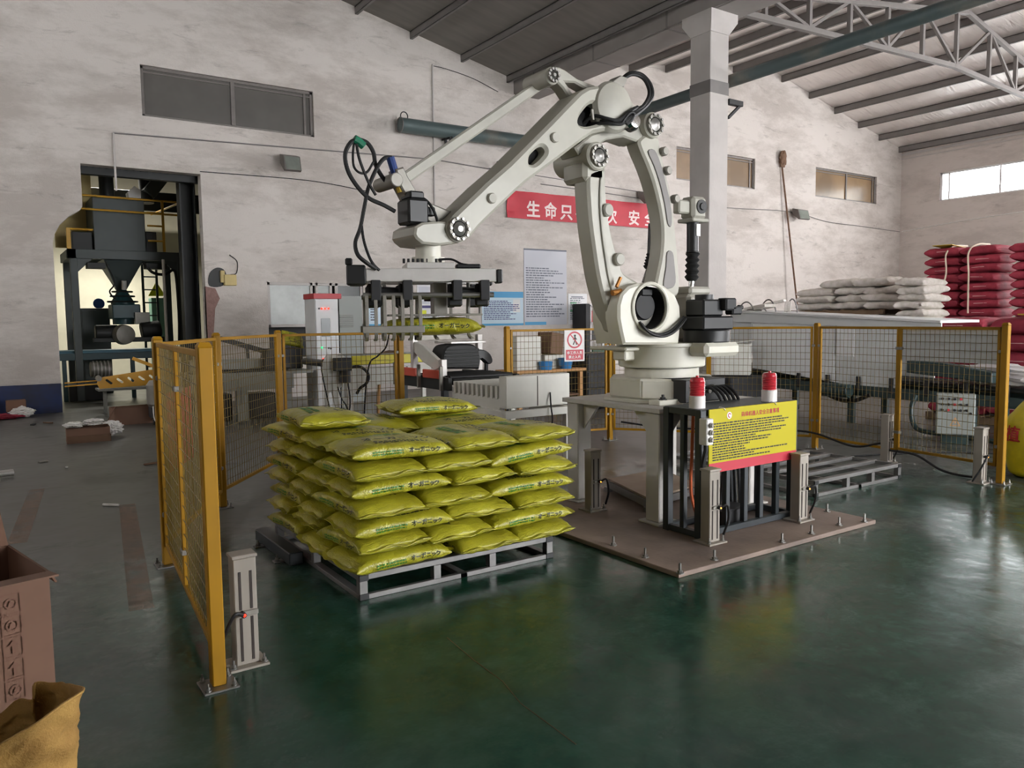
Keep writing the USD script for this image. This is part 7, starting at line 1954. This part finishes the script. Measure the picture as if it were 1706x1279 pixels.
poster('poster', 'tall glossy white notice poster with fine grey lines', 11.63, 13.02, 1.46, 3.42, 'poster_grey', [('blue_wave', (0.02, 0.0, 0.7, 0.08), 'poster_blue'), ('dark_edge', (0.0, 1.92, 1.39, 1.96), 'poster_ink')], (0.15, 1.45, 0.062, (0.45, 1.0)), 2)
poster('poster', 'wide pale blue notice poster left of the tall one', 10.34, 11.6, 1.46, 2.31, 'poster_pale', [('blue_header', (0.0, 0.70, 1.26, 0.85), 'poster_blue'), ('blue_foot', (0.0, 0.0, 1.26, 0.05), 'poster_blue'), ('white_slip', (0.94, 0.33, 1.16, 0.66), 'poster_white')], (0.12, 0.6, 0.045, (0.6, 0.98)), 3, 'poster_navy')
poster('poster', 'small white notice sheet right of the tall poster', 13.07, 13.72, 1.46, 2.28, 'poster_white', [('header_line', (0.1, 0.72, 0.5, 0.745), 'poster_ink'), ('green_mark', (0.06, 0.56, 0.28, 0.6), 'poster_green'), ('green_mark', (0.06, 0.34, 0.25, 0.38), 'poster_green')], (0.1, 0.68, 0.05, (0.5, 0.95)), 4)
poster('poster', 'small picture poster with a navy stripe behind the gripper', 8.55, 9.3, 1.3, 2.45, 'poster_white', [('navy_stripe', (0.0, 0.6, 0.75, 0.66), 'poster_navy'), ('picture', (0.04, 0.7, 0.71, 1.1), 'poster_grey'), ('lime_note', (0.02, 0.45, 0.24, 0.55), 'sign_lime'), ('purple_lettering', (0.18, 0.76, 0.62, 0.84), 'poster_purple')], (0.05, 0.4, 0.06, (0.5, 0.9)), 5)
poster('poster', 'narrow blue notice strip beside the grey cabinet', 7.3, 7.62, 1.32, 2.3, 'poster_pale', [('blue_foot', (0.0, 0.0, 0.32, 0.22), 'poster_blue')], (0.28, 0.9, 0.06, (0.6, 0.95)), 6)

# conduits, cables, lamps
cnd = lambda pts, r, mt, lab: single('conduit', MB().tube(pts, r, 8), mt, lab, 'conduit')
cnd([(9.06, YB - 0.02, 2.55), (9.08, YB - 0.02, 7.55)], 0.022, 'column_paint', 'white vertical conduit on the back wall behind the robot arm')
cnd([(2.28, YB - 0.02, 5.16), (9.06, YB - 0.02, 5.38), (10.75, YB - 0.02, 5.3)], 0.014, 'steel_grey', 'thin grey conduit running along the back wall below the dark window')
cnd([(2.28, YB - 0.03, 5.16), (2.28, YB - 0.03, 4.1)], 0.02, 'column_paint', 'short white conduit dropping into the bay doorway')
cnd(spline([(9.08, YB - 0.02, 7.52), (9.5, YB - 0.02, 7.5), (10.2, YB - 0.02, 7.4), (10.9, YB - 0.02, 7.2)], 6), 0.008, 'dark_plate', 'thin dark wire from the conduit top towards the gutter')
cnd(spline([(3.8, YB - 0.015, 4.6), (6.0, YB - 0.015, 4.62), (7.4, YB - 0.015, 4.5)], 6), 0.008, 'dark_plate', 'thin dark wire right of the doorway top')
cnd(spline([(12.2, YB - 0.02, 5.08), (14.5, YB - 0.02, 5.02), (17.0, YB - 0.02, 4.95), (19.5, YB - 0.02, 4.98), (22.5, YB - 0.02, 5.06), (24.5, YB - 0.02, 4.86), (26.5, YB - 0.02, 4.82), (29.1, YB - 0.02, 4.76)], 8), 0.012, 'steel_grey', 'grey cable running along the back wall under the tan windows')
cnd(spline([(11.5, YB - 0.02, 5.3), (14.5, YB - 0.02, 5.2), (17.1, YB - 0.02, 5.12)], 6), 0.01, 'steel_grey', 'upper grey cable above the red banner')
cnd(spline([(XR - 0.02, 16.4, 4.76), (XR - 0.02, 14.5, 4.9), (XR - 0.02, 12.0, 5.02), (XR - 0.02, 9.0, 5.0)], 8), 0.014, 'label_white', 'white cable sagging along the right wall below the window')


def flood(x, z, label, tilt=0.5, s=0.36):
    f = Thing('flood_lamp', label, 'lamp', loc=(x, YB, z))
    f.part('bracket', MB().box((x - 0.03, YB - 0.14, z + 0.02), (x + 0.03, YB, z + 0.06), 0.004), 'dark_plate', smooth=False)
    f.part('housing', MB().prism([(YB - 0.12, z + 0.16), (YB - 0.34, z + 0.10), (YB - 0.42, z - 0.2), (YB - 0.36, z - 0.22), (YB - 0.12, z - 0.02)], x - s / 2, x + s / 2, plane='yz', bev=0.008), 'alu_frame', smooth=False)
    f.part('lens', MB().add([(x - s / 2 + 0.03, YB - 0.352, z + 0.08), (x + s / 2 - 0.03, YB - 0.352, z + 0.08), (x + s / 2 - 0.03, YB - 0.425, z - 0.19), (x - s / 2 + 0.03, YB - 0.425, z - 0.19)], [(0, 3, 2, 1)]), 'booth_pane', smooth=False)


flood(5.55, 4.93, 'grey flood lamp on the back wall below the dark window')
flood(22.7, 5.0, 'grey flood lamp on the back wall beside the leaning pole', s=0.55)
flood(15.7, 5.0, 'grey flood lamp on the back wall above the red banner', s=0.4)
cm = Thing('wall_camera', 'small black camera on a bracket on the back wall', 'camera', loc=(10.8, YB, 5.3))
cm.part('bracket', MB().bar((10.7, YB, 5.3), (10.75, YB - 0.2, 5.36), 0.03, 0.03).bar((10.6, YB - 0.02, 5.32), (10.9, YB - 0.02, 5.32), 0.02, 0.02), 'dark_plate')
cm.part('housing', MB().box((10.73, YB - 0.32, 5.36), (10.86, YB - 0.16, 5.48), 0.01), 'black_paint', smooth=False)
cm.part('cable_loop', MB().tube(spline([(10.75, YB - 0.16, 5.4), (10.9, YB - 0.1, 5.42), (10.92, YB - 0.05, 5.3), (10.8, YB - 0.03, 5.2)], 6), 0.008, 6), 'rubber')
single('switch_plate', MB().box((18.6, YB - 0.03, 4.75), (18.8, YB, 4.95), 0.006), 'dark_plate', 'small dark switch plate on the wall right of the column', 'switch', smooth=False)
rp = Thing('leaning_pole', 'dark pole with a ragged bundle tied at its top, leaning on the back wall', 'pole', loc=(22.2, YB, 0.3))
rp.part('pole', MB().tube([(21.95, YB - 0.05, 6.5), (22.75, YB - 0.35, 0.6)], 0.028, 8), 'carton_dark')
m = trimesh.creation.icosphere(3, 1.0)
v = m.vertices * (1 + 0.8 * (meshkit.fbm(m.vertices * 2.4 + 3, 3, 2)[:, None] - 0.5)) * [0.16, 0.08, 0.26] + [21.93, YB - 0.1, 6.72]
rp.part('bundle', (v, m.faces), 'carton_dark', smooth=25)

sb = Thing('socket_niche', 'broken wall niche with a cream socket box right of the doorway', 'socket box', loc=(4.0, YB, 2.4))
sb.part('cavity_plate', MB().prism(spline(np.array([(3.88, 2.36), (3.9, 2.6), (4.05, 2.72), (4.2, 2.66), (4.22, 2.45), (4.1, 2.34)]), 4, closed=True), YB - 0.012, YB - 0.002), 'bay_dark', smooth=False)
sb.part('socket_box', MB().box((4.16, YB - 0.12, 2.36), (4.4, YB, 2.58), 0.01).box((4.1, YB - 0.08, 2.42), (4.18, YB, 2.66), 0.008), 'cream_board', smooth=False)
sb.part('cable', MB().tube(spline([(4.3, YB - 0.05, 2.58), (4.42, YB - 0.04, 2.62), (4.44, YB - 0.04, 2.85), (4.3, YB - 0.03, 2.98)], 6), 0.01, 6), 'rubber')
pm('bare_brick', S(158, 126, 118), 0.85, var=0.3, scale=8, bump=0.4, bscale=20)
single('trim_2', MB().prism([(3.81, 0.0), (3.95, 0.0), (4.0, 0.9), (3.93, 1.4), (3.98, 1.9), (4.08, 2.1), (4.0, 2.3), (3.81, 2.34)], YB - 0.01, YB + 0.1), 'bare_brick', 'broken brick edge along the right jamb of the doorway', kind='structure', smooth=False)

# ------------------------------------------------------------------ things lying about at the left
pm('paint_faded', S(150, 112, 84), 0.6, var=0.2, scale=6)
pm('canvas_bag', S(176, 138, 72), 0.8, col2=S(150, 112, 56), scale=5, bump=0.3, bscale=120)
pm('canvas_inside', S(120, 92, 50), 0.85, var=0.2)
pm('carton_print', S(118, 84, 68), 0.75)

# big open carton at the left edge
bx = Thing('big_carton', 'large open brown cardboard carton at the left edge', 'box', loc=(-0.2, 3.6, 0))
cA, cB, cC_, cD = np.array([0.19, 3.80]), np.array([-0.40, 3.67]), np.array([-0.55, 4.25]), np.array([0.06, 4.38])
HZ = 0.555
for a, b in ((cA, cB), (cB, cC_), (cC_, cD), (cD, cA)):
    d = (b - a) / np.linalg.norm(b - a)
    n2_ = np.array([-d[1], d[0]])
    bx.part('side', MB().prism([a, b, b + n2_ * -0.006, a + n2_ * -0.006], 0.0, HZ, plane='xy'), 'carton', smooth=False)
bx.part('bottom', MB().prism([cA, cB, cC_, cD], 0.002, 0.01, plane='xy'), 'carton', smooth=False)


def flap(a, b, out, up, ta=0.0, tb=0.0):
    a3, b3 = np.array([*a, HZ]), np.array([*b, HZ])
    d = (b3 - a3)
    o = np.array([*out, up])
    p = [a3, b3, b3 + o - d * tb, a3 + o + d * ta]
    n = np.cross(d, o)
    n = n / np.linalg.norm(n) * 0.004
    V = [q - n for q in p] + [q + n for q in p]
    bx.part('flap', MB().add(V, [(0, 1, 2, 3), (7, 6, 5, 4), (0, 4, 5, 1), (1, 5, 6, 2), (2, 6, 7, 3), (3, 7, 4, 0)]), 'carton', smooth=False)


flap(cA, cB, (0.04, -0.13), 0.015, 0.02, 0.02)
flap(cD, cA, (0.03, 0.02), -0.06, 0.1, 0.02)
flap(cC_, cD, (-0.02, 0.10), 0.20, 0.02, 0.02)
dA = (cB - cA) / np.linalg.norm(cB - cA)
e1c = np.array([-dA[0], -dA[1], 0.0])
nc = np.array([-dA[1], dA[0], 0.0]) * 1.0
oc0 = np.array([*cB, 0.0])
Ls = np.linalg.norm(cB - cA)
uxc = -np.array([*dA, 0.0])
nrm_ = np.cross(uxc, EZ)
for k in range(5):
    z = 0.50 - 0.092 * k
    x = Ls - 0.185
    q = np.array([(0, 0), (0.075, 0), (0.075, 0.085), (0, 0.085)])
    qi = np.array([(0.005, 0.005), (0.07, 0.005), (0.07, 0.08), (0.005, 0.08)])
    v = np.vstack([q, qi]) + [x, z - 0.085]
    f = np.array([x_ for i in range(4) for x_ in ((i, (i + 1) % 4, 4 + (i + 1) % 4), (i, 4 + (i + 1) % 4, 4 + i))])
    bx.part('printed_frame', flat_on(v, f, oc0 + nrm_ * 0.0075, uxc, EZ, 0.001), 'carton_print', smooth=False)
    cxx, czz = x + 0.0375, z - 0.0425
    if k in (0, 1, 4):
        a_ = np.linspace(0, 2 * np.pi, 21)
        v = np.vstack([np.column_stack([cxx + 0.024 * np.cos(a_), czz + 0.024 * np.sin(a_)]), np.column_stack([cxx + 0.018 * np.cos(a_), czz + 0.018 * np.sin(a_)])])
        f = np.array([q_ for i in range(20) for q_ in ((i, i + 1, i + 22), (i, i + 22, i + 21))])
        bx.part('printed_mark', flat_on(v, f, oc0 + nrm_ * 0.0075, uxc, EZ, 0.001), 'carton_print', smooth=False)
        v = np.array([(-0.012, -0.012), (0.012, -0.012), (0.008, 0.004), (0, 0.014), (-0.008, 0.004)]) + [cxx, czz]
        bx.part('printed_mark', flat_on(v, np.array([(0, 1, 2), (0, 2, 4), (4, 2, 3)]), oc0 + nrm_ * 0.0075, uxc, EZ, 0.0012), 'carton_print', smooth=False)
    else:
        v = np.array([(-0.006, -0.028), (0.006, -0.028), (0.006, 0.006), (0.022, 0.006), (0, 0.03), (-0.022, 0.006), (-0.006, 0.006)]) + [cxx, czz]
        bx.part('printed_mark', flat_on(v, np.array([(0, 1, 2), (0, 2, 6), (3, 4, 5)]), oc0 + nrm_ * 0.0075, uxc, EZ, 0.0012), 'carton_print', smooth=False)

# mustard canvas sack, bottom left corner
cs = Thing('canvas_sack', 'open mustard canvas sack in the bottom left corner', 'sack', loc=(-0.1, 2.6, 0))
RIM = np.array([(0.230, 3.019, 0.330), (0.214, 3.195, 0.287), (0.186, 3.320, 0.253), (0.142, 3.409, 0.233), (0.101, 3.436, 0.229), (0.090, 3.345, 0.205), (0.046, 3.445, 0.177), (-0.014, 3.480, 0.121), (-0.130, 3.480, 0.058), (-0.215, 3.331, 0.059), (-0.172, 3.125, 0.112), (-0.085, 3.013, 0.195), (-0.017, 2.972, 0.241), (0.069, 2.930, 0.291), (0.147, 2.953, 0.322)])
nR = 60
ring = spline(RIM, 12, closed=True)
ring = ring[np.linspace(0, len(ring) - 1, nR, endpoint=False).astype(int)]
cen = ring[:, :2].mean(0)
angs = np.arctan2(ring[:, 1] - cen[1], ring[:, 0] - cen[0])


def canvas(off):
    rows = []
    for t in np.linspace(0, 1, 22):
        low = np.column_stack([cen[0] + 0.19 * np.cos(angs) * 0.5 + (ring[:, 0] - cen[0]) * 0.46, cen[1] + 0.2 * np.sin(angs) * 0.5 + (ring[:, 1] - cen[1]) * 0.42, 0 * angs + 0.004])
        w = t ** 1.5
        p = low * (1 - w) + ring * w
        p[:, 2] = 0.004 + (ring[:, 2] - 0.004) * t
        q = np.stack([np.cos(angs) * 2, np.sin(angs) * 2, 0 * angs + t * 3], -1)
        k = (meshkit.fbm(q * 1.7 + 5, 4, 8) - 0.5) * 0.07 * math.sin(math.pi * min(1, 0.15 + 0.85 * (1 - t)))
        d = p[:, :2] - cen
        d = d / (np.linalg.norm(d, axis=1, keepdims=True) + 1e-9)
        p[:, :2] += d * (k + off)[:, None] if np.ndim(k) else d * (k + off)
        rows.append(p)
    return np.vstack(rows)


O, I = canvas(0.0), canvas(-0.006)
F = np.array([(i * nR + j, i * nR + (j + 1) % nR, (i + 1) * nR + (j + 1) % nR, (i + 1) * nR + j) for i in range(21) for j in range(nR)])
nt_ = 21 * nR
rim = np.array([(nt_ + j, nt_ + (j + 1) % nR, nt_ + (j + 1) % nR + len(O), nt_ + j + len(O)) for j in range(nR)])
cs.part('canvas', (np.vstack([O, I]), np.vstack([tris(F), tris(F)[:, ::-1] + len(O), tris(rim)])), 'canvas_bag', smooth=50)
cs.part('hem', MB().tube(O[nt_:] + [0, 0, -0.004], 0.005, 6, closed=True), 'canvas_bag')

# faded orange floor lines
for (p, q, w, lab) in (((0.146, 6.727, 0)[:2], (0.388, 8.853, 0)[:2], 0.13, 'faded orange floor line at the far left'), ((0.671, 4.716, 0)[:2], (1.009, 7.602, 0)[:2], 0.13, 'faded orange floor line behind the edge-on fence')):
    p, q = np.array(p), np.array(q)
    d = (q - p) / np.linalg.norm(q - p)
    n = np.array([-d[1], d[0]]) * w / 2
    single('floor_line', MB().prism([p - n, p + n, q + n, q - n], 0.0, 0.0012, plane='xy'), 'floor_line', lab, 'floor marking', smooth=False)

# cartons, film and scraps
def open_carton(x, y, lx, ly, h, yaw, label, mt='carton'):
    t = Thing('carton', label, 'box', loc=(x, y, 0))
    c, s = math.cos(yaw), math.sin(yaw)
    at = lambda u, v: (x + c * u - s * v, y + s * u + c * v)
    t.part('bottom', MB().obox((x, y, 0.006), (lx, ly, 0.008), yaw, 0, 0.001), mt, smooth=False)
    for u, v, a, b in ((0, -ly / 2, lx, 0.006), (0, ly / 2, lx, 0.006), (-lx / 2, 0, 0.006, ly), (lx / 2, 0, 0.006, ly)):
        t.part('side', MB().obox((*at(u, v), h / 2), (a, b, h), yaw, 0, 0.001), mt, smooth=False)
    return t


cA_ = open_carton(1.17, 12.15, 0.52, 0.34, 0.2, -0.05, 'low brown carton with white film on top, nearer of the two on the floor')
cA_.part('dark_lower_side', MB().obox((1.17, 11.974, 0.05), (0.525, 0.01, 0.1), -0.05, 0, 0.001), 'carton_dark', smooth=False)
open_carton(1.98, 13.9, 0.58, 0.4, 0.27, 0.05, 'brown carton farther back beside the grey trolley')
cA_.part('flap', MB().bar((1.72, 13.7, 0.3), (1.5, 13.3, 0.02), 0.012, 0.012), 'carton', smooth=False)
for k, (x, y, z, sz, lab) in enumerate(((1.0, 12.2, 0.19, (0.24, 0.3, 0.08), 'crumpled white film on the left of the low carton'), (1.25, 12.25, 0.2, (0.26, 0.3, 0.09), 'crumpled white film in the middle of the low carton'), (1.5, 12.45, 0.0, (0.3, 0.2, 0.22), 'crumpled white film hanging off the right of the low carton'))):
    crumple((x, y, z), sz, 30 + k, 'label_white', 'plastic_film', lab, 'film')
tl3 = Thing('grey_trolley', 'grey wheeled motor unit wrapped in film beside the edge-on fence', 'trolley', loc=(2.3, 13.6, 0))
tl3.part('motor_body', MB().lathe([(0, 0), (0.16, 0), (0.2, 0.05), (0.2, 0.35), (0.15, 0.42), (0, 0.44)], (2.35, 13.5, 0.28), n=20), 'alu_dull')
tl3.part('frame', MB().box((2.2, 13.4, 0.1), (2.5, 13.7, 0.28), 0.01), 'dark_plate', smooth=False)
for x in (2.22, 2.48):
    tl3.part('wheel', MB().cyl((x, 13.42, 0.06), (x + 0.02, 13.42, 0.06), 0.06, n=16), 'rubber')
single('strap', MB().tube(spline([(2.22, 13.38, 0.3), (2.2, 13.2, 0.12), (2.24, 13.0, 0.012), (2.3, 12.9, 0.012)], 6), 0.008, 6), 'label_white', 'pale strap hanging from the grey trolley to the floor', 'strap')
# heap under the blue dado
crumple((0.55, 16.0, 0.0), (0.4, 0.3, 0.18), 51, 'label_white', 'scrap_heap', 'white scrap bag below the blue dado', 'scrap')
crumple((0.2, 15.9, 0.0), (0.7, 0.3, 0.10), 52, 'sack_red', 'scrap_heap', 'flat red scrap sack below the blue dado', 'scrap')
crumple((-0.35, 15.7, 0.0), (0.2, 0.2, 0.1), 53, 'label_white', 'scrap_heap', 'small white scrap at the left end below the dado', 'scrap')
single('brick_block', MB().box((0.32, 16.05, 0.1), (0.62, 16.3, 0.3), 0.01), 'carton', 'small brown carton stacked on the scrap below the blue dado', 'box', smooth=False)
single('pipe_offcut', MB().cyl((-0.3, 9.62, 0.05), (0.22, 9.75, 0.05), 0.035, n=14).box((-0.3, 9.5, 0), (0.1, 9.62, 0.05), 0.01), 'alu', 'grey pipe offcut on the floor at the left edge', 'pipe')
for k, (px, sx, sy, lab) in enumerate((((0.54, 10.574, 0), 0.10, 0.04, 'small grey scrap on the floor, left'), ((0.73, 9.959, 0), 0.03, 0.03, 'tiny white scrap on the floor near the centre left'), ((0.881, 7.615, 0), 0.16, 0.02, 'thin white strip of scrap before the edge-on fence'), ((1.573, 9.626, 0), 0.22, 0.03, 'thin strip lying just left of the edge-on fence'), ((0.64, 14.665, 0), 0.12, 0.05, 'small dark scrap near the dado'), ((0.856, 14.771, 0), 0.2, 0.02, 'thin twig of scrap near the dado'))):
    x, y = px[:2]
    single('scrap', MB().obox((x, y, 0.012), (sx, sy, 0.02), 0.4 + k, 0, 0.004), ('alu_dull', 'label_white', 'label_white', 'carton_dark', 'dark_plate', 'carton_dark')[k], lab, 'scrap', smooth=False)
single('floor_crack', MB().tube(np.array([(*p[:2], 0.0005) for p in ((1.874, 3.362, 0), (1.846, 3.055, 0), (1.837, 2.797, 0), (1.787, 2.586, 0), (1.782, 2.363, 0), (1.776, 2.207, 0))]), 0.002, 5), 'carton_dark', 'thin brown crack line across the green floor in front', 'crack')
rn = np.random.default_rng(21)

# red notice board on the slanting fence section, seen through the edge-on mesh
a_, b_ = along(B_, C_, 0.25, 0.75)
dd = (b_ - a_) / np.linalg.norm(b_ - a_)
cc_ = (a_ + b_) / 2
single('notice_board', MB().obox((cc_[0] - dd[1] * 0.03, cc_[1] + dd[0] * 0.03, 0.85), (np.linalg.norm(b_ - a_), 0.006, 0.55), math.atan2(dd[1], dd[0]), 0, 0.001), 'red_panel', 'dull red notice board hung on the slanting fence section', 'sign', smooth=False)
